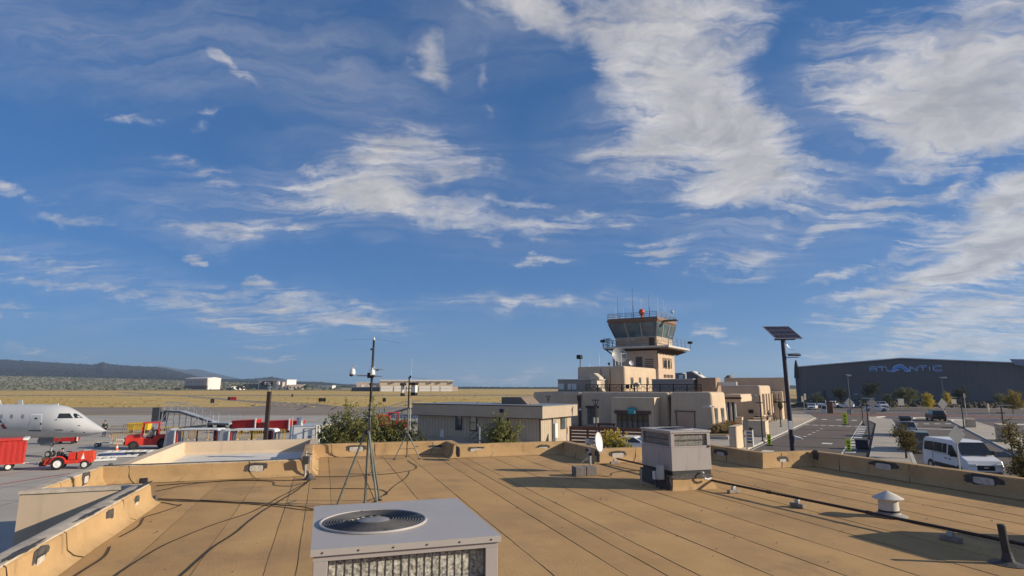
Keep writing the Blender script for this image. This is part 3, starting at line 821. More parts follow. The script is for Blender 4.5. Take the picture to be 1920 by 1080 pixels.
# tar collars and through-wall scuppers on the parapets
def wallpos(x, y, axis, val):
    return (FB.atv(x, y, val) if axis == 'v' else FB.atu(x, y, val))
def ragged(w, h, n=22, k=.16, seed=1, sq=3.2):
    pts = []
    for i in range(n):
        t = 2 * math.pi * i / n
        c, s_ = math.cos(t), math.sin(t)
        rr = (abs(c) ** sq + abs(s_) ** sq) ** (-1 / sq)
        j = 1 + k * noise.noise(Vector((2.2 * c + seed * 9, 2.2 * s_, seed)))
        pts.append((w / 2 * rr * c * j, h / 2 * rr * s_ * j))
    return pts
SCUP = M('scupper_daylight', (0.50, 0.46, 0.41), 0.6, 0.25, 14)  # pale plate colour stands for the bright outside seen through the opening
def scupper(x, y, axis, val, side, w=.52, h=.2, seed=1, plate=True, pw=.34, ph=.17):
    """side: direction of the inner face normal along the other axis (+1/-1)"""
    a, z = wallpos(x, y, axis, val)
    z = min(max(z, ROOF + .16), ROOF + .30)
    n = Vector((0, side, 0)) if axis == 'v' else Vector((side, 0, 0))
    ax = Vector((1, 0, 0)) if axis == 'v' else Vector((0, 1, 0))
    o = (Vector((a, val, z)) if axis == 'v' else Vector((val, a, z))) + n * .022
    s_ = MB().slab(ragged(w, h * 1.1, seed=seed, sq=4.5, k=.22), o, ax, (0, 0, 1), -n * .03).build('tar_patch', TAR, BLD)
    if plate:
        o2 = o + n * .004
        MB().slab([(-pw / 2 - .03, -ph / 2 - .03), (pw / 2 + .03, -ph / 2 - .03), (pw / 2 + .03, ph / 2 + .03), (-pw / 2 - .03, ph / 2 + .03)], o2, ax, (0, 0, 1), -n * .012).build('scupper_frame', DARK, s_)
        MB().slab(ragged(pw, ph, 16, .05, seed, 9), o2 + n * .004, ax, (0, 0, 1), -n * .012).build('scupper', SCUP, s_)
scupper(668, 842, 'v', 23.7, -1, .78, .26, 1, pw=.5)
scupper(816, 843, 'v', 23.7, -1, .62, .30, 2, pw=.42)
scupper(780, 846, 'v', 23.7, -1, .22, .26, 3, False)
scupper(893, 845, 'v', 22.1, -1, .66, .26, 4, pw=.46)
scupper(1018, 842, 'v', 22.1, -1, .60, .30, 5, pw=.38)
scupper(859, 843, 'u', 4.7, -1, .6, .32, 6, False)
scupper(1104, 851, 'u', 9.1, -1, .5, .3, 7, pw=.26)
scupper(1120, 856, 'u', 9.1, -1, .35, .36, 17, False)
scupper(1158, 854, 'v', 19.1, -1, .66, .28, 8, pw=.44)
scupper(1352, 852, 'u', 13.7, -1, .8, .3, 9, pw=.4)
scupper(1467, 865, 'v', 16.35, -1, .46, .3, 10, pw=.26, ph=.15)
scupper(1657, 873, 'u', 15.7, -1, .95, .26, 11, pw=.5)
scupper(1845, 898, 'u', 15.7, -1, .95, .28, 12, pw=.5)
scupper(1690, 884, 'u', 15.7, -1, .2, .12, 13, False); scupper(1678, 885, 'u', 15.7, -1, .2, .12, 14, False)
scupper(253, 948, 'u', -3.6, 1, .42, .34, 15, pw=.2, ph=.14)
scupper(72, 1055, 'u', -3.6, 1, .50, .36, 16, pw=.24, ph=.16)
scupper(160, 897, 'u', -5.62, 1, .5, .3, 18, pw=.26)
scupper(205, 882, 'u', -5.62, 1, .4, .34, 20, False)
scupper(481, 878, 'v', 19.1, -1, .62, .28, 19, pw=.36)
scupper(1530, 855, 'u', 15.7, -1, .22, .4, 21, False)

# torch-on tar boots at the foot of the parapets
def tar_boot(x, y, w, h, seed):
    p = px(x, y, ROOF); q = FB.loc(p)
    mb = MB(); n = 18
    rings = []
    for rr, zz in ((1.0, .012), (.8, .03), (.55, .12), (.42, .30), (.3, .36)):
        rings.append([(q[0] + w * rr * math.cos(t) * (1 + .2 * noise.noise(Vector((math.cos(t) * 2, math.sin(t) * 2, seed)))), q[1] + w * .9 * rr * math.sin(t), ROOF + h * zz / .36) for t in [2 * math.pi * i / n for i in range(n)]])
    mb.loft(rings); return mb.build('tar_boot', TAR, BLD, smooth=True)
scupper(200, 1000, 'u', -3.6, 1, .42, .44, 41, False)
tar_boot(1060, 846, .18, .34, 4)
tar_boot(580, 899, .2, .16, 6)
tar_boot(290, 941, .10, .14, 7)
tar_boot(228, 896, .12, .3, 9)
tar_boot(865, 853, .16, .38, 11)
# worn tar streaks along the left coping
for i, (x, y) in enumerate(((60, 1006), (180, 955), (243, 925), (275, 911))):
    v, z = FB.atu(x, y, -3.6)
    MB().slab(ragged(.11, r.uniform(.6, 1.2), 30, .9, i + 30, 2), (-3.66, v, ROOF + PH + .028), (1, 0, 0), (0, 1, 0), (0, 0, .008)).build('tar_patch', TAR, BLD)
# dark edge where the middle coping is tarred
MB().slab([(-5.62, -.03), (-5.0, .02), (-4.2, -.02), (-3.0, .03), (-2.2, -.01), (-1, .02), (-.4, .0), (-.4, .07), (-1.3, .05), (-2.6, .08), (-4, .05), (-5.62, .06)], (0, 19.14, ROOF + PH + .03), (1, 0, 0), (0, 1, 0), (0, 0, .008)).build('tar_strip', TAR, BLD)

# corner service post at the inner corner
c = FB.w(-.42, 18.95, ROOF)
t = thing('conduit_riser', 'upright grey conduit with a small box at the inner parapet corner', 'conduit', c, FB.a)
MB().tube((0, -.02, 0), (0, -.02, .72), .035, n=8).tube((.12, .05, 0), (.12, .05, .62), .02, n=8).build('conduit', GALV, t)
MB().box(-.09, -.12, .36, .09, -.03, .58).build('junction_box', DARK, t, bev=.008)
MB().tube((.02, -.05, .66), (.18, .02, .62), .016, n=6).build('elbow', DARK, t)

# loose bits: small floodlight on the left parapet corner
p = px(268, 913, ROOF + .46)
t = thing('floodlight', 'small black floodlight on the left parapet corner', 'floodlight', p, .6)
MB().tube((0, 0, 0), (0, 0, .09), .008, n=6).build('bracket', DARK, t)
MB().loft([[(-.05, -.03, .08), (.05, -.03, .08), (.05, -.03, .16), (-.05, -.03, .16)], [(-.08, .05, .07), (.08, .05, .07), (.08, .05, .18), (-.08, .05, .18)]]).build('housing', BLACK, t)

# grit (nobody could count it)
gr_ = MB(); r = random.Random(77)
for _ in range(260):
    u_, v_ = r.uniform(-3.2, 15.2), r.uniform(4, 18.5)
    q = FB.w(u_, v_, ROOF + .012); s_ = r.uniform(.006, .022)
    gr_.add([(q.x - s_, q.y, q.z), (q.x, q.y - s_, q.z), (q.x + s_, q.y, q.z), (q.x, q.y + s_, q.z), (q.x, q.y, q.z + s_ * .9)], [(0, 1, 4), (1, 2, 4), (2, 3, 4), (3, 0, 4)])
gr_.build('roof_grit', TAR, kind='stuff', fix=False)

# ------------------------------------------------------------------ cables lying on the roof
CABLE = M('cable_black', (0.028, 0.020, 0.014), 0.6, 0.3, 8)
def cable(label, pts, rr=.011, wob=.03, seed=1):
    rr *= .8
    P = [px(x, y, ROOF) for x, y in pts]; dense = []
    for a, b, c_, d_ in zip([P[0]] + P[:-1], P[:-1], P[1:], P[2:] + [P[-1]]):
        for k in range(8):
            t = k / 8
            q = .5 * ((2 * b) + (c_ - a) * t + (2 * a - 5 * b + 4 * c_ - d_) * t * t + (3 * b - a - 3 * c_ + d_) * t ** 3)
            q.x += wob * noise.noise(q * 1.1 + Vector((seed, 0, 0))); q.y += wob * noise.noise(q * 1.1 + Vector((0, seed * 3, 7))); q.z = ROOF + .008 + rr * .8
            dense.append(q)
    dense.append(P[-1] + Vector((0, 0, .02)))
    o = MB().path(dense, rr, 5).build('roof_cable', CABLE, fix=False, smooth=True)
    return tag(o, label, 'cable', 'black cables lying across the roof')
cable('thick black cable curving from the conduit corner to the lower left', [(583, 900), (560, 918), (525, 940), (490, 962), (440, 1000), (395, 1032), (350, 1072), (330, 1092)], .011)
cable('black cable splitting left from the thick cable towards the left parapet', [(580, 902), (550, 920), (515, 938), (480, 958), (440, 972), (400, 985), (350, 1004), (300, 1028), (250, 1058), (200, 1092)], .009, seed=2)
cable('black cable running along the middle parapet foot', [(292, 912), (340, 908), (400, 904), (450, 901), (500, 901), (540, 902), (575, 901)], .012, seed=3)
cable('black cable sagging below the middle parapet', [(292, 922), (330, 914), (370, 907), (420, 903), (470, 902), (512, 904), (516, 911), (545, 912), (572, 905)], .010, seed=4)
cable('cable pair from the left parapet end to the near unit, upper strand', [(294, 936), (350, 938), (420, 941), (500, 946), (560, 951), (588, 956)], .010, seed=5)
cable('cable from the left parapet end to the near unit, lower strand', [(296, 938), (340, 941), (390, 942), (450, 945), (520, 951), (560, 956), (588, 958)], .010, seed=6)
cable('short black cable looping off the left parapet end', [(293, 943), (310, 944), (330, 948), (340, 948), (300, 962), (275, 970), (268, 976), (262, 985), (250, 995), (225, 1008)], .010, seed=7)
cable('black cable from the left tar boot to the bottom edge', [(206, 1026), (195, 1045), (165, 1066), (130, 1088)], .011, seed=8)
cable('thin cable slanting across to the near tripod', [(585, 917), (640, 917), (700, 918), (722, 922), (724, 928), (700, 936), (684, 942)], .011, seed=9)
cable('cable from the conduit corner to the far tripod', [(590, 895), (650, 894), (720, 890), (765, 884), (781, 878), (778, 872), (764, 864)], .011, seed=10)
cable('cable from the small dish block to the boxy unit', [(1118, 892), (1132, 894), (1145, 892), (1150, 887), (1170, 884), (1206, 883)], .010, seed=11)
cable('pale thin cable from the far tripod to the near one', [(768, 884), (762, 895), (740, 912), (716, 932), (700, 944)], .007, seed=12)
cable('tangled black cable heap at the foot of the middle parapet', [(345, 898), (360, 900), (372, 896), (385, 899), (376, 901), (358, 897), (366, 902), (388, 896), (380, 900)], .012, seed=13)
cable('cable under the gas pipe left of the boxy unit', [(1118, 870), (1150, 874), (1180, 880), (1206, 885)], .011, seed=14)
# ------------------------------------------------------------------ packaged air conditioners
FIN = M('coil_fins', (0.09, 0.085, 0.075), 0.6, 0.5, 42, col2=(0.82, 0.79, 0.70), bump=.6, detail=3)
GRILLM = M('coil_guard', (0.05, 0.048, 0.05), 0.5, 0.2, 10)
TARM = TAR
def make_ac(label, loc, rotz, w, dp, h, curb, fan_c, fan_r, coil_h, cell, group='rooftop air conditioners'):
    """origin: near front-left foot of the curb line on the roof; x to the right along the front, y away"""
    t = thing('air_conditioner', label, 'air conditioner', loc, rotz, group)
    z0 = curb; z1 = curb + h
    if curb > .3:
        b = MB().loft([[(-.06, -.08, 0), (w + .10, -.10, 0), (w + .10, dp + .08, 0), (-.10, dp + .1, 0)], [(-.01, -.02, .10), (w + .03, -.02, .12), (w + .03, dp + .02, .1), (-.03, dp + .02, .1)], [(.03, .03, curb - .10), (w - .03, .03, curb - .10), (w - .03, dp - .03, curb - .10), (.03, dp - .03, curb - .10)]])
        b.build('curb', PARATAN, t)
        MB().box(.015, .015, curb - .10, w - .015, dp - .015, curb).build('base_rail', DARK, t, bev=.005)
        MB().slab(ragged(dp * 1.02, curb * .92, 24, .12, 3, 6), (-.075, dp / 2, curb * .43), (0, 1, 0), (0, 0, 1), (.02, 0, 0)).build('tar_skirt', TAR, t)
        MB().slab(ragged(w * 1.02, .12, 24, .3, 5, 6), (w / 2, -.012, curb - .14), (1, 0, 0), (0, 0, 1), (0, .03, 0)).build('tar_band', TAR, t)
    else:
        MB().box(.02, .02, 0, w - .02, dp - .02, curb).build('base_rail', DARK, t)
    tk = .03; ch = coil_h; top = z1 - .035
    zc1 = top - .05; zc0 = zc1 - ch
    # core behind everything
    MB().box(.085, .085, z0, w - .085, dp - .085, top - .02).build('core', BLACK, t)
    # lower panels on four sides, two to a long side
    MB().box(0, 0, z0, w, tk, zc0 - .04).build('panel', ACPAINT, t, bev=.006)
    MB().box(0, dp - tk, z0, w, dp, zc0 - .04).build('panel', ACPAINT, t, bev=.006)
    for sx in (0, w - tk):
        MB().box(sx, tk + .002, z0, sx + tk, dp * .38, zc0 - .04).build('panel', ACPAINT, t, bev=.006)
        MB().box(sx, dp * .38 + .008, z0, sx + tk, dp - tk - .002, zc0 - .04).build('panel', ACPAINT, t, bev=.006)
    # frames round the coil openings and the corner posts
    MB().box(0, 0, zc0 - .035, w, .035, zc0).box(0, 0, zc1, w, .035, top).build('coil_frame', ACPAINT, t)
    MB().box(0, dp - .035, zc0 - .035, w, dp, zc0).box(0, dp - .035, zc1, w, dp, top).build('coil_frame', ACPAINT, t)
    for sx in (0, w - .035):
        MB().box(sx, .037, zc0 - .035, sx + .035, dp - .037, zc0).box(sx, .037, zc1, sx + .035, dp - .037, top).build('coil_frame', ACPAINT, t)
    pw = .10
    for (x, y) in ((0, 0), (w - pw, 0), (0, dp - pw), (w - pw, dp - pw)):
        MB().box(x + .001, y + .001, zc0 + .001, x + pw - .001, y + pw - .001, zc1 - .001).build('corner_post', ACPAINT, t, bev=.004)
    # coils: fins behind a wire guard
    def coil(p0, ax, L, nrm):
        o = Vector(p0); ax = Vector(ax); nrm = Vector(nrm)
        f = MB(); r_ = random.Random(3); n = int(L / cell)
        for i in range(n):
            # crumpled fin bundles: zigzag relief
            m = 9
            for k in range(m):
                a0 = o + ax * (L * i / n); a1 = o + ax * (L * (i + 1) / n)
                za = zc0 + ch * k / m; zb = zc0 + ch * (k + 1) / m
                q = nrm * (.004 * r_.random())
                mid = (a0 + a1) / 2
                v = [Vector((a0.x, a0.y, za)), Vector((mid.x, mid.y, za)), Vector((a1.x, a1.y, za)), Vector((a1.x, a1.y, zb)), Vector((mid.x, mid.y, zb)), Vector((a0.x, a0.y, zb))]
                f.add(v, [(0, 1, 4, 5), (1, 2, 3, 4)])
        c_ = f.build('coil', FIN, t, fix=False)
        gm_ = MB()
        for i in range(n + 1):
            a0 = o + ax * (L * i / n) + nrm * .026
            gm_.bar((a0.x, a0.y, zc0), (a0.x, a0.y, zc1), .007, .004)
        for k in (0.0, .5, 1.0):
            a0 = o + nrm * .032; a1 = a0 + ax * L; z = zc0 + ch * k
            gm_.bar((a0.x, a0.y, z), (a1.x, a1.y, z), .006, .016)
        gm_.build('coil_guard', GRILLM, t, fix=False)
    coil((pw, .055, 0), (1, 0, 0), w - 2 * pw, (0, -1, 0))
    coil((.055, pw, 0), (0, 1, 0), dp - 2 * pw, (-1, 0, 0))
    coil((w - .055, pw, 0), (0, 1, 0), dp - 2 * pw, (1, 0, 0))
    # top with a round opening
    fx, fy = fan_c; n = 48
    o_ = .02; mb = MB(); ang = [2 * math.pi * i / n for i in range(n)]
    inner = [(fx + fan_r * math.cos(a), fy + fan_r * math.sin(a)) for a in ang]
    outer = []
    for a in ang:
        c_, s_ = math.cos(a), math.sin(a); ks = []
        if c_ > 1e-6: ks.append((w + o_ - fx) / c_)
        if c_ < -1e-6: ks.append((-o_ - fx) / c_)
        if s_ > 1e-6: ks.append((dp + o_ - fy) / s_)
        if s_ < -1e-6: ks.append((-o_ - fy) / s_)
        k = min(ks); outer.append((fx + k * c_, fy + k * s_))
    # snap the nearest outer points to the corners
    for cx_, cy_ in ((-o_, -o_), (w + o_, -o_), (w + o_, dp + o_), (-o_, dp + o_)):
        i = min(range(n), key=lambda q: (outer[q][0] - cx_) ** 2 + (outer[q][1] - cy_) ** 2); outer[i] = (cx_, cy_)
    ringz = [[(x, y, z1) for x, y in inner], [(x, y, z1) for x, y in outer], [(x, y, z1 - .045) for x, y in outer]]
    v = [p for rz in ringz for p in rz]; mb.v = v
    for k in range(2):
        for i in range(n): mb.f.append((k * n + i, k * n + (i + 1) % n, (k + 1) * n + (i + 1) % n, (k + 1) * n + i))
    lip = [(fx + (fan_r) * math.cos(a), fy + fan_r * math.sin(a), z1 - .2) for a in ang]
    mb.v += lip
    for i in range(n): mb.f.append((i, 3 * n + i, 3 * n + (i + 1) % n, (i + 1) % n))
    mb.build('top_panel', ACTOP, t, fix=True)
    MB().ring((fx, fy, z1 + .006), fan_r + .035, .012, n=48, m=6).build('fan_rim', ACTOP, t, smooth=True)
    MB().lathe([(fan_r - .005, z1 - .30), (fan_r - .005, z1 - .26)], (fx, fy, 0), 40).build('fan_well', BLACK, t)
    fan = MB()
    for k in range(4):
        a = k * math.pi / 2 + .5
        pts = []
        for j in range(7):
            q = j / 6; rr = .07 + (fan_r * .92 - .07) * q
            sw = .25 * q
            pts.append(((fx + rr * math.cos(a + sw - .24), fy + rr * math.sin(a + sw - .24), z1 - .16), (fx + rr * math.cos(a + sw + .38), fy + rr * math.sin(a + sw + .38), z1 - .09)))
        for j in range(6):
            fan.quad(pts[j][0], pts[j + 1][0], pts[j + 1][1], pts[j][1])
    fan.build('fan', M('fan_blade', (0.42, 0.40, 0.38), 0.45, 0.25, 6, metal=.4), t)
    MB().lathe([(.13, z1 - .07), (.15, z1 + .004), (.13, z1 + .016), (.05, z1 + .02)], (fx, fy, 0), 24).build('motor_cap', M('motor_cap', (0.22, 0.215, 0.22), .5, .2, 8), t, smooth=True)
    gr = MB(); nr = max(8, int((fan_r - .15) / .021))
    for i in range(nr):
        gr.ring((fx, fy, z1 + .010 + .012 * (1 - i / nr)), .16 + (fan_r - .16) * i / (nr - 1), .005, n=40, m=4)
    for k in range(4):
        a = k * math.pi / 2 + .18
        gr.bar((fx, fy, z1 + .012), (fx + (fan_r + .02) * math.cos(a), fy + (fan_r + .02) * math.sin(a), z1 + .012), .012, .008)
    gr.build('fan_grille', M('grille_grey', (.085, .083, .085), .45, .2, 8), t, fix=False)
    # screws along the front flange, scuff
    sc = MB()
    for i in range(6):
        for s_ in (-o_ - .004,):
            sc.tube((.06 + (w - .12) * i / 5, s_, z1 - .024), (.06 + (w - .12) * i / 5, s_ + .01, z1 - .024), .007, n=6)
    sc.build('screws', DARK, t, kind='stuff')
    return t

ZT = ROOF + 1.48
fl, frr = px(588, 1030, ZT), px(934, 1003, ZT)
wA = (frr - fl).length; angA = math.atan2(frr.y - fl.y, frr.x - fl.x)
bk = px(845, 935, ZT); dA = (bk - frr).length * 1.0
FA = Frame((fl.x, fl.y), math.degrees(angA))
fc = FA.loc(px(701, 978, ZT)); fe = FA.loc(px(795, 976, ZT)); fw_ = FA.loc(px(608, 981, ZT))
fr_ = .5 * math.dist(fe, fw_)
acA = make_ac('near air conditioner with a round fan grille in its pale top', FA.w(0, 0, ROOF), FA.a, wA, dA, 1.12, .36, fc, fr_ * .97, .42, .056)

# the second unit further back
nb = px(1262, 920, ROOF)
FBx = Frame((nb.x, nb.y), 17.5)
wB = 1.18; dB = 1.5
acB = make_ac('boxy air conditioner on a curb with coil windows under its top, beside the dish', FBx.w(0, 0, ROOF), FBx.a, wB, dB, 1.0, .47, (.62, .75), .42, .30, .045)
# front left face in view is the x = 0 side: electrical box, conduit and drain belong to the unit
MB().box(-.25, .18, .25, -.12, .36, .60).build('disconnect_box', M('box_grey', (0.42, 0.44, 0.43), .5, .08, 4), acB, bev=.006)
MB().box(-.26, .42, .22, -.14, .54, .42).build('outlet_box', OFFWHITE, acB, bev=.006)
MB().tube((-.18, .27, 0), (-.18, .27, .26), .022, n=8).tube((-.18, .48, 0), (-.18, .48, .24), .014, n=8).build('conduit', DARK, acB)
MB().tube((-.35, .95, 0), (-.35, .95, .42), .022, n=8).build('conduit', GALV, acB)
MB().path([(.86, -.03, .42), (.86, -.09, .42), (.86, -.12, .34), (.88, -.12, .27), (.95, -.12, .25), (1.06, -.12, .27)], .026, 8).build('drain_trap', WHITE, acB, smooth=True)
MB().tube((wB - .06, -.004, 1.06), (wB - .06, -.02, 1.06), .03, n=10).build('grommet', BLACK, acB)
MB().box(wB - .04, .5, .16, wB + .22, .9, .44).build('gas_box', TAR, acB, bev=.05)
# a third, just out of frame on the right, throws the shade in the corner of the picture
acC = dup(acB, FB.w(12.6, 5.4, ROOF), FB.a, 'boxy air conditioner beyond the right edge whose shade falls on the roof')

# ------------------------------------------------------------------ tripod masts with weather cameras
def tripod(name, label, base, apex_h, foot_r, mast_h, col, a0, lean=0.0, r_leg=.022):
    t = thing(name, label, 'mast', base, 0)
    for k in range(3):
        a = a0 + k * 2 * math.pi / 3
        f = Vector((foot_r * math.cos(a), foot_r * math.sin(a), .02)); tp = Vector((.05 * math.cos(a), .05 * math.sin(a), apex_h))
        lg = MB().tube(f, tp, r_leg, n=8).build('leg', col, t)
        MB().cb((f.x, f.y, .02), (.09, .09, .03)).build('foot', DARK, lg)
        m_ = f.lerp(tp, .42)
        MB().bar((0, 0, apex_h * .42), m_, .02, .012).build('brace', DARK, t)
    MB().lathe([(.06, apex_h - .07), (.075, apex_h - .03), (.06, apex_h + .03), (.035, apex_h + .05)], n=12).build('collar', DARK, t)
    sp_ = mast_h * .62
    MB().tube((0, 0, .05), (lean * .6, 0, sp_), .029, n=10).build('lower_mast', col, t)
    MB().tube((lean * .6, 0, sp_ - .02), (lean, 0, mast_h), .03, .024, n=10).build('upper_mast', BLACK, t)
    return t
b1 = px(684, 948, ROOF); d1 = b1.y
ap = pd(682, 809, d1).z - ROOF; mh = pd(687, 636, d1).z - ROOF
tm1 = tripod('tripod_mast', 'tall tripod mast with two white cameras and a wire aerial behind the near unit', b1, ap, .60, mh, GREENGREY, RAD(190), lean=.06)
an = MB().path([(-.62, .0, mh - .03), (-.4, 0, mh - .005), (-.1, 0, mh - .01), (.1, 0, mh + .0), (.4, 0, mh - .04), (.70, 0, mh - .09)], .0016, 4).build('aerial', DARK, tm1)
MB().tube((.06, 0, mh - .02), (.06, 0, mh + .05), .03, .012, n=8).build('mast_cap', OFFWHITE, tm1)
zc = pd(684, 704, d1).z - ROOF
MB().tube((-.30, -.04, zc + .0), (.28, -.04, zc - .02), .015, n=8).build('cross_arm', GALV, tm1)
MB().cb((.02, -.04, zc), (.12, .1, .12)).build('clamp', BLACK, tm1)
MB().tube((.06, -.03, pd(690, 692, d1).z - ROOF), (.30, -.03, pd(690, 693, d1).z - ROOF), .009, n=6).build('side_arm', GALV, tm1)
for i, y in enumerate((720, 655, 768, 780)):
    MB().lathe([(.042, -.02), (.042, .02)], (.03, 0, pd(684, y, d1).z - ROOF), 10).build('cable_tie', BLACK, tm1)
MB().path([(.045, -.03, 3.2), (.05, -.035, 2.5), (.04, -.03, 1.9), (.06, -.04, 1.5), (.12, -.05, .8), (.3, -.02, .03)], .010, 5).build('mast_cable', CABLE, tm1)

def wcam(label, x, y, d, rot, s=1.0):
    """dome style weather camera on the arm"""
    p = pd(x, y, d)
    t = thing('weather_camera', label, 'camera', p, rot)
    MB().lathe([(.02, .13), (.055, .12), (.075, .06), (.078, -.01), (.07, -.03)], n=16).build('housing', WHITE, t, smooth=True)
    MB().ball((-.03, 0, -.035), .06, .06, .055, 12, 8).build('lens_dome', BLACK, t, smooth=True)
    MB().bar((0, 0, .13), (0, 0, .2), .03).bar((-.07, 0, .2), (.08, 0, .2), .03, .02).build('bracket', OFFWHITE, t)
    if s != 1.0: t.scale = (s, s, s)
    return t
wcam('white dome camera on the left end of the tall mast cross arm', 661, 700, d1 - .04, 0, .82)
wcam('white dome camera on the right end of the tall mast cross arm', 698, 702, d1 - .04, 2.6, .82)
p = pd(706, 694, d1)
t = thing('wind_sensor', 'small grey wind sensor above the right camera of the tall mast', 'sensor', p, 0)
MB().tube((-.17, 0, .0), (.05, 0, .0), .008, n=6).build('arm', OFFWHITE, t)
MB().lathe([(.012, -.02), (.035, 0), (.03, .02), (.01, .03)], (.02, 0, 0), 10).build('sensor_head', DARK, t, smooth=True)

b2 = px(763, 860, ROOF); d2 = b2.y
ap2 = pd(763, 815, d2).z - ROOF; mh2 = pd(762, 708, d2).z - ROOF
tm2 = tripod('tripod_mast', 'shorter tripod mast with box cameras standing near the far parapet', b2, ap2, .52, mh2, GREENGREY, 1.75, lean=.0, r_leg=.02)
wz = pd(766, 672, d2).z - ROOF
MB().tube((.08, 0, 1.0), (.08, 0, wz), .011, .005, n=6).build('whip_aerial', OFFWHITE, tm2)
MB().path([(.06, 0, mh2), (.25, 0, mh2 - .01), (.5, 0, mh2 - .03), (.68, 0, mh2 - .03)], .003, 4).build('aerial', DARK, tm2)
MB().tube((-.02, 0, mh2 - .03), (.07, 0, mh2 + .06), .035, n=8).build('mast_cap', BLACK, tm2)
zz2 = pd(765, 728, d2).z - ROOF
MB().tube((-.12, -.05, zz2), (.3, -.05, zz2), .014, n=6).build('cross_arm', DARK, tm2)
def boxcam(label, x, y, d, rot, w=.2, l=.26):
    p = pd(x, y, d)
    t = thing('box_camera', label, 'camera', p, rot)
    MB().box(-w / 2, -l / 2, -.16, w / 2, l / 2, .12).build('housing', OFFWHITE, t, bev=.02)
    MB().box(-w / 2 - .03, -l / 2 - .08, .12, w / 2 + .03, l / 2 + .02, .21).build('hood', BLACK, t, bev=.01)
    MB().box(-w / 2 - .01, -l / 2 - .03, -.27, w / 2 + .01, l / 2, -.16).build('lens_window', BLACK, t, bev=.01)
    return t
boxcam('larger white box camera with a black hood right of the far mast', 777, 728, d2 - .06, -.25, .17, .2)
boxcam('narrow dark box camera left of the far mast', 755, 729, d2 - .06, .5, .10, .16)

# ------------------------------------------------------------------ small dish on its ballast block
b3 = px(1096, 892, ROOF)
t = thing('ballast_block', 'pair of grey concrete blocks holding down the small dish', 'concrete block', b3, RAD(14))
for k in range(2):
    bl = MB().box(-.33 + k * .34, -.16, 0.005, -.005 + k * .34, .2, .27).build('block', CONC, t, bev=.012)
pb = px(1107, 884, ROOF)
t = thing('satellite_dish', 'small white round dish on a short grey pole beside the boxy unit', 'dish', (pb.x, pb.y, ROOF), 0)
hz = pd(1108, 838, pb.y).z - ROOF
MB().tube((0, 0, .2), (0, 0, hz), .035, n=10).tube((-.28, -.05, .27), (-.02, 0, hz * .62), .012, n=6).tube((-.1, .22, .27), (0, .02, hz * .62), .012, n=6).build('pole', GALV, t)
MB().cb((0, 0, hz * .7), (.1, .1, .07)).build('clamp', BLACK, t)
dsh = thing('dish_head', None, None, (0, 0, 0)); bpy.data.objects.remove(dsh)
prof_ = [(0.0, 0.0), (.08, .004), (.16, .018), (.24, .044), (.30, .075), (.305, .10), (.30, .09), (.235, .058), (.15, .03), (0.0, .014)]
dm_ = MB().lathe(prof_, n=32, axis='x').build('reflector', WHITE, t, smooth=True)
dc = Vector((.20, -.03, pd(1121, 829, pb.y).z - ROOF))
dm_.location = dc; dm_.rotation_euler = (0, -.12, -.95 + .45)
MB().cb((.03, -.02, dc.z), (.16, .12, .16)).build('mount', GALV, t, bev=.01)
MB().box(-.14, -.08, dc.z - .02, -.02, .03, dc.z + .1).build('radio', OFFWHITE, t, bev=.01)
MB().path([(.24, -.05, dc.z - .22), (.42, -.16, dc.z - .34), (.47, -.2, dc.z - .12)], .012, 6).build('feed_arm', OFFWHITE, t)

# ------------------------------------------------------------------ gas pipe on supports
zp = ROOF + .2
pa, pm, pe = px(1157, 860, zp), px(1345, 903, zp), px(1920, 1021, zp)
dirp = (pe - pm).normalized()
t = thing('gas_pipe', 'long dark brown gas pipe running across the roof on blocks', 'pipe', pa, 0)
PIPE = M('pipe_brown', (0.045, 0.026, 0.02), 0.55, 0.25, 6)
pend = pe + dirp * 3
mb = MB().tube((0, 0, 0), pm - pa, .028, n=10).build('pipe', PIPE, t)
MB().tube(pm - pa, pend - pa, .028, n=10).build('pipe', PIPE, t)
for f in (.25, .62):
    q = pm.lerp(pe, f) - pa
    MB().tube(q - dirp * .06, q + dirp * .06, .037, n=10).build('coupling', PIPE, t)
def support(x, y, label, turned):
    base = px(x, y, ROOF)
    s_ = pm if x > 1330 else pa; e_ = pe if x > 1330 else pm
    # put it under the pipe
    dd = (e_ - s_); k = ((base - s_).dot(dd)) / dd.dot(dd); q = s_ + dd * k
    t = thing('pipe_support', label, 'pipe support', (q.x, q.y, ROOF), math.atan2(dd.y, dd.x) + (1.57 if turned else 0), 'blocks carrying the gas pipe')
    MB().box(-.05, -.17, .008, .05, .17, .09).build('block', M('block_wood', (.26, .22, .19), .9, .25, 6), t, bev=.01)
    MB().box(-.03, -.05, .09, .03, .05, .165).build('cradle', GALV, t, bev=.004)
support(1160, 870, 'pipe support under the far left end of the gas pipe', False)
support(1408, 922, 'pipe support nearest the right of the boxy unit', False)
support(1528, 948, 'pipe support between the boxy unit and the cone capped vent', True)
support(1812, 1011, 'pipe support right of the cone capped vent', True)

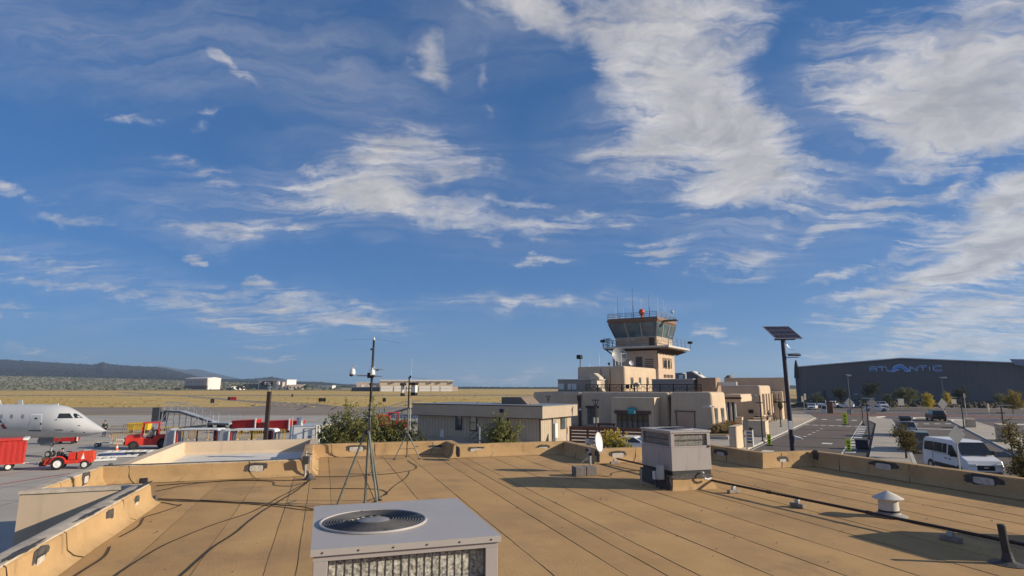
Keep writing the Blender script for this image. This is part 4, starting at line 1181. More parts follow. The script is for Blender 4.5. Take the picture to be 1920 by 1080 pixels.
# ------------------------------------------------------------------ vents
b4 = px(1668, 968, ROOF)
t = thing('roof_vent', 'short white roof vent with a conical rain cap', 'vent', b4, 0)
VENTW = M('vent_white', (0.56, 0.52, 0.46), 0.55, 0.12, 6)
MB().lathe([(.33, .012), (.30, .03), (.215, .06), (.19, .10)], n=28).build('flashing', M('vent_flash', (.26, .25, .23), .7, .3, 5), t, smooth=True)
MB().lathe([(.185, .06), (.185, .10), (.18, .36)], n=28).build('stack', VENTW, t, smooth=True)
MB().lathe([(.192, .07), (.195, .10), (.19, .13)], n=28).build('storm_collar', BLACK, t, smooth=True)
MB().lathe([(.27, .345), (.285, .36), (.16, .43), (.03, .49), (.004, .50)], n=32).build('rain_cap', VENTW, t, smooth=True)
b5 = px(1891, 1058, ROOF)
t = thing('vent_pipe', 'dark upright plumbing vent pipe at the right edge of the roof', 'vent', b5, 0)
MB().lathe([(.24, .010), (.17, .022), (.085, .045), (.066, .12), (.056, .18)], n=24).build('boot', TAR, t, smooth=True)
MB().tube((0, 0, .02), (-.035, .0, .56), .052, n=16).build('pipe', DARK, t)
MB().ring((-.035, 0, .555), .046, .01, n=20, m=5).build('rim', DARK, t)
# ------------------------------------------------------------------ shared builders
def wheel(parent, c, r, w, rim_mat, axis='y', rr=.58):
    t = MB().lathe([(r * rr, -w / 2), (r * .93, -w / 2), (r, -w * .32), (r, w * .32), (r * .93, w / 2), (r * rr, w / 2)], c, 20, axis).build('wheel', RUBBER, parent, smooth=True)
    MB().lathe([(.02, -w * .55), (r * rr * .35, -w * .54), (r * rr * .45, -w * .512), (r * rr * .9, -w * .515), (r * rr * 1.02, -w * .54), (r * rr * 1.02, w * .54), (r * rr * .9, w * .515), (r * rr * .45, w * .512), (r * rr * .35, w * .54), (.02, w * .55)], c, 18, axis).build('rim', rim_mat, t, smooth=True)
    return t

SKIN = M('skin', (0.42, 0.25, 0.17), 0.6, 0.06, 6)
def skin_mesh(name, pts, edges, rad, mat, parent, root=0, sub=1):
    me = bpy.data.meshes.new(name); me.from_pydata(pts, edges, [])
    bm = bmesh.new(); bm.from_mesh(me); L = bm.verts.layers.skin.verify(); bm.verts.ensure_lookup_table()
    for i, v in enumerate(bm.verts):
        v[L].radius = (rad[i], rad[i]); v[L].use_root = (i == root)
    bm.to_mesh(me); bm.free()
    me.materials.append(mat)
    o = bpy.data.objects.new(name, me); COL.objects.link(o); o.parent = parent
    s_ = o.modifiers.new('skin', 'SKIN'); s_.use_smooth_shade = True
    ss = o.modifiers.new('sub', 'SUBSURF'); ss.levels = sub; ss.render_levels = sub
    return o
def person(label, loc, rotz, pose, top, legs_, hair, seat=.45, hat=None, k=1.0):
    """figure about 1.75 m tall; faces -y; pose stand, walk, sit or drive"""
    t = thing('person', label, 'person', loc, rotz)
    hip = .93 if pose in ('stand', 'walk') else seat + .08
    P = {'pel': (0, 0, hip), 'ab': (0, .01, hip + .18), 'ch': (0, 0, hip + .38), 'nk': (0, -.01, hip + .54), 'hd0': (0, -.02, hip + .62), 'hd1': (0, -.02, hip + .76)}
    Rr = {'pel': .135, 'ab': .125, 'ch': .15, 'nk': .055, 'hd0': .075, 'hd1': .095}
    E_ = [('pel', 'ab'), ('ab', 'ch'), ('ch', 'nk'), ('nk', 'hd0'), ('hd0', 'hd1')]
    for s_ in (-1, 1):
        n = 'l' if s_ < 0 else 'r'
        P['sh' + n] = (s_ * .18, 0, hip + .46); Rr['sh' + n] = .06
        if pose in ('stand', 'walk'):
            sw = .14 * s_ if pose == 'walk' else 0
            P['el' + n] = (s_ * .25, .03 - sw, hip + .18); P['wr' + n] = (s_ * .26, -.06 - sw * 1.6, hip - .06); P['ha' + n] = (s_ * .26, -.09 - sw * 1.8, hip - .14)
            P['hi' + n] = (s_ * .09, 0, hip - .06); P['kn' + n] = (s_ * .10, -.02 + sw, .50); P['an' + n] = (s_ * .10, .03 + sw * 2, .09); P['to' + n] = (s_ * .11, -.13 + sw * 2, .04)
        else:
            P['el' + n] = (s_ * .24, -.08, hip + .20); P['wr' + n] = (s_ * .18, -.30, hip + .20); P['ha' + n] = (s_ * .17, -.37, hip + .21)
            P['hi' + n] = (s_ * .09, -.02, hip - .01); P['kn' + n] = (s_ * .11, -.44, hip + .02); P['an' + n] = (s_ * .11, -.46, hip - .40); P['to' + n] = (s_ * .12, -.60, hip - .45)
        for a, b in (('el', .045), ('wr', .03), ('ha', .038), ('hi', .10), ('kn', .06), ('an', .042), ('to', .04)): Rr[a + n] = b
        E_ += [('ch', 'sh' + n), ('sh' + n, 'el' + n), ('el' + n, 'wr' + n), ('wr' + n, 'ha' + n), ('pel', 'hi' + n), ('hi' + n, 'kn' + n), ('kn' + n, 'an' + n), ('an' + n, 'to' + n)]
    def sub(keys, grow, name, mat):
        ks = [q for q in P if q in keys]
        es = [(ks.index(a), ks.index(b)) for a, b in E_ if a in keys and b in keys]
        skin_mesh(name, [P[q] for q in ks], es, [Rr[q] + grow for q in ks], mat, t)
    sub(set(P), 0, 'body', SKIN)
    sub({'pel', 'ab', 'ch', 'shl', 'shr', 'ell', 'elr', 'wrl', 'wrr'}, .022, 'jacket', top)
    sub({'pel', 'hil', 'hir', 'knl', 'knr', 'anl', 'anr'}, .02, 'trousers', legs_)
    hz = hip + .77
    MB().ball((0, .0, hz), .105, .115, .085, 10, 6).build('cap' if hat else 'hair', hat or hair, t, smooth=True)
    for s_ in (-1, 1):
        MB().box(s_ * .11 - .05, P['to' + ('l' if s_ < 0 else 'r')][1] - .07, P['tol'][2] - .045, s_ * .11 + .05, P['to' + ('l' if s_ < 0 else 'r')][1] + .2, P['tol'][2] + .05).build('shoe', BLACK, t, bev=.02)
    if k != 1.0: t.scale = (k, k, k)
    return t
HIVIS = M('hi_vis_vest', (0.45, 0.50, 0.05), 0.7, 0.1, 5); NAVY = M('navy_cloth', (0.018, 0.022, 0.045), 0.8, 0.2, 6)
DKGREEN = M('dark_green_cloth', (0.035, 0.05, 0.03), .8, .2, 6); PALECL = M('pale_cloth', (0.50, 0.46, 0.38), .8, .08, 6); HAIR = M('dark_hair', (.02, .014, .01), .7, .2, 8)

# ------------------------------------------------------------------ the regional jet
JETW = M('jet_white', (0.52, 0.525, 0.53), 0.35, 0.025, .5, spec=.45)
dj = 48.0
nose = pd(199, 808, dj)
jet = thing('passenger_jet', 'white regional jet parked nose to the right at the left edge of the apron', 'airplane', (nose.x, dj, 0), 0)
top = [(199, 807.4), (192, 803), (180, 796), (168, 788.5), (160, 783.5), (150, 776), (140, 769.8), (128, 763.5), (116, 760), (100, 758.4), (70, 758), (0, 758)]
bot = [(199, 808.6), (192, 811.5), (180, 814.8), (168, 817), (160, 818.2), (150, 819.3), (140, 820), (128, 820.6), (116, 821), (100, 821.3), (70, 821.5), (0, 821.5)]
def sec(x, zt, zb, n=28, wide=1.0):
    zc = (zt + zb) / 2; h = (zt - zb) / 2
    w = min(1.345, h * wide)
    return [(x, w * math.sin(2 * math.pi * k / n), zc + h * math.cos(2 * math.pi * k / n)) for k in range(n)]
sections = []
for (xt, yt), (xb, yb) in zip(top, bot):
    a = pd(xt, yt, dj); b = pd(xb, yb, dj)
    sections.append(sec(a.x - nose.x, a.z, b.z, wide=1.12 if xt > 150 else 1.0))
zt_, zb_ = pd(0, 758, dj).z, pd(0, 821.5, dj).z
for s_, kk in ((-20, 1), (-23, .9), (-26, .7), (-29, .4), (-31, .12)):
    zc = (zt_ + zb_) / 2 + (1 - kk) * .8; h = (zt_ - zb_) / 2 * kk
    sections.append(sec(s_, zc + h, zc - h))
MB().loft(sections).build('fuselage', JETW, jet, smooth=True)
def jl(x, y, off=0.0):
    """pixel on the near side of the fuselage -> local x, z and the y of the skin there"""
    dep = .6
    for _ in range(5):
        q = pd(x, y, dj - dep); X_ = min(-.02, q.x - nose.x)
        for s1, s2 in zip(sections, sections[1:]):
            x1, x2 = s1[0][0], s2[0][0]
            if x2 <= X_ <= x1:
                t = (X_ - x1) / (x2 - x1)
                zt2 = lerp(s1[0][2], s2[0][2], t); zb2 = lerp(s1[14][2], s2[14][2], t); w = lerp(max(p[1] for p in s1), max(p[1] for p in s2), t)
                break
        zc = (zt2 + zb2) / 2; h = (zt2 - zb2) / 2
        u = max(-.97, min(.97, (q.z - zc) / h))
        dep = w * math.sqrt(1 - u * u)
    return Vector((X_, -dep - off, zc + u * h))
def skin_patch(name, pix, mat, off=.012, parent=jet, m=5):
    """quad patch following the fuselage skin"""
    a, b, c, d = pix; mb = MB(); vs = []
    for i in range(m + 1):
        for j in range(m + 1):
            s_, t = i / m, j / m
            x = lerp(lerp(a[0], b[0], s_), lerp(d[0], c[0], s_), t); y = lerp(lerp(a[1], b[1], s_), lerp(d[1], c[1], s_), t)
            vs.append(jl(x, y, off))
    mb.v = [tuple(v) for v in vs]
    for i in range(m):
        for j in range(m): mb.f.append((i * (m + 1) + j, (i + 1) * (m + 1) + j, (i + 1) * (m + 1) + j + 1, i * (m + 1) + j + 1))
    return mb.build(name, mat, parent, fix=False, smooth=True)
skin_patch('cockpit_window', [(111.5, 775.2), (131, 775), (137.5, 784), (107.5, 784.3)], GLASS)
skin_patch('cockpit_window', [(135, 775.2), (147, 775.8), (157.5, 783.4), (141, 784)], GLASS)
GREYP = M('jet_grey_line', (0.30, 0.31, 0.32), .5, .1, 3)
dr = skin_patch('door', [(59, 776), (80, 776.4), (77.5, 808.5), (54, 808)], M('jet_door_line', (0.80, 0.80, 0.79), .4, .03, 1), .010)
skin_patch('door_panel', [(61, 778), (78, 778.3), (75.8, 806), (56.2, 805.6)], JETW, .018, dr)
skin_patch('door_sill', [(54.5, 806), (77.5, 806.5), (77.3, 808.8), (54, 808.4)], M('sill', (.12, .12, .12), .6, .1, 3), .022, dr)
skin_patch('door_window', [(65.5, 783), (70.5, 783), (70.5, 786), (65.5, 786)], GLASS, .024, dr)
skin_patch('handle', [(76.3, 792.5), (78.3, 792.5), (78, 797), (76, 797)], DARK, .024, dr)
for x in (3, 22, 43, -16, -35):
    if x > 0:
        w_ = skin_patch('cabin_window', [(x - 1.6, 777), (x + 2.4, 777), (x + 1.8, 784.5), (x - 2.2, 784.5)], GREYP, .010)
        skin_patch('pane', [(x - .4, 778), (x + 2, 778), (x + 1.5, 783.6), (x - .9, 783.6)], M('cabin_pane', (.25, .26, .27), .2, .2, 3), .016, w_)
skin_patch('livery_mark', [(1.5, 797), (6, 794), (13.5, 804), (6, 804)], M('livery_red', (.22, .03, .035), .4, .1, 3), .012)
skin_patch('livery_mark', [(-3, 786), (-.5, 786), (4, 792.5), (-3, 792.5)], M('livery_navy', (.03, .045, .10), .4, .1, 3), .012)
skin_patch('livery_mark', [(0, 785), (9, 785), (14.5, 794), (6, 793.5)], M('livery_grey', (.45, .48, .52), .4, .05, 3), .011)
skin_patch('access_panel', [(103, 805.5), (118, 805.5), (118, 807), (103, 807)], DARK, .012)
for x, y in ((149, 798), (136, 809), (158, 811), (106, 787)):
    skin_patch('probe', [(x - 2, y - .7), (x + 2, y - .7), (x + 2, y + .6), (x - 2, y + .6)], DARK, .03)
for x in (0, 41):
    q = pd(x, 758, dj); X_ = q.x - nose.x
    MB().slab([(-.25, -.05), (.12, -.05), (-.02, .33), (-.33, .36)], (X_, -.02, q.z), (1, 0, 0), (0, 0, 1), (0, .04, 0)).build('blade_aerial', OFFWHITE, jet)
q = pd(107, 758.5, dj)
MB().box(q.x - nose.x - .3, -.04, q.z - .05, q.x - nose.x + .12, .04, q.z + .06).build('beacon', OFFWHITE, jet, bev=.02)
# nose gear and its doors
gx = pd(97, 830, dj).x - nose.x
gz = pd(97, 821, dj).z
MB().tube((gx, 0, .3), (gx + .1, 0, gz + .2), .07, n=8).tube((gx + .05, 0, .8), (gx + .8, 0, gz + .1), .04, n=6).build('nose_gear', GALV, jet)
for s_ in (-.2, .2): wheel(jet, (gx, s_, .25), .25, .17, OFFWHITE)
MB().slab([(-.9, .1), (-1.05, -.25), (-.7, -.55), (.1, -.58), (.2, .1)], (gx + .15, -.38, gz), (1, 0, 0), (0, 0, 1), (0, .03, 0)).build('gear_door', M('gear_door', (.20, .20, .205), .5, .1, 2), jet)
# wing and tail, beyond the frame but part of it
MB().loft([[(-12, -1, 1.75), (-18, -1, 1.7), (-18, -1, 1.6), (-12, -1, 1.5)], [(-17, -11, 2.4), (-19.2, -11, 2.4), (-19.2, -11, 2.33), (-17, -11, 2.3)]]).build('wing', JETW, jet)
MB().loft([[(-12, 1, 1.75), (-18, 1, 1.7), (-18, 1, 1.6), (-12, 1, 1.5)], [(-17, 11, 2.4), (-19.2, 11, 2.4), (-19.2, 11, 2.33), (-17, 11, 2.3)]]).build('wing', JETW, jet)
MB().loft([[(-24.5, -.12, 4), (-30, -.05, 4), (-30, .05, 4), (-24.5, .12, 4)], [(-28.5, -.07, 7.4), (-31.5, -.03, 7.4), (-31.5, .03, 7.4), (-28.5, .07, 7.4)]]).build('tail_fin', JETW, jet)

# crew near the nose
person('ground crew member in dark clothes standing just beyond the jet nose', px(194.5, 818.5, 0), .3, 'stand', DKGREEN, NAVY, HAIR)

# ------------------------------------------------------------------ baggage tractor and cart, front left
bt = px(126, 879, 0)
tr = thing('baggage_tractor', 'open red baggage tractor with white wheel rims in front of the jet', 'tractor', bt, RAD(26))
tr.scale = (.8, .8, .84)
MB().loft([[(-1.6, y, .42), (-1.5, y, .8), (-.95, y, .95), (-.2, y, .72), (1.7, y, .78), (1.75, y, .45)] for y in (-.55, .55)]).build('chassis', RED, tr, bev=.03)
MB().loft([[(.65, y, .78), (.62, y, 1.32), (1.1, y, 1.40), (1.84, y, 1.34), (1.9, y, .6), (1.7, y, .5)] for y in (-.5, .5)]).build('hood', RED2, tr, bev=.05)
MB().slab([(.95, .72), (1.1, 1.25), (1.22, .78)], (0, -.512, 0), (1, 0, 0), (0, 0, 1), (0, .008, 0)).build('hood_mark', WHITE, tr)
MB().box(1.05, -.35, 1.405, 1.5, .35, 1.43).build('hood_cap', OFFWHITE, tr)
MB().box(.05, -.5, .75, .55, .5, 1.3).build('cowl', RED, tr, bev=.03)
MB().box(-.75, -.35, .72, -.25, .35, .9).box(-.8, -.35, .9, -.66, .35, 1.4).build('seat', BLACK, tr, bev=.03)
MB().ring((-.02, 0, 1.36), .2, .02, n=18, m=5).tube((-.02, 0, 1.36), (.2, 0, 1.1), .02, n=6).build('steering_wheel', BLACK, tr)
for y in (-.58, .58):
    MB().loft([[(-.6 + .58 * math.cos(a) , y + s_ * .16, .5 + .58 * math.sin(a)) for a in [math.pi * .05 + math.pi * .9 * i / 8 for i in range(9)]] + [(-.6 + .5 * math.cos(a), y + s_ * .16, .5 + .5 * math.sin(a)) for a in [math.pi * .95 - math.pi * .9 * i / 8 for i in range(9)]] for s_ in (-1, 1)]).build('mudguard', RED, tr)
    wheel(tr, (-.6, y, .47), .47, .3, WHITE)
    wheel(tr, (1.28, y, .33), .33, .24, OFFWHITE)
MB().box(-1.95, -.2, .3, -1.5, .2, .62).build('hitch', BROWN, tr, bev=.02)
MB().box(-1.75, -.45, .6, -1.35, .45, .95).build('battery_box', M('box_rust', (.14, .055, .03), .8, .3, 6), tr, bev=.02)

bc = px(45, 879, 0) - Vector((1.25 * math.cos(RAD(36)), 1.25 * math.sin(RAD(36)), 0))
ca = thing('baggage_cart', 'red curtained baggage cart hitched behind the open tractor at the left edge', 'cart', bc, RAD(36))
MB().box(-3.0, -.75, .42, 1.2, .75, .52).build('bed', RED, ca)
MB().loft([[(-3.0, y, 1.95), (1.22, y, 1.95), (1.28, y, 2.02), (1.22, y, 2.08), (-3.0, y, 2.08)] for y in (-.82, .82)]).build('roof', RED, ca)
MB().box(1.02, -.84, 1.94, 1.32, .84, 2.1).build('roof_end', OFFWHITE, ca, bev=.03)
for x in (-3, -1.65, -.25, 1.14):
    MB().box(x, -.76, .52, x + .06, -.70, 1.95).build('post', RED, ca); MB().box(x, .70, .52, x + .06, .76, 1.95).build('post', RED, ca)
for i in range(3):
    x0 = -2.94 + i * 1.4; cu = MB(); n = 14; vs = []
    for j in range(n + 1):
        x = x0 + 1.3 * j / n; y = -.745 + .02 * math.sin(j * 1.9 + i)
        vs += [(x, y - .01, .5), (x, y, 1.95)]
    cu.v = vs; cu.f = [(2 * j, 2 * j + 2, 2 * j + 3, 2 * j + 1) for j in range(n)]
    cu.build('curtain', REDCLOTH, ca, fix=False, smooth=True)
MB().box(1.12, -.7, .5, 1.18, .7, 1.93).build('end_panel', RED, ca)
for x in (-2.2, .45):
    for y in (-.6, .6): wheel(ca, (x, y, .24), .24, .16, WHITE)
q = bt + Vector((-1.5 * math.cos(RAD(26)), -1.5 * math.sin(RAD(26)), 0)) - bc; hx_, hy_ = q.x * math.cos(RAD(36)) + q.y * math.sin(RAD(36)), -q.x * math.sin(RAD(36)) + q.y * math.cos(RAD(36))
MB().bar((1.2, 0, .36), (hx_, hy_, .4), .11, .07).build('tow_bar', OFFWHITE, ca)
MB().bar((1.1, -.3, .4), (1.5, 0, .37), .06).bar((1.1, .3, .4), (1.5, 0, .37), .06).build('tow_frame', OFFWHITE, ca)

# small white tow bar on wheels, cone, hoses and folded ramp sections near it
tb = px(190, 838, 0)
t = thing('tow_bar', 'white aircraft tow bar on two little wheels beyond the tractor', 'tow bar', tb, RAD(12))
MB().bar((-.4, 0, .42), (1.6, .1, .3), .09, .09).bar((1.0, -.2, .62), (1.9, .1, .62), .05).bar((1.0, -.2, .35), (1.0, -.2, .62), .05).build('bar', OFFWHITE, t)
for y in (-.25, .25): wheel(t, (-.3, y, .2), .2, .12, OFFWHITE)
cn = px(218, 848, 0)
t = thing('traffic_cone', 'orange traffic cone with a pale band beside the blue hoses', 'cone', cn, .3)
MB().box(-.2, -.2, 0.006, .2, .2, .05).build('base', ORANGE, t, bev=.02)
cb_ = MB().lathe([(.15, .05), (.05, .68), (.02, .72)], n=16).build('cone', ORANGE, t, smooth=True)
MB().lathe([(.106, .36), (.078, .53)], n=16).build('reflective_band', OFFWHITE, t)
hs_ = px(212, 858, 0)
t = thing('hose_coil', 'coil of dark blue service hose lying on the apron by the cone', 'hose', hs_, .2)
HOSEB = M('hose_blue', (.04, .07, .17), .6, .25, 3); HOSEK = M('hose_dark', (.03, .035, .05), .6, .25, 3)
for i, (cx_, cy_, rr) in enumerate(((-.5, 0, .75), (.5, .25, .6), (1.1, 1.2, .55), (-.2, .1, .6))):
    mb = MB()
    mb.path([(cx_ + rr * 1.4 * math.cos(a), cy_ + rr * .8 * math.sin(a), .08 + .05 * i + .02 * math.sin(3 * a)) for a in [6.28 * q / 24 for q in range(25)]], .07, 6)
    mb.build('hose', (HOSEK, HOSEB)[i % 2], t, fix=False, smooth=True)
MB().tube((-.35, -.3, .22), (.8, -.1, .22), .16, n=10).build('hose', HOSEB, t)
for i, (x, y, a_, L, lab) in enumerate(((148, 866, 33, 4.6, 'nearest white slatted ramp panel lying flat outside the left parapet'), (196, 858, 22, 4.6, 'white slatted ramp panel lying flat between tractor and cone'), (250, 850, 12, 4.6, 'farther white slatted ramp panel lying flat by the court wall'))):
    q = px(x, y, 0)
    t = thing('ramp_panel', lab, 'ramp panel', q, RAD(a_), 'white slatted panels on the apron')
    MB().box(-L / 2, -.8, .05, L / 2, -.72, .2).box(-L / 2, .72, .05, L / 2, .8, .2).build('rail', OFFWHITE, t)
    s0 = None
    for j in range(9):
        xx = -L / 2 + .1 + (L - .4) * j / 8
        if s0 is None: s0 = MB().box(0, -.72, .1, .26, .72, .18).build('slat', OFFWHITE, t); s0.location = (xx, 0, 0)
        else: part(s0, t, (xx, 0, 0))

# ------------------------------------------------------------------ cab tug with driver
tg = px(280, 841, 0); k = 54.0 / FPX
def make_tug(label, loc, rotz, cabless=False):
    """faces -x"""
    t = thing('tow_tractor', label, 'tractor', loc, rotz)
    MB().loft([[(-1.85, y, .35), (-1.9, y, 1.0), (-1.75, y, 1.22), (-.75, y, 1.32), (-.6, y, 1.0), (.2, y, .9), (.4, y, 1.2), (1.75, y, 1.25), (1.9, y, .9), (1.9, y, .3), (-.4, y, .35)] for y in (-.62, .62)]).build('body', RED, t, bev=.05)
    MB().box(-1.96, -.5, .42, -1.88, .5, 1.0).build('grille', BLACK, t)
    MB().box(-1.99, -.58, .72, -1.9, -.34, .92).build('headlight', OFFWHITE, t, bev=.02)
    MB().box(-1.99, .34, .72, -1.9, .58, .92).build('headlight', OFFWHITE, t, bev=.02)
    for (x, y) in ((-.68, -.56), (-.68, .56), (.62, -.56), (.62, .56)):
        MB().bar((x, y, .95), (x * .86 if x < 0 else x, y, 2.26), .1).build('cab_post', RED, t)
    MB().box(-.66, -.66, 2.24, .74, .66, 2.34).build('cab_roof', RED, t, bev=.04)
    MB().box(.58, -.5, 1.2, .62, .5, 2.2).build('rear_window', GLASS, t)
    MB().quad((-.70, -.5, 1.28), (-.70, .5, 1.28), (-.6, .5, 2.2), (-.6, -.5, 2.2)).build('windscreen', M('clear_pane', (.10, .12, .13), .05, .2, 1), t)
    MB().box(.02, -.34, .85, .48, .34, 1.05).box(.42, -.34, 1.0, .54, .34, 1.6).build('seat', BLACK, t, bev=.03)
    MB().box(1.85, -.55, .3, 1.98, -.3, 1.0).build('rear_panel', RED2, t)
    MB().box(1.9, -.12, .35, 2.05, .12, .6).build('hitch', DARK, t)
    for y in (-.6, .6):
        MB().loft([[(1.05 + .62 * math.cos(a), y + s_ * .17, .47 + .62 * math.sin(a)) for a in [math.pi * .0 + math.pi * 1.0 * i / 8 for i in range(9)]] + [(1.05 + .5 * math.cos(a), y + s_ * .17, .47 + .5 * math.sin(a)) for a in [math.pi - math.pi * i / 8 for i in range(9)]] for s_ in (-1, 1)]).build('mudguard', RED, t)
        wheel(t, (1.05, y, .47), .47, .28, DARK)
        wheel(t, (-1.2, y, .38), .38, .24, DARK)
    return t
tug = make_tug('red tow tractor with a cab and a driver, parked by the yellow barriers', tg, RAD(27))
person('driver in pale clothes sitting in the red cab tractor', tg + Vector((.16, -.02, .62)), RAD(-94), 'drive', PALECL, PALECL, HAIR, seat=.42, hat=OFFWHITE, k=.95)
person('tractor operator in a dark jacket seated on the open red tractor', bt + Vector((-.34, -.16, .40)), RAD(116), 'drive', NAVY, DKGREEN, HAIR, seat=.42, hat=BLACK, k=.74)

# ------------------------------------------------------------------ boarding ramps
def make_ramp(label, loc, rotz):
    t = thing('boarding_ramp', label, 'boarding ramp', loc, rotz, 'aluminium boarding ramps on the apron')
    def deck(a, b, w, y):
        MB().bar((a[0], y, a[1]), (b[0], y, b[1]), w, .14).build('deck', ALU, t)
        for s_ in (-1, 1):
            yy = y + s_ * w / 2
            MB().bar((a[0], yy, a[1] - .08), (b[0], yy, b[1] - .08), .06, .22).build('side_beam', M('beam_dark', (.10, .105, .11), .5, .2, 3), t)
            MB().bar((a[0], yy, a[1] + 1.05), (b[0], yy, b[1] + 1.05), .05).bar((a[0], yy, a[1] + .55), (b[0], yy, b[1] + .55), .035).build('handrail', ALU, t)
            n = max(2, int(abs(b[0] - a[0]) / 1.1))
            for i in range(n + 1):
                x = lerp(a[0], b[0], i / n); z = lerp(a[1], b[1], i / n)
                MB().bar((x, yy, z), (x, yy, z + 1.06), .05).build('rail_post', ALU, t)
    deck((-4.0, 2.45), (-1.9, 2.35), 1.3, 0)
    deck((-1.9, 2.35), (2.6, 1.0), 1.3, 0)
    deck((2.6, .95), (5.4, .9), 2.6, -.6)
    deck((2.6, .75), (-4.2, .14), 1.3, -1.35)
    MB().box(-5.5, -.75, 1.0, -4.5, .75, 2.85).build('canopy', M('canopy_dark', (.10, .10, .105), .7, .2, 3), t, bev=.04)
    for y in (-.25, .25): MB().box(-5.54, y - .03, 1.0, -5.5, y + .03, 2.85).build('canopy_rib', GALV, t)
    MB().bar((-4.4, -.6, .1), (-4.1, -.6, 2.4), .1).bar((-4.4, .6, .1), (-4.1, .6, 2.4), .1).bar((-4.4, -.6, .8), (-3.6, -.6, 2.3), .06).build('tower_frame', ALU, t)
    for x, z in ((-1.0, 2.0), (1.2, 1.3), (-2.6, 2.2)):
        for y in (-.6, .6): MB().bar((x, y, .05), (x, y, z), .08).build('leg', GALV, t)
    MB().bar((-.3, -.62, .3), (.5, -.62, 1.4), .06).bar((-4, -.62, .25), (1.2, -.62, .25), .08).bar((-4, .62, .25), (4.6, .62, .25), .08).build('brace', GALV, t)
    for x in (2.9, 4.6):
        for y in (-1.6, .5): wheel(t, (x, y, .36), .36, .2, DARK)
    MB().bar((5.0, -.6, .5), (6.0, -.6, .3), .07).build('draw_bar', DARK, t)
    return t
rp = px(366, 806, 0)
ramp1 = make_ramp('switchback aluminium boarding ramp standing behind the red cab tractor', rp, RAD(-3))
ramp2 = dup(ramp1, px(738, 796, 0), RAD(176), 'switchback aluminium boarding ramp behind the big shrubs and small tripod')
p = px(262, 812, 0)
t = thing('equipment_bin', 'yellow plastic equipment bin behind the red cab tractor', 'bin', p, .2)
MB().loft([[(-1.2, -.5, .35), (1.0, -.5, .35), (1.0, .5, .35), (-1.2, .5, .35)], [(-1.3, -.6, 1.2), (1.1, -.6, 1.3), (1.1, .6, 1.3), (-1.3, .6, 1.2)]]).build('tub', YELLOW, t, bev=.05)
MB().box(-1.0, -.4, .02, -.8, .4, .36).box(.7, -.4, .02, .9, .4, .36).build('skid', DARK, t)

# ------------------------------------------------------------------ crowd barriers
def make_barrier(label, loc, rotz, mat, L=2.0):
    t = thing('crowd_barrier', label, 'barrier', loc, rotz, 'tubular barriers along the apron edge')
    MB().bar((-L / 2, 0, .18), (L / 2, 0, .18), .05).bar((-L / 2, 0, 1.08), (L / 2, 0, 1.08), .05).bar((-L / 2, 0, 0.1), (-L / 2, 0, 1.1), .05).bar((L / 2, 0, 0.1), (L / 2, 0, 1.1), .05).build('frame', mat, t)
    s0 = MB().bar((0, 0, .18), (0, 0, 1.08), .03).build('bar', mat, t); s0.location = (-L / 2 + .16, 0, 0)
    n = int(L / .17)
    for i in range(1, n - 1): part(s0, t, (-L / 2 + .16 + i * (L - .32) / (n - 2), 0, 0))
    MB().box(-L / 2 - .03, -.3, .01, -L / 2 + .03, .3, .06).box(L / 2 - .03, -.3, .01, L / 2 + .03, .3, .06).build('foot', mat, t)
    return t
PALEY = M('barrier_buff', (.50, .34, .16), .6, .12, 4)
br0 = make_barrier('buff barrier at the far left of the row, left of the cab tractor', px(232, 836, 0), RAD(20), PALEY, 2.0)
brs = [(228, 818, -4, 'buff barrier behind the nose of the cab tractor', 1.3), (250, 815, -4, 'buff barrier in front of the yellow equipment bin', 1.3), (312, 821, -3, 'barrier just right of the cab tractor, below the ramp', 1.0), (326, 822, -3, 'barrier between the cab tractor and the white canopy cart', 1.0),
       (348, 825, 0, 'barrier seen through the left half of the first canopy cart', 1.0), (372, 825, 0, 'barrier seen through the right half of the first canopy cart', 1.0), (422, 825, 0, 'barrier between the two white canopy carts', 1.25), (462, 824, 0, 'barrier seen through the left of the second canopy cart', 1.0), (482, 824, 0, 'barrier seen through the middle of the second canopy cart', 1.0), (517, 826, 6, 'barrier between the second canopy cart and the white container', 1.0)]
bry = make_barrier('bright yellow barrier between tractor and ramp', px(318, 820, 0), RAD(10), YELLOW, 1.7)
bry['label'] = brs[2][3] + ', bright yellow'
for i, (x, y, a_, lab, s_) in enumerate(brs):
    if i == 2: continue
    dup(bry if i in (3, 7, 8, 9) else br0, px(x, y, 0), RAD(a_), lab, scale=(s_, 1, 1.05))

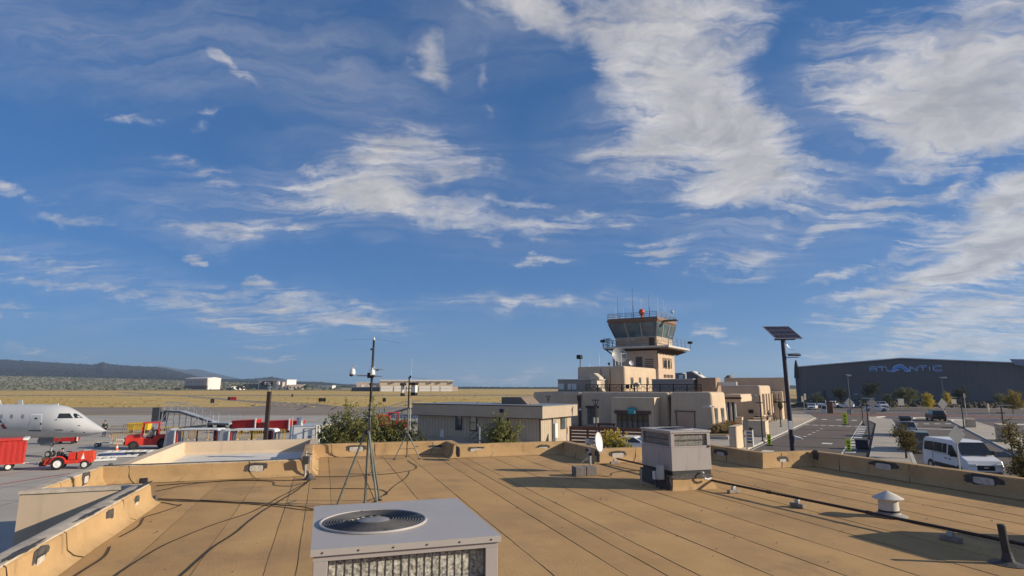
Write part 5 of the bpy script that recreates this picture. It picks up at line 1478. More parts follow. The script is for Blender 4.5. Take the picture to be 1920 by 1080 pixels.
# ------------------------------------------------------------------ white canopy carts
def make_canopy(label, loc, rotz):
    t = thing('canopy_cart', label, 'cart', loc, rotz, 'white canopied carts behind the court wall')
    L, w, h = 4.0, 1.5, 1.78
    def arch(o, th):
        pts = []
        for a in range(6):
            q = math.pi - a * math.pi / 10
            pts.append((-L / 2 + .3 + (.3 - o) * math.cos(q), h - .3 + (.3 - o) * math.sin(q)))
        for a in range(6):
            q = math.pi / 2 - a * math.pi / 10
            pts.append((L / 2 - .3 + (.3 - o) * math.cos(q), h - .3 + (.3 - o) * math.sin(q)))
        return pts
    o_, i_ = arch(0, 0), arch(.11, 0)
    poly = [(-L / 2, .25)] + o_ + [(L / 2, .25), (L / 2 - .11, .25)] + i_[::-1] + [(-L / 2 + .11, .25)]
    for y in (-w / 2, w / 2 - .08):
        MB().slab(poly, (0, y, 0), (1, 0, 0), (0, 0, 1), (0, .08, 0)).build('hoop', WHITE, t)
    rf = MB(); rf.v = [(p[0], y, p[1] - .005) for y in (-w / 2 + .085, w / 2 - .085) for p in o_]; n = len(o_)
    rf.f = [(i, i + 1, n + i + 1, n + i) for i in range(n - 1)]; rf.build('canopy', WHITE, t, smooth=True)
    MB().box(-L / 2 + .12, -w / 2 + .09, .3, L / 2 - .12, w / 2 - .09, .42).build('bed', DARK, t)
    for x in (-L / 2 + .18, -.05, L / 2 - .3):
        MB().box(x, -w / 2 + .09, .42, x + .1, -w / 2 + .17, h - .12).build('post', RED if x < -.1 or x > .1 else BLACK, t)
    MB().box(L / 2 - 1.1, w / 2 - .2, .42, L / 2 - .3, w / 2 - .14, h - .15).build('side_sheet', M('side_sheet', (.10, .045, .06), .7, .2, 3), t)
    MB().slab([(-L / 2 - .95, .2), (-L / 2 - .06, .2), (-L / 2 - .02, h - .2), (-L / 2 - .5, h + .02), (-L / 2 - .75, h - .02)], (0, -w / 2 + .1, 0), (1, 0, 0), (0, 0, 1), (0, w - .2, 0)).build('end_unit', M('end_grey', (.36, .38, .41), .5, .1, 3), t, bev=.03)
    for x in (-1.3, 1.3):
        for y in (-.6, .6): wheel(t, (x, y, .24), .24, .15, DARK)
    return t
c1 = make_canopy('white canopied cart with red posts behind the court wall, left one of two', px(374, 841, 0), RAD(1))
dup(c1, px(475, 842, 0), RAD(4), 'white canopied cart with red posts in front of the red skips, beside the pole')

# red skips behind
SKIPM = M('skip_red', (.34, .018, .02), .5, .15, 2)
def make_skip(label, loc, rotz, s_=1.0, tilt=0):
    t = thing('cargo_bin', label, 'bin', loc, rotz, 'red cargo bins on the apron')
    MB().loft([[(-1.3, -.8, .35), (1.3, -.8, .35), (1.3, .8, .35), (-1.3, .8, .35)], [(-1.45, -.85, 1.45), (1.5, -.85, 1.6), (1.5, .85, 1.6), (-1.45, .85, 1.45)]]).build('tub', SKIPM, t, bev=.03)
    MB().slab([(-1.5, 1.44), (1.55, 1.58), (1.55, 1.66), (-1.5, 1.53)], (0, -.9, 0), (1, 0, 0), (0, 0, 1), (0, 1.8, 0)).build('lid', RED, t)
    MB().box(1.42, -.95, .4, 1.56, -.8, 1.85).build('corner_post', OFFWHITE, t)
    for x in (-.9, .9):
        for y in (-.7, .7): wheel(t, (x, y, .2), .2, .14, DARK)
    t.scale = (s_, s_, s_)
    return t
k1 = make_skip('leftmost red cargo bin right of the boarding ramp', px(461, 812, 0), RAD(-2), .98)
dup(k1, px(492, 812, 0), RAD(-14), 'red cargo bin with a tilted lid just left of the floodlight pole', scale=.8)
dup(k1, px(523, 812, 0), RAD(2), 'red cargo bin just right of the floodlight pole', scale=.95)
dup(k1, px(548, 810, 0), RAD(-6), 'red cargo bin half hidden by the steel roof ventilator', scale=.85)

dup(k1, px(124, 832, 0), RAD(20), 'small red cargo bin under the jet behind its nose gear', scale=.7)

# white container with a steel ventilator
q = px(575, 846, 0); d_ = q.y
wt = thing('container', 'white container with a hatch door, left of the big shrubs', 'container', q, RAD(9))
s_ = d_ / FPX * .99
zt = pd(575, 799, d_).z
L2 = 25.5 * s_
MB().box(-L2, 0, .1, L2, 2.6, zt).build('shell', M('container_white', (.62, .64, .66), .5, .05, 1), wt, bev=.03)
MB().box(-L2 - .04, -.04, zt, L2 + .04, 2.64, zt + .07).build('roof', M('roof_bluegrey', (.40, .44, .50), .4, .1, 1.5), wt)
dr = MB().box(-.28, -.05, .5, .62, -.01, zt - .25).build('door', M('door_white', (.60, .62, .63), .5, .04, 1), wt)
MB().box(-.33, -.035, .45, -.28, -.005, zt - .2).box(.62, -.035, .45, .67, -.005, zt - .2).box(-.33, -.035, zt - .25, .67, -.005, zt - .2).build('frame', DARK, dr)
MB().box(.05, -.08, zt - .95, .3, -.05, zt - .86).build('handle', BLACK, dr)
MB().box(-L2 - .35, .1, .1, -L2 - .02, 2.2, zt - .02).build('side_unit', M('side_blue', (.40, .45, .52), .5, .1, 1), wt, bev=.02)
MB().tube((-L2 - .1, -.1, .1), (-L2 - .1, -.1, zt + .8), .02, n=6).build('post', OFFWHITE, wt)
MB().lathe([(.34, 0), (.34, .10), (.28, .12), (.28, .42), (.33, .44), (.36, .5), (.30, .62), (.22, .66)], (-.82, .8, zt + .05), 20).build('ventilator', M('steel', (.5, .5, .5), .28, .1, 6, metal=.8), wt, smooth=True)
YG = M('yellow_grey_side', (.46, .42, .30), .7, .25, 3)
t = thing('storage_cage', 'pale cage panel with yellow bars between container and shrubs', 'cage', px(606, 846, 0), RAD(60))
for i in range(6): MB().bar((-.9 + i * .35, 0, .1), (-.9 + i * .35, 0, 2.2), .08).build('bar', (YG, OFFWHITE)[i % 2], t)
MB().bar((-1, 0, 2.2), (.95, 0, 2.2), .08).bar((-1, 0, .15), (.95, 0, .15), .08).bar((-1, 0, 1.1), (.95, 0, 1.1), .05).build('frame', YG, t)

# apron floodlight pole
q = px(496, 846, 0); d_ = q.y
t = thing('floodlight_pole', 'brown apron pole topped by a ring of small floodlights', 'light pole', q, 0)
z1 = pd(500, 734, d_).z; z2 = pd(500, 712.5, d_).z
MB().bar((0, 0, 0), (.08, 0, z1), .30, .30).build('pole', M('pole_brown', (.055, .036, .03), .6, .2, 2), t)
MB().tube((.08, 0, z1), (.08, 0, z2 - .3), .05, n=8).build('spigot', GALV, t)
for zz, rr in ((z2 - .12, .55), (z2 - .5, .6)):
    m = MB(); m.ring((.08, 0, zz), rr, .04, n=24, m=5)
    for a in range(4): m.bar((.08, 0, zz), (.08 + rr * math.cos(a * 1.57 + .4), rr * math.sin(a * 1.57 + .4), zz), .04)
    m.build('ring', DARK, t)
for a in range(5):
    an_ = a * 1.256 - .9
    x, y = .08 + .66 * math.cos(an_), .66 * math.sin(an_)
    MB().cb((x, y, z2 - .28), (.26, .22, .3)).build('lamp', OFFWHITE if a % 2 else DARK, t, bev=.04)

# red loader behind the shrubs
q = px(737, 806, 0)
ld = make_tug('red tractor with a dark glazed cab behind the big shrubs', q, RAD(2))
ld.scale = (.98, 1, .96)
q = px(716, 800, 0)
t = thing('baggage_loader', 'red rounded loader body left of the dark cab, behind the shrubs', 'loader', q, RAD(-2))
MB().loft([[(-1.1, y, .5), (-1.2, y, 1.3), (-.6, y, 1.7), (1.0, y, 1.6), (1.1, y, .5)] for y in (-.7, .7)]).build('body', RED2, t, bev=.12)
for x in (-.7, .7): wheel(t, (x, -.72, .38), .38, .2, DARK)
MB().bar((-.9, -.2, 1.68), (.9, -.2, 1.95), .3, .08).build('conveyor', ALU, t)
# ------------------------------------------------------------------ foliage
def leaf_mat(name, a, b, rough=.75):
    new = name not in MATS
    m = M(name, a, rough, .2, 1.3, col2=b, detail=3, spec=.08)
    if new:                                             # thin leaves let light through
        nt = m.node_tree; b_ = nt.nodes['Principled BSDF']; o_ = nt.nodes['Material Output']
        tr = nt.nodes.new('ShaderNodeBsdfTranslucent'); mx = nt.nodes.new('ShaderNodeMixShader'); mx.inputs[0].default_value = .4
        nt.links.new(b_.inputs['Base Color'].links[0].from_socket, tr.inputs['Color'])
        nt.links.new(b_.outputs[0], mx.inputs[1]); nt.links.new(tr.outputs[0], mx.inputs[2]); nt.links.new(mx.outputs[0], o_.inputs['Surface'])
    return m
LEAF_G = leaf_mat('leaf_green', (.15, .16, .05), (.30, .285, .115))
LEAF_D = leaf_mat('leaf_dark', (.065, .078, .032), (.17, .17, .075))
LEAF_Y = leaf_mat('leaf_yellow', (.40, .28, .03), (.55, .45, .07))
LEAF_O = leaf_mat('leaf_olive', (.085, .075, .025), (.20, .15, .05))
BARK = M('bark', (.11, .075, .05), .9, .3, 5)
def leaves(name, mat, parent, clumps, n, size, seed, long=2.2, up=.3):
    """clumps: list of (centre, radius vector); leaves are small bent quads gathered along twigs"""
    r = random.Random(seed); vs = []; fs = []
    tot = sum(c[1][0] * c[1][1] * c[1][2] for c in clumps) or 1
    for c, rad in clumps:
        m = max(6, int(n * rad[0] * rad[1] * rad[2] / tot))
        tw = max(2, m // 14)
        for _ in range(tw):
            # a twig from inside to the rim
            th = r.uniform(0, 6.283); ph = math.acos(r.uniform(-.75, 1)); q = r.random() ** .45
            d = Vector((math.sin(ph) * math.cos(th), math.sin(ph) * math.sin(th), math.cos(ph)))
            o = Vector((c[0] + d.x * rad[0] * q, c[1] + d.y * rad[1] * q, c[2] + d.z * rad[2] * q))
            dirv = (d + Vector((r.uniform(-.6, .6), r.uniform(-.6, .6), r.uniform(-.2, .9) + up))).normalized()
            for k in range(14):
                p = o + dirv * (k / 14) * size * 7 + Vector((r.gauss(0, size * .7), r.gauss(0, size * .7), r.gauss(0, size * .7)))
                a = Vector((r.gauss(0, 1), r.gauss(0, 1), r.gauss(0, 1) + .25)).normalized()
                b = a.cross(Vector((r.gauss(0, 1), r.gauss(0, 1), r.gauss(0, 1)))).normalized()
                s_ = size * r.uniform(.6, 1.3)
                i = len(vs)
                vs += [p - a * s_ * long / 2, p + b * s_ * .5, p + a * s_ * long / 2, p - b * s_ * .5]
                fs.append((i, i + 1, i + 2, i + 3))
    mb = MB(); mb.v = [tuple(v) for v in vs]; mb.f = fs
    return mb.build(name, mat, parent, fix=False)
def stems(parent, pts, r0=.05):
    mb = MB()
    for a, b in pts:
        a = Vector(a); b = Vector(b); m = a.lerp(b, .5) + Vector((.06, -.04, 0)) * (b - a).length
        mb.tube(a, m, r0, r0 * .7, 6).tube(m, b, r0 * .7, r0 * .3, 6)
    return mb.build('trunk', BARK, parent)
def shrub(label, x, ybase_d, tops, halfw, seed, mat, n=2600, size=.085, name='shrub', cat='shrub', bottom=0.0, group=None):
    """tops: list of (pixel x, pixel y, width px) lobes at distance ybase_d"""
    base = pd(x, 800, ybase_d); base.z = 0
    t = thing(name, label, cat, base, 0, group)
    r = random.Random(seed); cl = []; st = []
    k = ybase_d / FPX * 1.0
    for (lx, ly, lw) in tops:
        p = pd(lx, ly, ybase_d) - base; w = lw * k / 2
        zt = p.z; zb = max(bottom, zt - lw * k * 1.9)
        m = 5
        for i in range(m):
            z = lerp(zb, zt, (i + .7) / m); ww = w * (1.0 - .72 * (i / m) ** 1.6)
            cl.append(((p.x + r.uniform(-.2, .2) * w, r.uniform(-.5, .5) * w, z), (ww, ww * .9, (zt - zb) / m * .8)))
        st.append(((p.x * .35, 0, 0), (p.x, 0, zt * .9)))
    stems(t, st, .06)
    leaves('foliage', mat, t, cl, int(n * 3.2), size * 1.05, seed)
    return t
shrub('spiky green shrub at the left of the mass beyond the parapet, behind the tall mast', 640, 29.5, [(652, 757, 24), (635, 777, 46), (616, 790, 34), (668, 784, 44), (640, 803, 90), (675, 803, 60), (612, 808, 40)], 0, 3, LEAF_G, 7000, .06)
shrub('tall pointed green shrub in the middle of the mass, right of the tall mast', 705, 30.5, [(702, 754, 20), (697, 774, 36), (716, 793, 60), (690, 800, 70), (740, 804, 60), (665, 806, 60)], 0, 4, LEAF_G, 6600, .06)
shrub('low green shrub at the right end of the mass, behind the short tripod', 762, 30.5, [(748, 803, 50), (770, 806, 50), (788, 812, 34), (728, 810, 50)], 0, 5, LEAF_D, 3600, .06)
shrub('narrow bright green bush before the grey modular building', 942, 38, [(941, 778, 14), (939, 790, 24), (927, 808, 26), (956, 806, 26), (969, 799, 10), (917, 812, 14), (942, 815, 56)], 0, 6, LEAF_G, 3600, .075)
shrub('yellow flowering bush behind the small dish', 1150, 40, [(1140, 818, 24), (1155, 812, 22), (1165, 820, 26), (1148, 826, 50)], 0, 7, LEAF_Y, 1500, .08)
shrub('green base growth under the yellow flowering bush', 1150, 39.4, [(1145, 830, 50), (1168, 832, 30)], 0, 8, LEAF_D, 700, .08)

# ------------------------------------------------------------------ grey modular building
near = pd(1013, 800, 56)
FM = Frame((near.x, near.y), -32)
SIDING = M('siding_taupe', (.44, .36, .265), .8, .06, 1.0)
nt_ = SIDING.node_tree
FASC = M('fascia_taupe', (.40, .325, .245), .8, .06, 1.0)
mod = thing('modular_building', 'long grey brown modular building with brown trimmed windows', 'building', (near.x, near.y, 0), FM.a)
uL = FM.atv(783, 790, 0)[0]; vR = FM.atu(1071, 800, 0)[0]
zf0 = FM.atv(1012, 785, -.55)[1]; zf1 = FM.atv(1012, 762, -.55)[1]
MB().box(uL + .04, .04, 0, -.04, vR - .04, zf0).build('core', SIDING, mod)
# siding panels: grooved boards
bd = None; n = int(-uL / .40)
for i in range(n):
    if bd is None: bd = MB().box(.012, 0, .55, .388, .04, zf0).build('siding_board', SIDING, mod)
    if i == 0: bd.location = (uL, 0, 0)
    else: part(bd, mod, (uL + i * (-uL / n), 0, 0))
bd2 = None; n = int(vR / .40)
for i in range(n):
    if bd2 is None: bd2 = MB().box(-.04, .012, .55, 0, .388, zf0).build('siding_board', SIDING, mod)
    if i: part(bd2, mod, (0, i * vR / n, 0))
MB().box(uL, -.01, 0, 0, .03, .55).box(-.03, 0, 0, .01, vR, .55).build('skirting', M('skirting', (.38, .31, .24), .85, .1, 1), mod)
o_ = .55
MB().box(uL - .3, -o_, zf0, o_, -o_ + .06, zf1).build('fascia', FASC, mod)
MB().box(o_ - .06, -o_ + .062, zf0, o_, vR + .4, zf1 - .02).build('fascia', FASC, mod)
MB().box(uL - .3, -o_ + .065, zf0 + .02, uL - .24, vR + .4, zf1 - .02).build('fascia', FASC, mod)
MB().box(uL - .34, -o_ - .02, zf1, o_ + .03, vR + .42, zf1 + .05).build('roof', M('roof_steel', (.23, .25, .27), .5, .12, .5, metal=.3), mod)
MB().box(uL - .32, -o_ - .015, zf0 - .06, o_ + .015, -o_ + .05, zf0 - .001).box(uL - .35, -o_ - .025, zf1 - .03, o_ + .02, -o_ - .001, zf1 + .06).build('trim', BROWN, mod)
MB().box(uL - .2, -o_ + .07, zf0 - .03, o_ - .07, vR + .3, zf0 - .002).build('soffit', FASC, mod)
MB().box(-.07, -.05, .4, .05, .07, zf0 - .06).build('corner_trim', BROWN, mod)
def mwin(x0, x1, y0, y1):
    (ua, za), (ub, zb) = FM.atv(x0, y1, 0), FM.atv(x1, y0, 0)
    w = MB().box(ua, -.06, za, ub, -.015, zb).build('window', BROWN, mod)
    MB().box(ua + .1, -.075, za + .12, ub - .1, -.062, (za + zb) / 2 - .03).box(ua + .1, -.075, (za + zb) / 2 + .03, ub - .1, -.062, zb - .1).build('pane', GLASS2, w)
mwin(854, 867, 776, 806.5); mwin(881, 895, 776.5, 808)
(ua, za), (ub, zb) = FM.atv(936, 826, 0), FM.atv(954, 777.5, 0)
dr = MB().box(ua, -.06, za, ub, -.015, zb).build('door', BROWN, mod)
MB().box(ua + .14, -.08, za, ub - .14, -.061, zb - .14).build('door_leaf', M('door_leaf', (.40, .37, .30), .6, .06, 2), dr)
(va, za), (vb, zb) = FM.atu(1051, 805, 0), FM.atu(1059, 779, 0)
w = MB().box(.015, va, za, .06, vb, zb).build('window', BROWN, mod)
MB().box(.062, va + .1, za + .1, .075, vb - .1, (za + zb) / 2 - .03).box(.062, va + .1, (za + zb) / 2 + .03, .075, vb - .1, zb - .1).build('pane', GLASS2, w)
(va, za), (vb, zb) = FM.atu(1035, 826, 0), FM.atu(1040, 780, 0)
MB().box(.012, va, .3, .15, vb, zf0 - .05).build('electric_panel', M('panel_grey', (.25, .25, .24), .6, .1, 2), mod)
MB().box(.15, va + .1, za + .2, .32, vb + .05, za + 1.6).build('meter_box', OFFWHITE, mod, bev=.02)
(ua, za) = FM.atv(829, 813, 0)
MB().box(ua - .2, -.05, za - .35, ua + .25, -.02, za + .4).build('notice', OFFWHITE, mod)
MB().box(*(lambda q: (q[0] - .18, -o_ - .1, q[1] - .05, q[0] + .25, -o_ - .021, q[1] + .28))(FM.atv(946, 772, 0))).build('lamp', BLACK, mod, bev=.03)
# rooftop box and steps
ub_, zb_ = FM.atv(945, 755, 3.5); uc_ = FM.atv(986, 755, 3.5)[0]; zt_ = FM.atv(960, 744.5, 3.5)[1]
MB().loft([[(ub_, y, zf1 + .04), (uc_ + .5, y, zf1 + .04), (uc_ - .3, y, zt_), (ub_, y, zt_)] for y in (3.0, 5.6)]).build('rooftop_unit', M('unit_taupe', (.20, .155, .12), .8, .1, 1), mod, bev=.04)
for x, hgt in ((895, 741), (934, 740), (994, 752)):
    u_, z_ = FM.atv(x, hgt + 3, 1.5)
    MB().tube((u_, 1.5, zf1), (u_, 1.5, zf1 + .28), .03, n=6).build('roof_pipe', DARK, mod)
st = MB(); ua = FM.atv(893, 800, -1.2)[0]; ub = FM.atv(936, 800, -1.2)[0]
for i in range(5): st.box(ua + (ub - ua) * i / 5, -1.6, 0, ub, -.1, .2 * (i + 1))
st.build('steps', M('steps', (.16, .14, .13), .8, .1, 1), mod)
rl = MB()
for y in (-1.6, -.4):
    rl.path([(ua - .4, y, .5), (ua - .5, y, .8), (ua - .2, y, 1.0), (ub - 1.1, y, 2.0), (ub + .3, y, 2.05), (ub + .3, y, 1.0)], .035, 6)
    rl.path([(ua - .2, y, .5), (ub - 1.1, y, 1.5), (ub + .3, y, 1.55)], .03, 6)
    rl.tube((ub - 1.1, y, .8), (ub - 1.1, y, 2.0), .03, n=6)
rl.build('handrail', DARK, mod)
q = px(899, 833, 0); t = thing('post', 'short grey post before the modular building steps', 'post', px(899, 845, 0))
MB().tube((0, 0, 0), (0, 0, 2.0), .06, n=8).build('shaft', GALV, t)
MB().bar((0, 0, 1.95), (-.25, 0, 2.25), .05).build('arm', GALV, t)

# ------------------------------------------------------------------ the terminal
term = thing('terminal_building', 'tan adobe style terminal with rounded parapets and a teal sign over its doors', 'building', (FT.o.x, FT.o.y, 0), FT.a)
def block(name, u0, u1, v0, v1, z0, z1, mat=STUCCO2, bev=.35, batter=.0, parent=term):
    b = batter
    mb = MB().loft([[(u0 - b, v0 - b, z0), (u1 + b, v0 - b, z0), (u1 + b, v1 + b, z0), (u0 - b, v1 + b, z0)], [(u0, v0, z1), (u1, v0, z1), (u1, v1, z1), (u0, v1, z1)]])
    return mb.build(name, mat, parent, bev=bev, smooth=False, seg=3)
AT = FT.atv; AU = FT.atu
zr = AT(1295, 735, 0)[1]
# right block with a blind recess on the front and two slit windows on its sunny side
uD = AT(1258.5, 770, 0)[0]
block('right_block', uD, 0, 0, 7.1, 0, zr, batter=.22)
(ua, za), (ub, zb) = AT(1271, 803, -.2), AT(1301, 773, -.2)
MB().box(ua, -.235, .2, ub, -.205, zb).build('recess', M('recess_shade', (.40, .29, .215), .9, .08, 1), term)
MB().box(ua - .35, -.26, zb, ub + .2, -.18, zb + .16).box(ua - .2, -.25, .2, ua, -.2, zb).box(ub, -.25, .2, ub + .12, -.2, zb).build('recess_frame', M('lintel', (.165, .105, .075), .85, .1, 2), term)
for x0, x1 in ((1340.5, 1345.5), (1352.5, 1357.5)):
    va, vb = AU(x0, 790, .1)[0], AU(x1, 790, .1)[0]
    za, zb = AU(x0, 802, .1)[1], AU(x0, 765, .1)[1]
    fr = MB().box(.10, va, max(.5, za), .205, vb, zb).build('slit_window', M('slit_frame', (.15, .095, .07), .8, .1, 2), term)
    MB().box(.206, va + .12, max(.6, za) + .1, .215, vb - .12, zb - .12).build('pane', GLASS2, fr)
# centre block
v1 = .8
u0, u1 = AT(1088.5, 770, v1)[0], AT(1255, 770, v1)[0]
zc_ = AT(1170, 735, v1)[1]
block('centre_block', u0, u1, v1, 14, 0, zc_)
v2 = 1.2
ua0, ua1 = AT(999, 760, v2)[0], AT(1086, 760, v2)[0]
block('left_block', ua0, ua1, v2, 15, 0, AT(1040, 734.5, v2)[1])
# down pipes in the notches
for x, y0 in ((1085.5, 742), (1256.5, 744)):
    u_, z_ = AT(x, y0, .55)
    dp_ = MB().lathe([(.10, .0), (.24, .35), (.27, .75), (.27, .9)], (u_, .5, z_ - .85), 8).build('rain_head', BROWN, term)
    MB().tube((u_, .5, .1), (u_, .5, z_ - .8), .11, n=8).build('down_pipe', BROWN, term)
# multi-pane window left of the portal
def gridwin(x0, x1, y0, y1, v, nx, ny, frame=BROWN, lintel=True, glass=GLASS2, z0=None):
    (ua, za), (ub, zb) = AT(x0, y1, v), AT(x1, y0, v)
    if z0 is not None: za = z0
    w = MB().box(ua, v - .05, za, ub, v + .02, zb).build('window', frame, term)
    MB().box(ua + .08, v - .065, za + .08, ub - .08, v - .052, zb - .08).build('pane', glass, w)
    m = MB()
    for i in range(1, nx): u_ = lerp(ua, ub, i / nx); m.box(u_ - .025, v - .09, za + .08, u_ + .025, v - .067, zb - .08)
    for i in range(1, ny): z_ = lerp(za, zb, i / ny); m.box(ua + .08, v - .088, z_ - .025, ub - .08, v - .069, z_ + .025)
    if m.v: m.build('glazing_bars', frame, w)
    if lintel: MB().box(ua - .2, v - .14, zb, ub + .25, v + .02, zb + .28).build('lintel', BROWN, w)
    return w
gridwin(1102, 1119.5, 765, 795, v1, 3, 5)
# portal with glazed doors
vp = -1.6
up0, up1 = AT(1145, 770, vp)[0], AT(1227, 770, vp)[0]; zp_ = AT(1186, 745, vp)[1]
block('portal', up0, up1 - .02, vp + .0, v1 + .1, 0, zp_, bev=.16)
prof_b = [(vp, 0), (vp, zp_), (v1 - .35, zp_), (v1 - .9, zp_ - 1.4), (v1 - 1.3, zp_ - 2.4), (v1 - 1.5, 0)]
MB().slab(prof_b, (up1, 0, 0), (0, 1, 0), (0, 0, 1), (.03, 0, 0)).build('buttress', STUCCO, term, bev=.01)
(ua, za), (ub, zb) = AT(1157, 806, vp), AT(1216, 777, vp)
pf = MB().box(ua, vp - .03, .1, ub, vp + .03, zb).build('entrance_frame', BROWN, term)
MB().box(ua - .25, vp - .16, zb, ub + .3, vp + .02, zb + .42).build('lintel', M('lintel_dark', (.105, .062, .048), .8, .15, 2), pf)
n = 6
for i in range(n):
    a_, b_ = lerp(ua, ub, i / n) + .1, lerp(ua, ub, (i + 1) / n) - .1
    MB().box(a_, vp - .05, .35, b_, vp - .034, zb - .95).build('door_pane', GLASS2, pf)
    MB().box(a_, vp - .05, zb - .85, b_, vp - .034, zb - .1).build('transom_pane', GLASS, pf)
(ua, za), (ub, zb) = AT(1177, 776.5, vp - .3), AT(1192.5, 764.5, vp - .3)
TEAL = M('teal_sign', (.025, .24, .27), .5, .12, 3)
sg = MB().box(ua, vp - .34, za, ub, vp - .24, zb).build('entrance_sign', TEAL, term)
m = MB()
for i in range(2): m.box(ua + .12, vp - .35, lerp(za, zb, .60 - .30 * i), ub - .35 - .2 * i, vp - .342, lerp(za, zb, .74 - .30 * i))
m.build('lettering', M('sign_lettering', (.10, .42, .44), .5, .05, 3), sg)
MB().box(ub - .28, vp - .35, za + .1, ub - .1, vp - .342, za + .5).build('symbol', WHITE, sg)

# roof terrace: guard rail, plant room, furniture, coolers
vr = 2.6
ru0, ru1 = AT(1099, 727, vr)[0], AT(1315, 727, vr)[0]; rz0 = AT(1150, 733, vr)[1]; rz1 = AT(1150, 720.5, vr)[1]
rz0 -= .35
IRON = M('wrought_iron', (.03, .022, .02), .6, .2, 4)
rail = MB(); N = 9
for i in range(N + 1):
    u_ = lerp(ru0, ru1, i / N)
    MB().box(u_ - .06, vr - .06, rz0, u_ + .06, vr + .06, rz1).build('rail_post', IRON, term)
MB().box(ru0, vr - .04, rz1 - .09, ru1, vr + .04, rz1).build('top_rail', IRON, term)
MB().box(ru0, vr - .03, rz0 + .25, ru1, vr + .03, rz0 + .31).build('bottom_rail', IRON, term)
pk = MB(); r = random.Random(9)
nn = int((ru1 - ru0) / .22)
for i in range(nn):
    u_ = lerp(ru0, ru1, (i + .5) / nn); pk.box(u_ - .016, vr - .016, rz0 + .31, u_ + .016, vr + .016, rz1 - .09)
pk.build('pickets', IRON, term, kind='stuff', fix=False)
hl = MB()
for i in range(N):                      # ornamental mountain line in each bay
    a_ = lerp(ru0, ru1, i / N); b_ = lerp(ru0, ru1, (i + 1) / N); zm = lerp(rz0, rz1, .55)
    pts = [(a_ + .1, vr, zm - .1), (lerp(a_, b_, .25), vr, zm + .22), (lerp(a_, b_, .45), vr, zm - .05), (lerp(a_, b_, .68), vr, zm + .3), (b_ - .1, vr, zm - .1)]
    hl.path(pts, .04, 5)
hl.build('rail_ornament', IRON, term, fix=False)
# plant room left
ve = 5.0
e0, e1 = AT(1046, 725, ve)[0], AT(1118, 725, ve)[0]; ez = AT(1080, 712, ve)[1]
block('plant_room', e0, e1, ve, ve + 6, zc_ - .8, ez, M('plant_room_grey', (.33, .285, .24), .85, .06, .6), bev=.04)
MB().box(e0 - .1, ve - .1, ez, e1 + .1, ve + 6.1, ez + .1).build('plant_roof', WHITEROOF, term)
for x0, x1 in ((1048, 1058), (1065.5, 1071.5), (1073, 1081.5)):
    (ua, za), (ub, zb) = AT(x0, 730.5, ve), AT(x1, 719.5, ve)
    MB().box(ua, ve - .16, za, ub, ve - .005, zb).build('meter_box', OFFWHITE, term, bev=.02)
(ua, za), (ub, zb) = AT(1111, 722, 4.2), AT(1126, 699.5, 4.2)
COOL = M('cooler_cream', (.52, .46, .36), .6, .08, 2)
cl = MB().box(ua, 3.6, za - .6, ub - .3, 4.9, lerp(za, zb, .42)).build('cooler', COOL, term, bev=.04)
MB().loft([[(ua - .1, y, lerp(za, zb, .45)), (ub + .1, y, lerp(za, zb, .45)), (ub + .1, y, lerp(za, zb, .62)), (ua + .55, y, zb), (ua - .2, y, zb - .05)] for y in (3.5, 5.0)]).build('hood', COOL, cl, bev=.03)
MB().loft([[(ua + .9, y, rz0), (ub + .9, y, rz0), (ub + .5, y, rz0 + .7), (ua + .9, y, rz0 + 1.0)] for y in (3.2, 4.2)]).build('duct', COOL, cl, bev=.03)
# upper storey
vf = 9.2
f1 = AT(1171.5, 710, vf)[0]; f0 = AT(1082.5, 710, vf)[0]; fz = AT(1171, 686, vf)[1]; fd = AU(1232.5, 705, f1)[0]
fb = block('upper_block', f0, f1, vf, fd, zc_ - 1, fz, bev=.3)
for x0, x1 in ((1182.5, 1187.5), (1198, 1202), (1212, 1216)):
    va, vb = AU(x0, 715, f1)[0], AU(x1, 715, f1)[0]; za, zb = AU(x0, 722, f1)[1], AU(x0, 707.5, f1)[1]
    w = MB().box(f1 - .02, va, za, f1 + .05, vb, zb).build('window', M('slit_frame', (.15, .1, .07)), term)
    MB().box(f1 + .051, va + .15, za, f1 + .06, vb - .15, zb - .25).build('pane', GLASS2, w)
gridwin(1127, 1134, 706.5, 722, vf, 2, 3, lintel=False)
for x in (1127, 1144):
    u_ = AT(x, 700, vf)[0]
    MB().tube((u_, vf - .05, zc_), (u_, vf - .05, fz - .4), .04, n=6).build('roof_conduit', BROWN, term)
# things standing on the upper block's roof
q = AT(1088, 686, vf + 1); z_ = AT(1088, 672, vf + 1)[1]
MB().tube((q[0], vf + 1, fz), (q[0], vf + 1, z_), .07, n=8).build('light_post', DARK, term)
MB().box(q[0] - .5, vf + .6, z_ - .1, q[0] + .3, vf + 1.4, z_ + .55).build('roof_light', BLACK, term, bev=.12)
for x, y in ((1124, 663), (1105, 681)):
    u_ = AT(x, 686, vf + 2)[0]; z_ = AT(x, y, vf + 2)[1]
    MB().tube((u_, vf + 2, fz), (u_, vf + 2, z_), .05, .03, n=6).build('aerial', GALV, term)
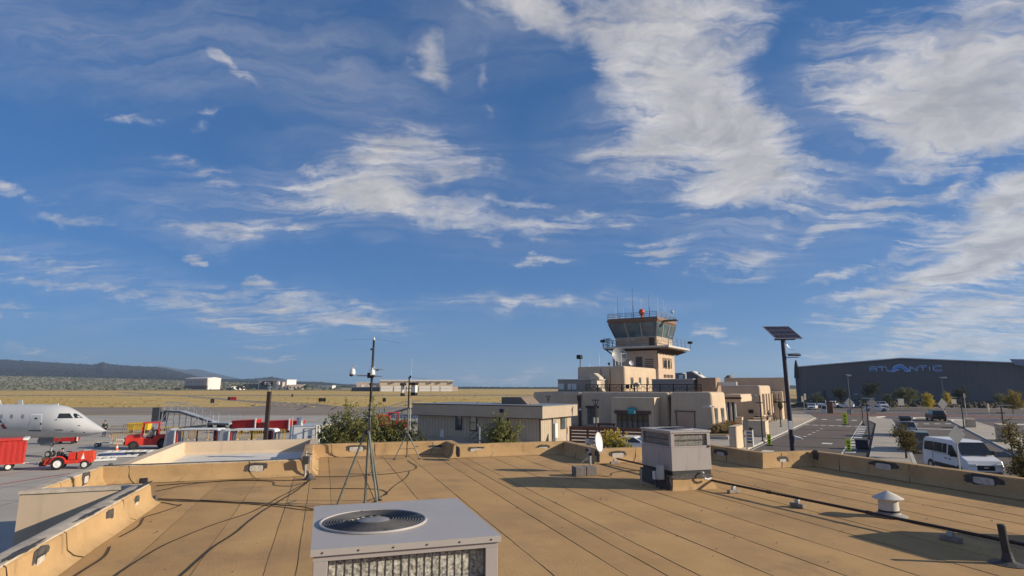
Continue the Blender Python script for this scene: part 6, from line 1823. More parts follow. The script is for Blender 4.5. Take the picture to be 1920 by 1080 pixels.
# low roofs and plant right of the tower
vj = 7.6
j0, j1 = AT(1222, 716, vj)[0], AT(1299, 716, vj)[0]; jz = AT(1260, 711.5, vj)[1]
block('grey_roof_block', j0, j1, vj, vj + 5, zc_ - .6, jz, M('grey_block', (.25, .24, .23), .8, .08, .8), bev=.03)
MB().box(j0 - .1, vj - .1, jz, j1 + .1, vj + 5.1, jz + .08).build('grey_roof', WHITEROOF, term)
def unit(x0, x1, y0, y1, v, mat, d=1.6):
    (ua, za), (ub, zb) = AT(x0, y1, v), AT(x1, y0, v)
    return MB().box(ua, v, za, ub, v + d, zb).build('rooftop_unit', mat, term, bev=.04)
UG = M('unit_grey', (.24, .26, .28), .5, .12, 2); UD = M('unit_dark', (.12, .11, .115), .6, .12, 2)
un = unit(1266, 1280, 699, 712, 9.5, UG, 2.2)
(ua, za), (ub, zb) = AT(1266, 712, 9.5), AT(1280, 699, 9.5)
for k in range(3): MB().box(ua + .2, 9.44, lerp(za, zb, .35 + .2 * k), ub - .2, 9.495, lerp(za, zb, .43 + .2 * k)).build('louvre', UD, un)
unit(1273, 1280, 703, 712, 9.2, OFFWHITE, .4)
(ua, za), (ub, zb) = AT(1287.5, 712, 9), AT(1316, 696, 9)
MB().loft([[(ua, y, za), (ub, y, za - .2), (ub, y, za + .2), (lerp(ua, ub, .42), y, zb), (ua, y, zb - .05)] for y in (9, 11)]).build('sloped_unit', UD, term, bev=.03)
MB().slab([(lerp(ua, ub, .42), zb + .02), (ub + .15, za + .22), (ub + .15, za + .05), (lerp(ua, ub, .36), zb - .1)], (0, 8.95, 0), (1, 0, 0), (0, 0, 1), (0, 2.1, 0)).build('sloped_lid', WHITEROOF, term)
unit(1308, 1313, 699, 705, 10, UG, .8)
(ua, za), (ub, zb) = AT(1308, 724, 8), AT(1341.5, 708, 8)
block('stair_block', ua, ub, 8, 11, zc_ - .6, zb, M('block_brown', (.30, .21, .145), .9, .1, 1.2), bev=.06)
(ua, za), (ub, zb) = AT(1341, 723, 9), AT(1381, 716, 9)
block('pale_wall', ua, ub, 9, 9.4, za, zb, WHITEROOF, bev=.03)
# entrance canopy between the right block and the far wing
vm = 13.5
(ua, za), (ub, zb) = AT(1357, 757, vm), AT(1389, 739.5, vm)
block('canopy_wall', ua, ub, vm, vm + 8, AT(1370, 754, vm)[1], zb, STUCCO, bev=.14)
for x in (1363, 1380):
    u_, z_ = AT(x, 746.5, vm)
    MB().box(u_ - .75, vm - .06, z_ - .12, u_ + .75, vm - .002, z_ + .12).build('beam_slot', BROWN, term)
DKSHADE = M('doorway_dark', (.035, .03, .035), .5, .3, 2)
MB().box(ua + .2, vm + 1.2, .1, ub - 1.2, vm + 1.5, AT(1370, 754, vm)[1]).build('doorway_shade', DKSHADE, term)  # dark sheet, the doorway's shade put into its colour
for x in (1362, 1370, 1378.5):
    u_ = AT(x, 780, vm)[0]
    MB().tube((u_, vm + .3, 0), (u_, vm + .3, AT(1370, 754, vm)[1]), .14, n=10).build('column', M('column_grey', (.42, .43, .44), .5, .1, 2), term)
# far wing with pilasters on the sunny end, and the farthest block
vk = 24.3; kz = AT(1425, 722.5, vk)[1]
kL = AT(1330, 740, vk)[0]
kR = AT(1427, 760, vk)[0]; kd = AU(1446, 750, kR)[0]
block('far_wing', kL, kR, vk, kd, 0, kz, bev=.35, batter=.15)
for i in range(4):
    v_ = lerp(vk + 1.2, kd - .8, i / 3.3)
    MB().box(kR + .02, v_, 1.2, kR + .42, v_ + .75, kz - 1.3).build('pilaster', STUCCO, term, bev=.06)
    if i < 3: MB().box(kR + .06, v_ + .85, 1.5, kR + .16, v_ + 1.5, kz - 1.6).build('slit_window', BROWN, term)
u_, z_ = AT(1408, 771.5, vk - .15)
MB().box(u_ - .35, vk - .2, z_ - .28, u_ + .35, vk - .1, z_ + .28).build('plaque', BLACK, term)
vn = 36.5
n0, n1 = AT(1358, 720, vn)[0], AT(1473, 720, vn)[0]; nz = AT(1430, 708, vn)[1]; nd = AU(1480, 720, n1)[0]
block('farthest_block', n0, n1, vn, nd, 0, nz, bev=.12)
nl = AT(1446.5, 760, vn - 2.5)[0]
nr = AT(1466, 760, vn - 2.5)[0]
block('farthest_porch', nl, nr, vn - 2.5, vn, 0, AT(1455, 734, vn - 2.5)[1], bev=.1)
(ua, za), (ub, zb) = AT(1456, 754, vn - 2.6), AT(1467, 734.5, vn - 2.6)
MB().box(ua, vn - 2.75, za, ub, vn - 2.52, zb).build('porch_panel', STUCCO, term, bev=.05)
(ua, za) = AT(1447, 753.5, vn - 2.7); (ub, zb) = AT(1475, 753, vn - 2.7)
MB().box(ua, vn - 2.75, za - .12, ub, vn - 2.6, za + .12).build('porch_beam', BROWN, term)
for x, y in ((1367, 704), (1373, 700), (1407, 703)):
    u_ = AT(x, 708, vn + 3)[0]; z_ = AT(x, y, vn + 3)[1]
    MB().tube((u_, vn + 3, nz - .2), (u_, vn + 3, z_), .06, n=6).build('roof_aerial', GALV, term)
(ua, za), (ub, zb) = AT(1357, 710, vn + 1), AT(1368, 703.5, vn + 1)
MB().loft([[(ua, y, nz - .1), (ub, y, nz - .1), (ub, y, zb), (lerp(ua, ub, .6), y, zb)] for y in (vn + 1, vn + 3)]).build('roof_hatch', UD, term)

def term_thing(name, label, cat, u, v, z=0.0, rot=0.0, group=None):
    return thing(name, label, cat, FT.w(u, v, z), FT.a + rot, group)
# terrace tables and chairs
for i, (x, lab) in enumerate(((1177, 'left dark chair on the roof terrace behind the railing'), (1187, 'right dark chair on the roof terrace behind the railing'))):
    u_, z_ = AT(x, 733, 3.4)
    t = term_thing('terrace_chair', lab, 'chair', u_, 3.4, zc_, .4 + i * 2, 'chairs on the roof terrace')
    MB().box(-.25, -.25, .42, .25, .25, .48).build('seat', BLACK, t); MB().box(-.25, .2, .48, .25, .25, .95).build('backrest', BLACK, t)
    for a in (-.22, .22):
        for b in (-.22, .22): MB().bar((a, b, 0), (a, b, .42), .04).build('leg', BLACK, t)
for i, (x, lab) in enumerate(((1195, 'pale covered table on the roof terrace right of the chairs'),)):
    u_, z_ = AT(x, 733, 3.6)
    t = term_thing('terrace_table', lab, 'table', u_, 3.6, zc_)
    MB().lathe([(.6, .70), (.6, .75)], n=14).build('table_top', COOL, t); MB().tube((0, 0, 0), (0, 0, .7), .06, n=8).build('leg', BLACK, t)
    MB().loft([[(-.5, y, .76), (.5, y, .76), (.3, y, 1.15), (0, y, 1.3), (-.3, y, 1.15)] for y in (-.4, .4)]).build('cover', COOL, t, bev=.05)

# ------------------------------------------------------------------ control tower
nt0 = pd(1235, 700, 100)
FW = Frame((nt0.x, nt0.y), -32)
tow = thing('control_tower', 'control tower with outward leaning dark glass cab, balcony and roof aerials', 'tower', (nt0.x, nt0.y, 0), FW.a)
WT = FW.atv; WU = FW.atu
wu = WT(1149, 690, 0)[0]; wv = WU(1265.5, 690, 0)[0]
zb0 = WT(1235, 656, 0)[1]
block('shaft', wu, 0, 0, wv, 0, zb0, M('tower_stucco', (.50, .38, .285), .92, .07, .8, bump=.25, bscale=18), bev=.12, parent=tow)
zd = WT(1235, 648.5, 0)[1]
zs0, zs1 = zb0 + .02, zd
# balcony deck overhanging, brackets, railing
bo = 1.9; bl = WT(1131, 652, -1.2)[0]
MB().box(bl, -1.2, zs1 - .28, bo + .4, wv + bo, zs1).build('balcony', M('balcony_white', (.55, .52, .48), .7, .08, 2), tow)
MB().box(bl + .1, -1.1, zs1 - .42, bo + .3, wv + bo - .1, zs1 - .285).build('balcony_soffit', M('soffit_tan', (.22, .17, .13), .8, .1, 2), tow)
for i in range(7):
    v_ = lerp(.2, wv + .8, i / 6)
    MB().slab([(0, -.95), (bo, -.35), (bo, -.26), (0, -.26)], (0.05, v_, zs1 - .3), (1, 0, 0), (0, 0, 1), (0, .2, 0)).build('bracket', BROWN, tow)
for (px0, py0) in ((bl + .3, -.9), (bl + .3, wv * .5)):
    MB().bar((px0, py0, zs1 - .35), (wu + .1, py0 + .9, zs1 - 1.3), .18).build('bracket', BROWN, tow)
# stone-faced wall below the glass: courses of blocks
zm0, zm1 = zs1 + .005, WT(1233, 631.5, .3)[1]
m0, m1 = wu + .55, -.25
MB().box(m0, .3, zm0, m1, wv - .2, zm1).build('cab_wall', M('mortar', (.22, .175, .135), .9, .1, 2), tow)
STN = [M('stone_%s' % k, c, .9, .12, 3, bump=.3) for k, c in (('pale', (.44, .35, .26)), ('tan', (.37, .28, .20)), ('rose', (.40, .30, .235)))]
for rw in range(3):
    za, zb = lerp(zm0, zm1, rw / 3) + .03, lerp(zm0, zm1, (rw + 1) / 3) - .03
    n = 8
    for i in range(n):
        a_ = lerp(m0, m1, (i + (.25 if rw % 2 else 0)) / n); b_ = min(m1, lerp(m0, m1, (i + 1 + (.25 if rw % 2 else 0)) / n)) - .05
        if b_ - a_ < .2: continue
        MB().box(a_, .30 - .05 - .03 * rnd.random(), za, b_, .32, zb).build('stone', rnd.choice(STN), tow)
    n = 7
    for i in range(n):
        a_ = lerp(.3, wv - .2, (i + (.3 if rw % 2 else 0)) / n); b_ = min(wv - .2, lerp(.3, wv - .2, (i + 1 + (.3 if rw % 2 else 0)) / n)) - .05
        if b_ - a_ < .2: continue
        MB().box(m1 - .02, a_, za, m1 + .05 + .03 * rnd.random(), b_, zb).build('stone', rnd.choice(STN), tow)
(ua, za), (ub, zb) = WT(1217, 648, .2), WT(1227, 632.5, .2)
MB().box(ua, .19, zm0, ub, .235, zb).build('balcony_door', BROWN, tow)
MB().box(m0 - .08, .22, zm1, m1 + .08, wv - .12, zm1 + .12).build('sill', CAPW, tow)
# glass cab leaning outward
zg0, zg1 = zm1 + .12, WT(1234, 602.5, -.3)[1]
gb = (m0, m1, .3, wv - .2)
ex = .95
gt = (m0 - ex, m1 + .45, .3 - .75, wv - .2 + ex)
def cabp(side, t, z):
    q = (z - zg0) / (zg1 - zg0)
    L_ = lerp(gb[0], gt[0], q); R_ = lerp(gb[1], gt[1], q); N_ = lerp(gb[2], gt[2], q); F_ = lerp(gb[3], gt[3], q)
    return {'s': Vector((lerp(L_, R_, t), N_, z)), 'e': Vector((R_, lerp(N_, F_, t), z)), 'n': Vector((lerp(R_, L_, t), F_, z)), 'w': Vector((L_, lerp(F_, N_, t), z))}[side]
TGL = M('tower_glass', (.05, .075, .085), .04, .5, .35, spec=.7, col2=(.13, .18, .20))
for sd, nm in (('s', 3), ('e', 3), ('n', 3), ('w', 3)):
    for i in range(nm):
        a_, b_ = i / nm + .012, (i + 1) / nm - .012
        p0, p1, p2, p3 = cabp(sd, a_, zg0), cabp(sd, b_, zg0), cabp(sd, b_, zg1), cabp(sd, a_, zg1)
        nrm = (p1 - p0).cross(p3 - p0).normalized() * .05
        mb = MB(); mb.add([p0, p1, p2, p3, p0 - nrm, p1 - nrm, p2 - nrm, p3 - nrm], [(0, 1, 2, 3), (7, 6, 5, 4), (0, 4, 5, 1), (1, 5, 6, 2), (2, 6, 7, 3), (3, 7, 4, 0)])
        mb.build('cab_window', TGL, tow)
    for i in range(nm):
        MB().bar(cabp(sd, i / nm, zg0), cabp(sd, i / nm, zg1), .20).build('mullion', M('mullion', (.36, .33, .28), .6, .08, 3) if i or sd == 'e' else BROWN, tow)
MB().box(m0 + .2, .6, zg0 - .05, m1 - .2, wv - .5, zg0 + .05).build('cab_floor', DARK, tow)
# consoles and blinds inside
MB().box(m0 + .6, 1.6, zg0, m1 - .8, 2.6, zg0 + .9).build('console', DARK, tow)
# roof slab with sloped fascia
zf_a, zf_b = zg1, WT(1236, 592.5, -.6)[1]
f_ = gt
MB().loft([[(f_[0] + .05, f_[2] + .05, zf_a), (f_[1] - .05, f_[2] + .05, zf_a), (f_[1] - .05, f_[3] - .05, zf_a), (f_[0] + .05, f_[3] - .05, zf_a)], [(f_[0] - .25, f_[2] - .2, zf_a + .35), (f_[1] + .25, f_[2] - .2, zf_a + .35), (f_[1] + .25, f_[3] + .25, zf_a + .35), (f_[0] - .25, f_[3] + .25, zf_a + .35)], [(f_[0] - .1, f_[2] - .1, zf_b), (f_[1] + .1, f_[2] - .1, zf_b), (f_[1] + .1, f_[3] + .1, zf_b), (f_[0] - .1, f_[3] + .1, zf_b)]]).build('cab_roof', M('cab_roof_brown', (.20, .125, .09), .8, .1, 1), tow)
(ua, za) = WT(1243, 605, 3)
MB().box(f_[1] + .1, 2.2, zf_a + .25, f_[1] + 2.6, 3.4, zf_a + .45).build('side_shelf', BROWN, tow)
# roof railing
RLM = M('rail_blue_grey', (.16, .19, .24), .5, .15, 3)
rz = WT(1236, 583, -.6)[1]
cor = [(f_[0] - .05, f_[2] - .05), (f_[1] + .05, f_[2] - .05), (f_[1] + .05, f_[3] + .05), (f_[0] - .05, f_[3] + .05)]
def railing(cor, z0, z1, n, levels, closed=True):
    m = len(cor)
    for i in range(m if closed else m - 1):
        a_, b_ = Vector((*cor[i], 0)), Vector((*cor[(i + 1) % m], 0))
        k = n if isinstance(n, int) else n[i]
        for l in levels:
            z = lerp(z0, z1, l); MB().bar((a_.x, a_.y, z), (b_.x, b_.y, z), .07).build('rail', RLM, tow)
        for j in range(k):
            q = a_.lerp(b_, j / k); MB().bar((q.x, q.y, z0), (q.x, q.y, z1), .08).build('rail_post', RLM, tow)
railing(cor, zf_b, rz, 4, (.35, .68, 1.0))
bc_ = [(bl + .05, -1.15), (bo + .35, -1.15), (bo + .35, wv + bo - .05), (bl + .05, wv + bo - .05)]
zrl = zs1 + 1.5
railing([bc_[1], bc_[2]], zs1, zrl, 5, (.3, .65, 1.0), False)
railing([(wu - .2, -1.15), bc_[0], bc_[3]], zs1, zrl, 3, (.3, .65, 1.0), False)
# equipment on the balcony's left end and flood lights
for x, y0, y1 in ((1139, 652, 636), (1143, 650, 634), (1148, 652, 638)):
    u_ = WT(x, 648, -.8)[0]; z_ = WT(x, y1, -.8)[1]
    MB().tube((u_, -.8, zs1), (u_, -.8, z_), .05, n=6).ring((u_, -.8, z_ - .25), .25, .04, 'y', 12, 4).build('bracket_aerial', RLM, tow)
for u_, v_, sgn in ((bl - .1, -1.1, -1), (bo + .7, wv + bo - .5, 1)):
    MB().tube((u_, v_, zs1), (u_, v_, zs1 + 1.0), .05, n=6).build('lamp_post', DARK, tow)
    MB().box(u_ - .4, v_ - .3, zs1 + .9, u_ + .4, v_ + .3, zs1 + 1.35).build('flood_lamp', BLACK, tow, bev=.08)
# orange beacon
ub, zbb = WT(1203.5, 592, 1.0); zt_ = WT(1203.5, 586, 1.0)[1]
bn = MB().ball((ub, 1.0, zt_ + .05), .52, .52, .62, 14, 9).build('beacon', M('beacon_orange', (.62, .09, .02), .4, .12, 3), tow, smooth=True)
MB().tube((ub, 1.0, zf_b), (ub, 1.0, zt_ - .4), .22, n=10).build('beacon_stand', M('beacon_orange', (.62, .09, .02)), bn)
# aerials on the roof
for x, ytop, r_, m_ in ((1158.5, 556, .035, DARK), (1187, 541, .04, DARK), (1202.5, 559, .03, OFFWHITE), (1217.5, 553, .035, DARK), (1234, 556, .03, OFFWHITE), (1245, 562, .03, OFFWHITE), (1261.5, 570, .03, OFFWHITE), (1155, 578, .03, OFFWHITE), (1169, 576, .025, OFFWHITE), (1173, 586, .05, DARK), (1250, 588, .06, RLM), (1258, 585, .06, RLM), (1187.5, 572, .07, DARK), (1218, 576, .07, DARK)):
    vv = 1.5 if x < 1236 else 4.5
    u_ = WT(x, 590, vv)[0]; u_ = min(u_, f_[1] + .05); z_ = WT(x, ytop, vv)[1]
    MB().tube((u_, vv, zf_b), (u_, vv, z_), r_, r_ * .6, 6).build('aerial', m_, tow)
u_, z_ = WT(1260, 585, 4); MB().ball((u_, 4, z_), .3, .2, .3, 10, 6).build('small_dish', OFFWHITE, tow)
# shaft openings: door and louvre on the front, windows on the sunny side
(ua, za), (ub, zb) = WT(1192.5, 688, 0), WT(1204, 669, 0)
MB().box(ua, -.05, za, ub, -.006, zb).build('shaft_door', M('shaft_door', (.10, .085, .08), .7, .1, 2), tow)
for k in range(5):
    (ua, za), (ub, zb) = WT(1210, 676 + k * 4 - 1, 0), WT(1225, 676 + k * 4 - 3, 0)
    MB().box(ua, -.12, za, ub, -.006, zb).build('louvre', M('louvre', (.15, .11, .085), .8, .1, 2), tow)
va, vb = WU(1242.5, 680, 0)[0], WU(1259, 680, 0)[0]; za, zb = WU(1250, 691, 0)[1], WU(1250, 671.5, 0)[1]
TF = M('tower_frame', (.20, .135, .095), .8, .1, 2)
wf = MB().box(.005, va, za, .05, vb, zb).build('window_surround', TF, tow)
for i in range(3):
    a_, b_ = lerp(va, vb, i / 3) + .35, lerp(va, vb, (i + 1) / 3) - .3
    MB().box(.055, a_, za + .15, .08, b_, zb - .5).build('pane', GLASS, wf)
    if i: MB().box(.055, a_ - .5, za, .3, a_ - .2, zb - .3).build('jamb', STUCCO, wf)
(va, za), (vb, zb) = WU(1244, 708, 0), WU(1262, 703, 0)
for i in range(3):
    a_ = lerp(va, vb, i / 3)
    MB().box(.005, a_ + .2, za, .05, lerp(va, vb, (i + 1) / 3) - .2, zb).build('lower_window', BROWN, tow)
MB().tube((-.05, -.08, 8.5), (-.05, -.08, zb0), .06, n=6).build('conduit', BROWN, tow)
# big and small dishes in front of the tower, on the upper roof
for x, y, rr, lab, kk in ((1160, 667, 14.6, 'large grey satellite dish standing on the terminal roof before the tower', 1), (1183.5, 681, 4.6, 'small white satellite dish right of the large grey one on the roof', 0)):
    dd = 94.0; p = pd(x, y, dd); rm = rr * dd / FPX * .99
    t = thing('satellite_dish', lab, 'dish', (p.x, p.y, fz), 0)
    prof_ = [(0.0, .0), (rm * .35, -.03 * rm), (rm * .7, -.14 * rm), (rm, -.30 * rm), (rm * 1.02, -.28 * rm), (rm * .72, -.08 * rm), (rm * .36, .04 * rm), (0, .08 * rm)]
    o = MB().lathe(prof_, n=32, axis='y').build('reflector', M('dish_grey', (.27, .275, .28), .45, .12, .7) if kk else OFFWHITE, t, smooth=True)
    o.location = (0, 0, p.z - fz); o.rotation_euler = (-.30, 0, .18)
    MB().tube((0, .3, -.3), (0, .3, p.z - fz), .12 if kk else .06, n=8).build('pedestal', GALV, t)
    if kk:
        for a in (.35, 2.2, 4.2):
            MB().bar((.86 * rm * math.cos(a), -.28 * rm, p.z - fz + .86 * rm * math.sin(a)), (.02, -1.0 * rm, p.z - fz + .15), .03).build('feed_strut', GALV, t)
        MB().cb((.02, -1.0 * rm, p.z - fz + .15), (.16, .2, .16)).build('feed_horn', OFFWHITE, t)
for x, y in ((1154, 665), (1165, 661)):
    u_ = AT(x, 686, vf + .6)[0]; z_ = AT(x, y, vf + .6)[1]
    MB().tube((u_, vf + .6, fz), (u_, vf + .6, z_), .05, n=6).build('white_aerial', OFFWHITE, term)
u_, z_ = AT(1142, 682, vf + .8)
MB().ball((u_, vf + .8, z_), .22, .22, .22, 10, 6).tube((u_, vf + .8, fz), (u_, vf + .8, z_), .05, n=6).build('roof_camera', BLACK, term)
# ------------------------------------------------------------------ street, pavements, car parks (terminal frame: u to the right, v along the street)
def fpoly(pts, z=0): return [FT.w(u, v, z) for u, v in pts]
def fflat(name, pts, z, mat): return flat(name, fpoly(pts), z, mat)
def fslab(name, pts, z0, z1, mat, bev=0):
    return MB().prism([(q.x, q.y) for q in fpoly(pts)], z0, z1).build(name, mat, kind='structure', bev=bev)
fflat('landside_ground', [(-6, -75), (190, -75), (190, 175), (-6, 175)], 0.004, PAVE)
fslab('forecourt_pavement', [(-30, -45), (7.0, -45), (7.0, 44), (5.2, 56), (-30, 56)], -.1, .12, PAVE)
fslab('kerb', [(7.0, -45), (7.22, -45), (7.22, 44), (7.0, 44)], -.1, .135, KERB)
fflat('street', [(7.22, -60), (14.9, -60), (14.9, 56), (5.4, 56), (7.22, 44)], 0.010, ASPH)
fflat('parking_bay', [(14.9, -60), (16.4, -60), (16.4, 30), (14.9, 40)], 0.012, M('bay_asphalt', (.075, .066, .062), .9, .12, .4))
fslab('median_walk', [(16.4, -45), (19.1, -45), (19.1, -4), (18.2, 46), (16.0, 52), (15.2, 50), (15.2, 40), (16.4, 30)], -.1, .12, PAVE)
fslab('kerb', [(19.1, -45), (19.35, -45), (19.35, -4), (18.45, 46), (18.2, 46), (19.1, -4)], -.1, .135, KERB)
fflat('second_street', [(19.35, -75), (26.5, -75), (26.5, 56), (16, 58), (18.4, 46), (19.35, -4)], 0.010, ASPH)
fflat('dark_gutter', [(19.36, -45), (20.3, -45), (20.3, -4), (19.4, 44), (18.46, 44), (19.36, -4)], 0.014, M('gutter', (.07, .066, .072), .85, .1, .5))
fslab('island_walk', [(26.6, -30), (30.5, -30), (30.5, 24), (29, 44), (26.6, 46)], -.1, .12, PAVE)
fslab('kerb', [(26.38, -30), (26.6, -30), (26.6, 46), (26.38, 46)], -.1, .135, KERB)
fflat('car_park', [(30.6, -75), (120, -75), (120, 60), (29.5, 60), (30.6, 24)], 0.008, ASPH)
fflat('cross_street', [(5, 56), (130, 56), (150, 76), (2, 74)], 0.013, ASPH)
fflat('red_crossing', [(5.4, 57), (60, 57), (60, 62.5), (6, 62.5)], 0.017, BRICKRED)
fflat('red_crossing', [(6, 68), (75, 68), (75, 73), (6, 73)], 0.017, BRICKRED)
fflat('kerb_band', [(2, 74), (150, 74), (150, 75.2), (2, 75.2)], 0.022, KERB)
fflat('far_car_park', [(-8, 76), (150, 76), (150, 118), (-8, 118)], 0.012, ASPH)
fflat('hangar_verge', [(-8, 120), (170, 120), (170, 166), (-8, 166)], 0.010, DIRT)
fflat('verge_strip', [(12, 75.4), (150, 75.4), (150, 78), (12, 78)], 0.020, M('verge_tan', (.30, .235, .16), .95, .15, .6))
# markings
def mark(u0, v0, u1, v1, mat=PAINT, z=.021, name='road_marking'):
    q = fpoly([(u0, v0), (u1, v0), (u1, v1), (u0, v1)])
    return flat(name, q, z, mat)
for i in range(7): mark(7.6 + i * 1.05, 22.2, 8.2 + i * 1.05, 23.2)
fflat('road_band', [(7.3, 21.9), (14.8, 21.9), (14.8, 23.5), (7.3, 23.5)], 0.016, M('band_grey', (.22, .20, .185), .85, .1, .6))
for i in range(6): mark(9.6 + .12 * i, -4 + i * 3.6, 9.95 + .12 * i, -3.2 + i * 3.6)
for i, (u, v) in enumerate(((12.2, -8.5), (8.4, -19), (11.6, -19.4))): mark(u, v, u + .9, v + 1.4)
for i in range(3): mark(8.4 + i * 2.2, 39, 9.2 + i * 2.2, 41)
MB_ = MB()
for u in (14.35,):
    q = fpoly([(u, -40), (u + .12, -40), (u + .12, 46), (u, 46)], .021); MB_.quad(*q)
for u in (7.5,):
    q = fpoly([(u, -40), (u + .10, -40), (u + .10, 43), (u, 43)], .021); MB_.quad(*q)
for u in (20.6, 26.1):
    q = fpoly([(u, -40), (u + .12, -40), (u + .12, 44), (u, 44)], .021); MB_.quad(*q)
MB_.build('lane_line', PAINT, kind='structure')
for i in range(12): mark(14.55, -16 + i * 3.4, 15.35, -14.4 + i * 3.4, M('ladder_white', (.55, .56, .55), .7, .1, 1) if i % 1 == 0 else PAINT, .024)
for a in (2.0, 21.5):
    for i in range(1): mark(20.8, a, 26.2, a + 1.6, M('pale_band', (.42, .40, .37), .8, .1, .6), .018)
for i in range(4): mark(21 + i * 1.4, 33 + i, 21.7 + i * 1.4, 34.5 + i)
# thin dark sealant lines across the lanes
sl_ = MB()
for v in (-13, -1.5, 12, 30):
    sl_.bar(FT.w(8, v, .024), FT.w(14.2, v + .6, .024), .22, .006)
sl_.build('crack_seal_line', SEAL, kind='structure')
# pavement joints on median and forecourt
jn = MB()
for i in range(30): jn.bar(FT.w(16.5, -40 + i * 2.6, .122), FT.w(19.0, -40 + i * 2.6, .122), .04, .008)
for i in range(34): jn.bar(FT.w(0.5, -40 + i * 2.6, .122), FT.w(6.9, -40 + i * 2.6, .122), .04, .008)
jn.build('pavement_joints', M('joint_grey', (.20, .18, .16), .9, .1, 2), kind='structure', fix=False)
# curved kerbs round the islands at the right
def kerb_arc(pts, w=.3):
    m = MB()
    for a, b in zip(pts, pts[1:]): m.bar(FT.w(*a, .07), FT.w(*b, .07), w, .16)
    return m.build('kerb', M('kerb_white', (.58, .56, .52), .8, .1, 1), kind='structure')
kerb_arc([(21.5, 50), (22, 53), (24, 55.2), (30, 55.8), (42, 55.8)])
kerb_arc([(26.5, 46), (27, 48.5), (29, 50), (33, 50.5)])
kerb_arc([(33, 38), (36, 41), (42, 44), (52, 46)])
kerb_arc([(46, 30), (47, 34), (54, 37), (64, 39)])
kerb_arc([(16, 52), (17.5, 55.5), (20, 56.5), (30, 56.8)])
kerb_arc([(2, 74.6), (60, 74.6), (140, 74.6)], .6)

# ------------------------------------------------------------------ big dark hangar with the lettered gable
hv = 168.5
hu0 = FT.atv(1498, 730, hv)[0]; hz = FT.atv(1500, 688.5, hv)[1]
hup, hzp = FT.atv(1690, 672.2, hv); hu1 = hup + (hup - hu0)
DKBLUE = M('hangar_cladding', (.135, .132, .138), .7, .08, .08, spec=.25)
hg = thing('hangar', 'huge dark grey gabled hangar with blue outlined letters on its wall', 'hangar', FT.w(0, 0), FT.a)
hg.location = FT.w(hup, hv)
w2 = (hu1 - hu0) / 2
MB().box(-w2, 0.5, 0, w2, 70, hz - .5).build('hall', DKBLUE, hg)
MB().slab([(-w2, hz - .5), (w2, hz - .5), (w2, hz), (0, hzp), (-w2, hz)], (0, .4, 0), (1, 0, 0), (0, 0, 1), (0, 69, 0)).build('gable', DKBLUE, hg)
# cladding sheets with thin shadow gaps
n = 42; pw = 2 * w2 / n
for i in range(n):
    a_ = -w2 + i * pw; zt = lambda x: hz + (hzp - hz) * (1 - abs(x) / w2) - .25
    MB().slab([(a_ + .02, .2), (a_ + pw - .02, .2), (a_ + pw - .02, zt(a_ + pw)), (a_ + .02, zt(a_))], (0, .25, 0), (1, 0, 0), (0, 0, 1), (0, .12 + .02 * (i % 2), 0)).build('cladding_panel', DKBLUE, hg)
for sg in (-1, 1):
    MB().slab([(0, hzp + .3), (sg * (w2 + .6), hz + .28), (sg * (w2 + .6), hz - .05), (0, hzp - .03)], (0, -.25, 0), (1, 0, 0), (0, 0, 1), (0, 71, 0)).build('roof', M('hangar_roof', (.52, .53, .56), .45, .08, .1), hg)
MB().box(-w2 - .4, -.35, 0, w2 + .4, .2, 1.0).build('plinth', M('hangar_plinth', (.10, .085, .075), .8, .1, .3), hg)
# corner turret and right eave feature
MB().loft([[(-w2 - 1.2, -.8, hz - 4.0), (-w2 + .4, -.8, hz - 4), (-w2 + .4, 1, hz - 4), (-w2 - 1.2, 1, hz - 4)], [(-w2 - .9, -.5, hz + .6), (-w2 + .2, -.5, hz + .6), (-w2 + .2, .8, hz + .6), (-w2 - .9, .8, hz + .6)], [(-w2 - .5, -.2, hz + 2.6), (-w2 - .1, -.2, hz + 2.6), (-w2 - .1, .4, hz + 2.6), (-w2 - .5, .4, hz + 2.6)]]).build('corner_vent', BLACK, hg)
MB().box(-w2 - .9, -.3, 0, -w2 - .02, 3, hz - 4.0).build('corner_post', M('hangar_corner', (.09, .08, .13), .6, .1, .3), hg)
MB().loft([[(w2 - 3, -1.2, hz - .4), (w2 + 2, -1.2, hz - 1.2), (w2 + 2, -1.2, hz + 1.2), (w2 - 4, -1.2, hz + 1.5)], [(w2 - 3, -.3, hz - .4), (w2 + 2, -.3, hz - 1.2), (w2 + 2, -.3, hz + 1.2), (w2 - 4, -.3, hz + 1.5)]]).build('eave_box', M('eave_blue', (.24, .26, .36), .5, .1, .3), hg)
# the letters: outlined blue strokes standing off the wall
LBL = M('letter_blue', (.12, .32, .74), .45, .1, .5); LWH = M('letter_edge', (.44, .62, .90), .45, .08, .5); LDK = M('letter_fill', (.035, .07, .16), .45, .1, .5)
La, Lz0 = FT.atv(1631.5, 696, hv); Lb, Lz1 = FT.atv(1772, 684.5, hv)
La -= hup; Lb -= hup
lz0 = FT.atv(1660, 696, hv)[1]; lz1 = FT.atv(1660, 688, hv)[1]; Hh = lz1 - lz0
def strokes(name, sts, u, wd, mat_e=LWH, mat_f=LDK, hgt=1.0, drop=0.0):
    mb = MB(); mf = MB()
    for (x0, y0, x1, y1) in sts:
        p = (u + x0 * wd, .10, lz0 + (y0 * hgt + drop) * Hh); q = (u + x1 * wd, .10, lz0 + (y1 * hgt + drop) * Hh)
        mb.bar(p, q, .22, .62); mf.bar((p[0], -.03, p[2]), (q[0], -.03, q[2]), .14, .24)
    o = mb.build(name, mat_e, hg, fix=False); mf.build('letter_face', mat_f, o, fix=False)
    return o
span = Lb - La
W = lambda f: La + span * f
lw = span * .098
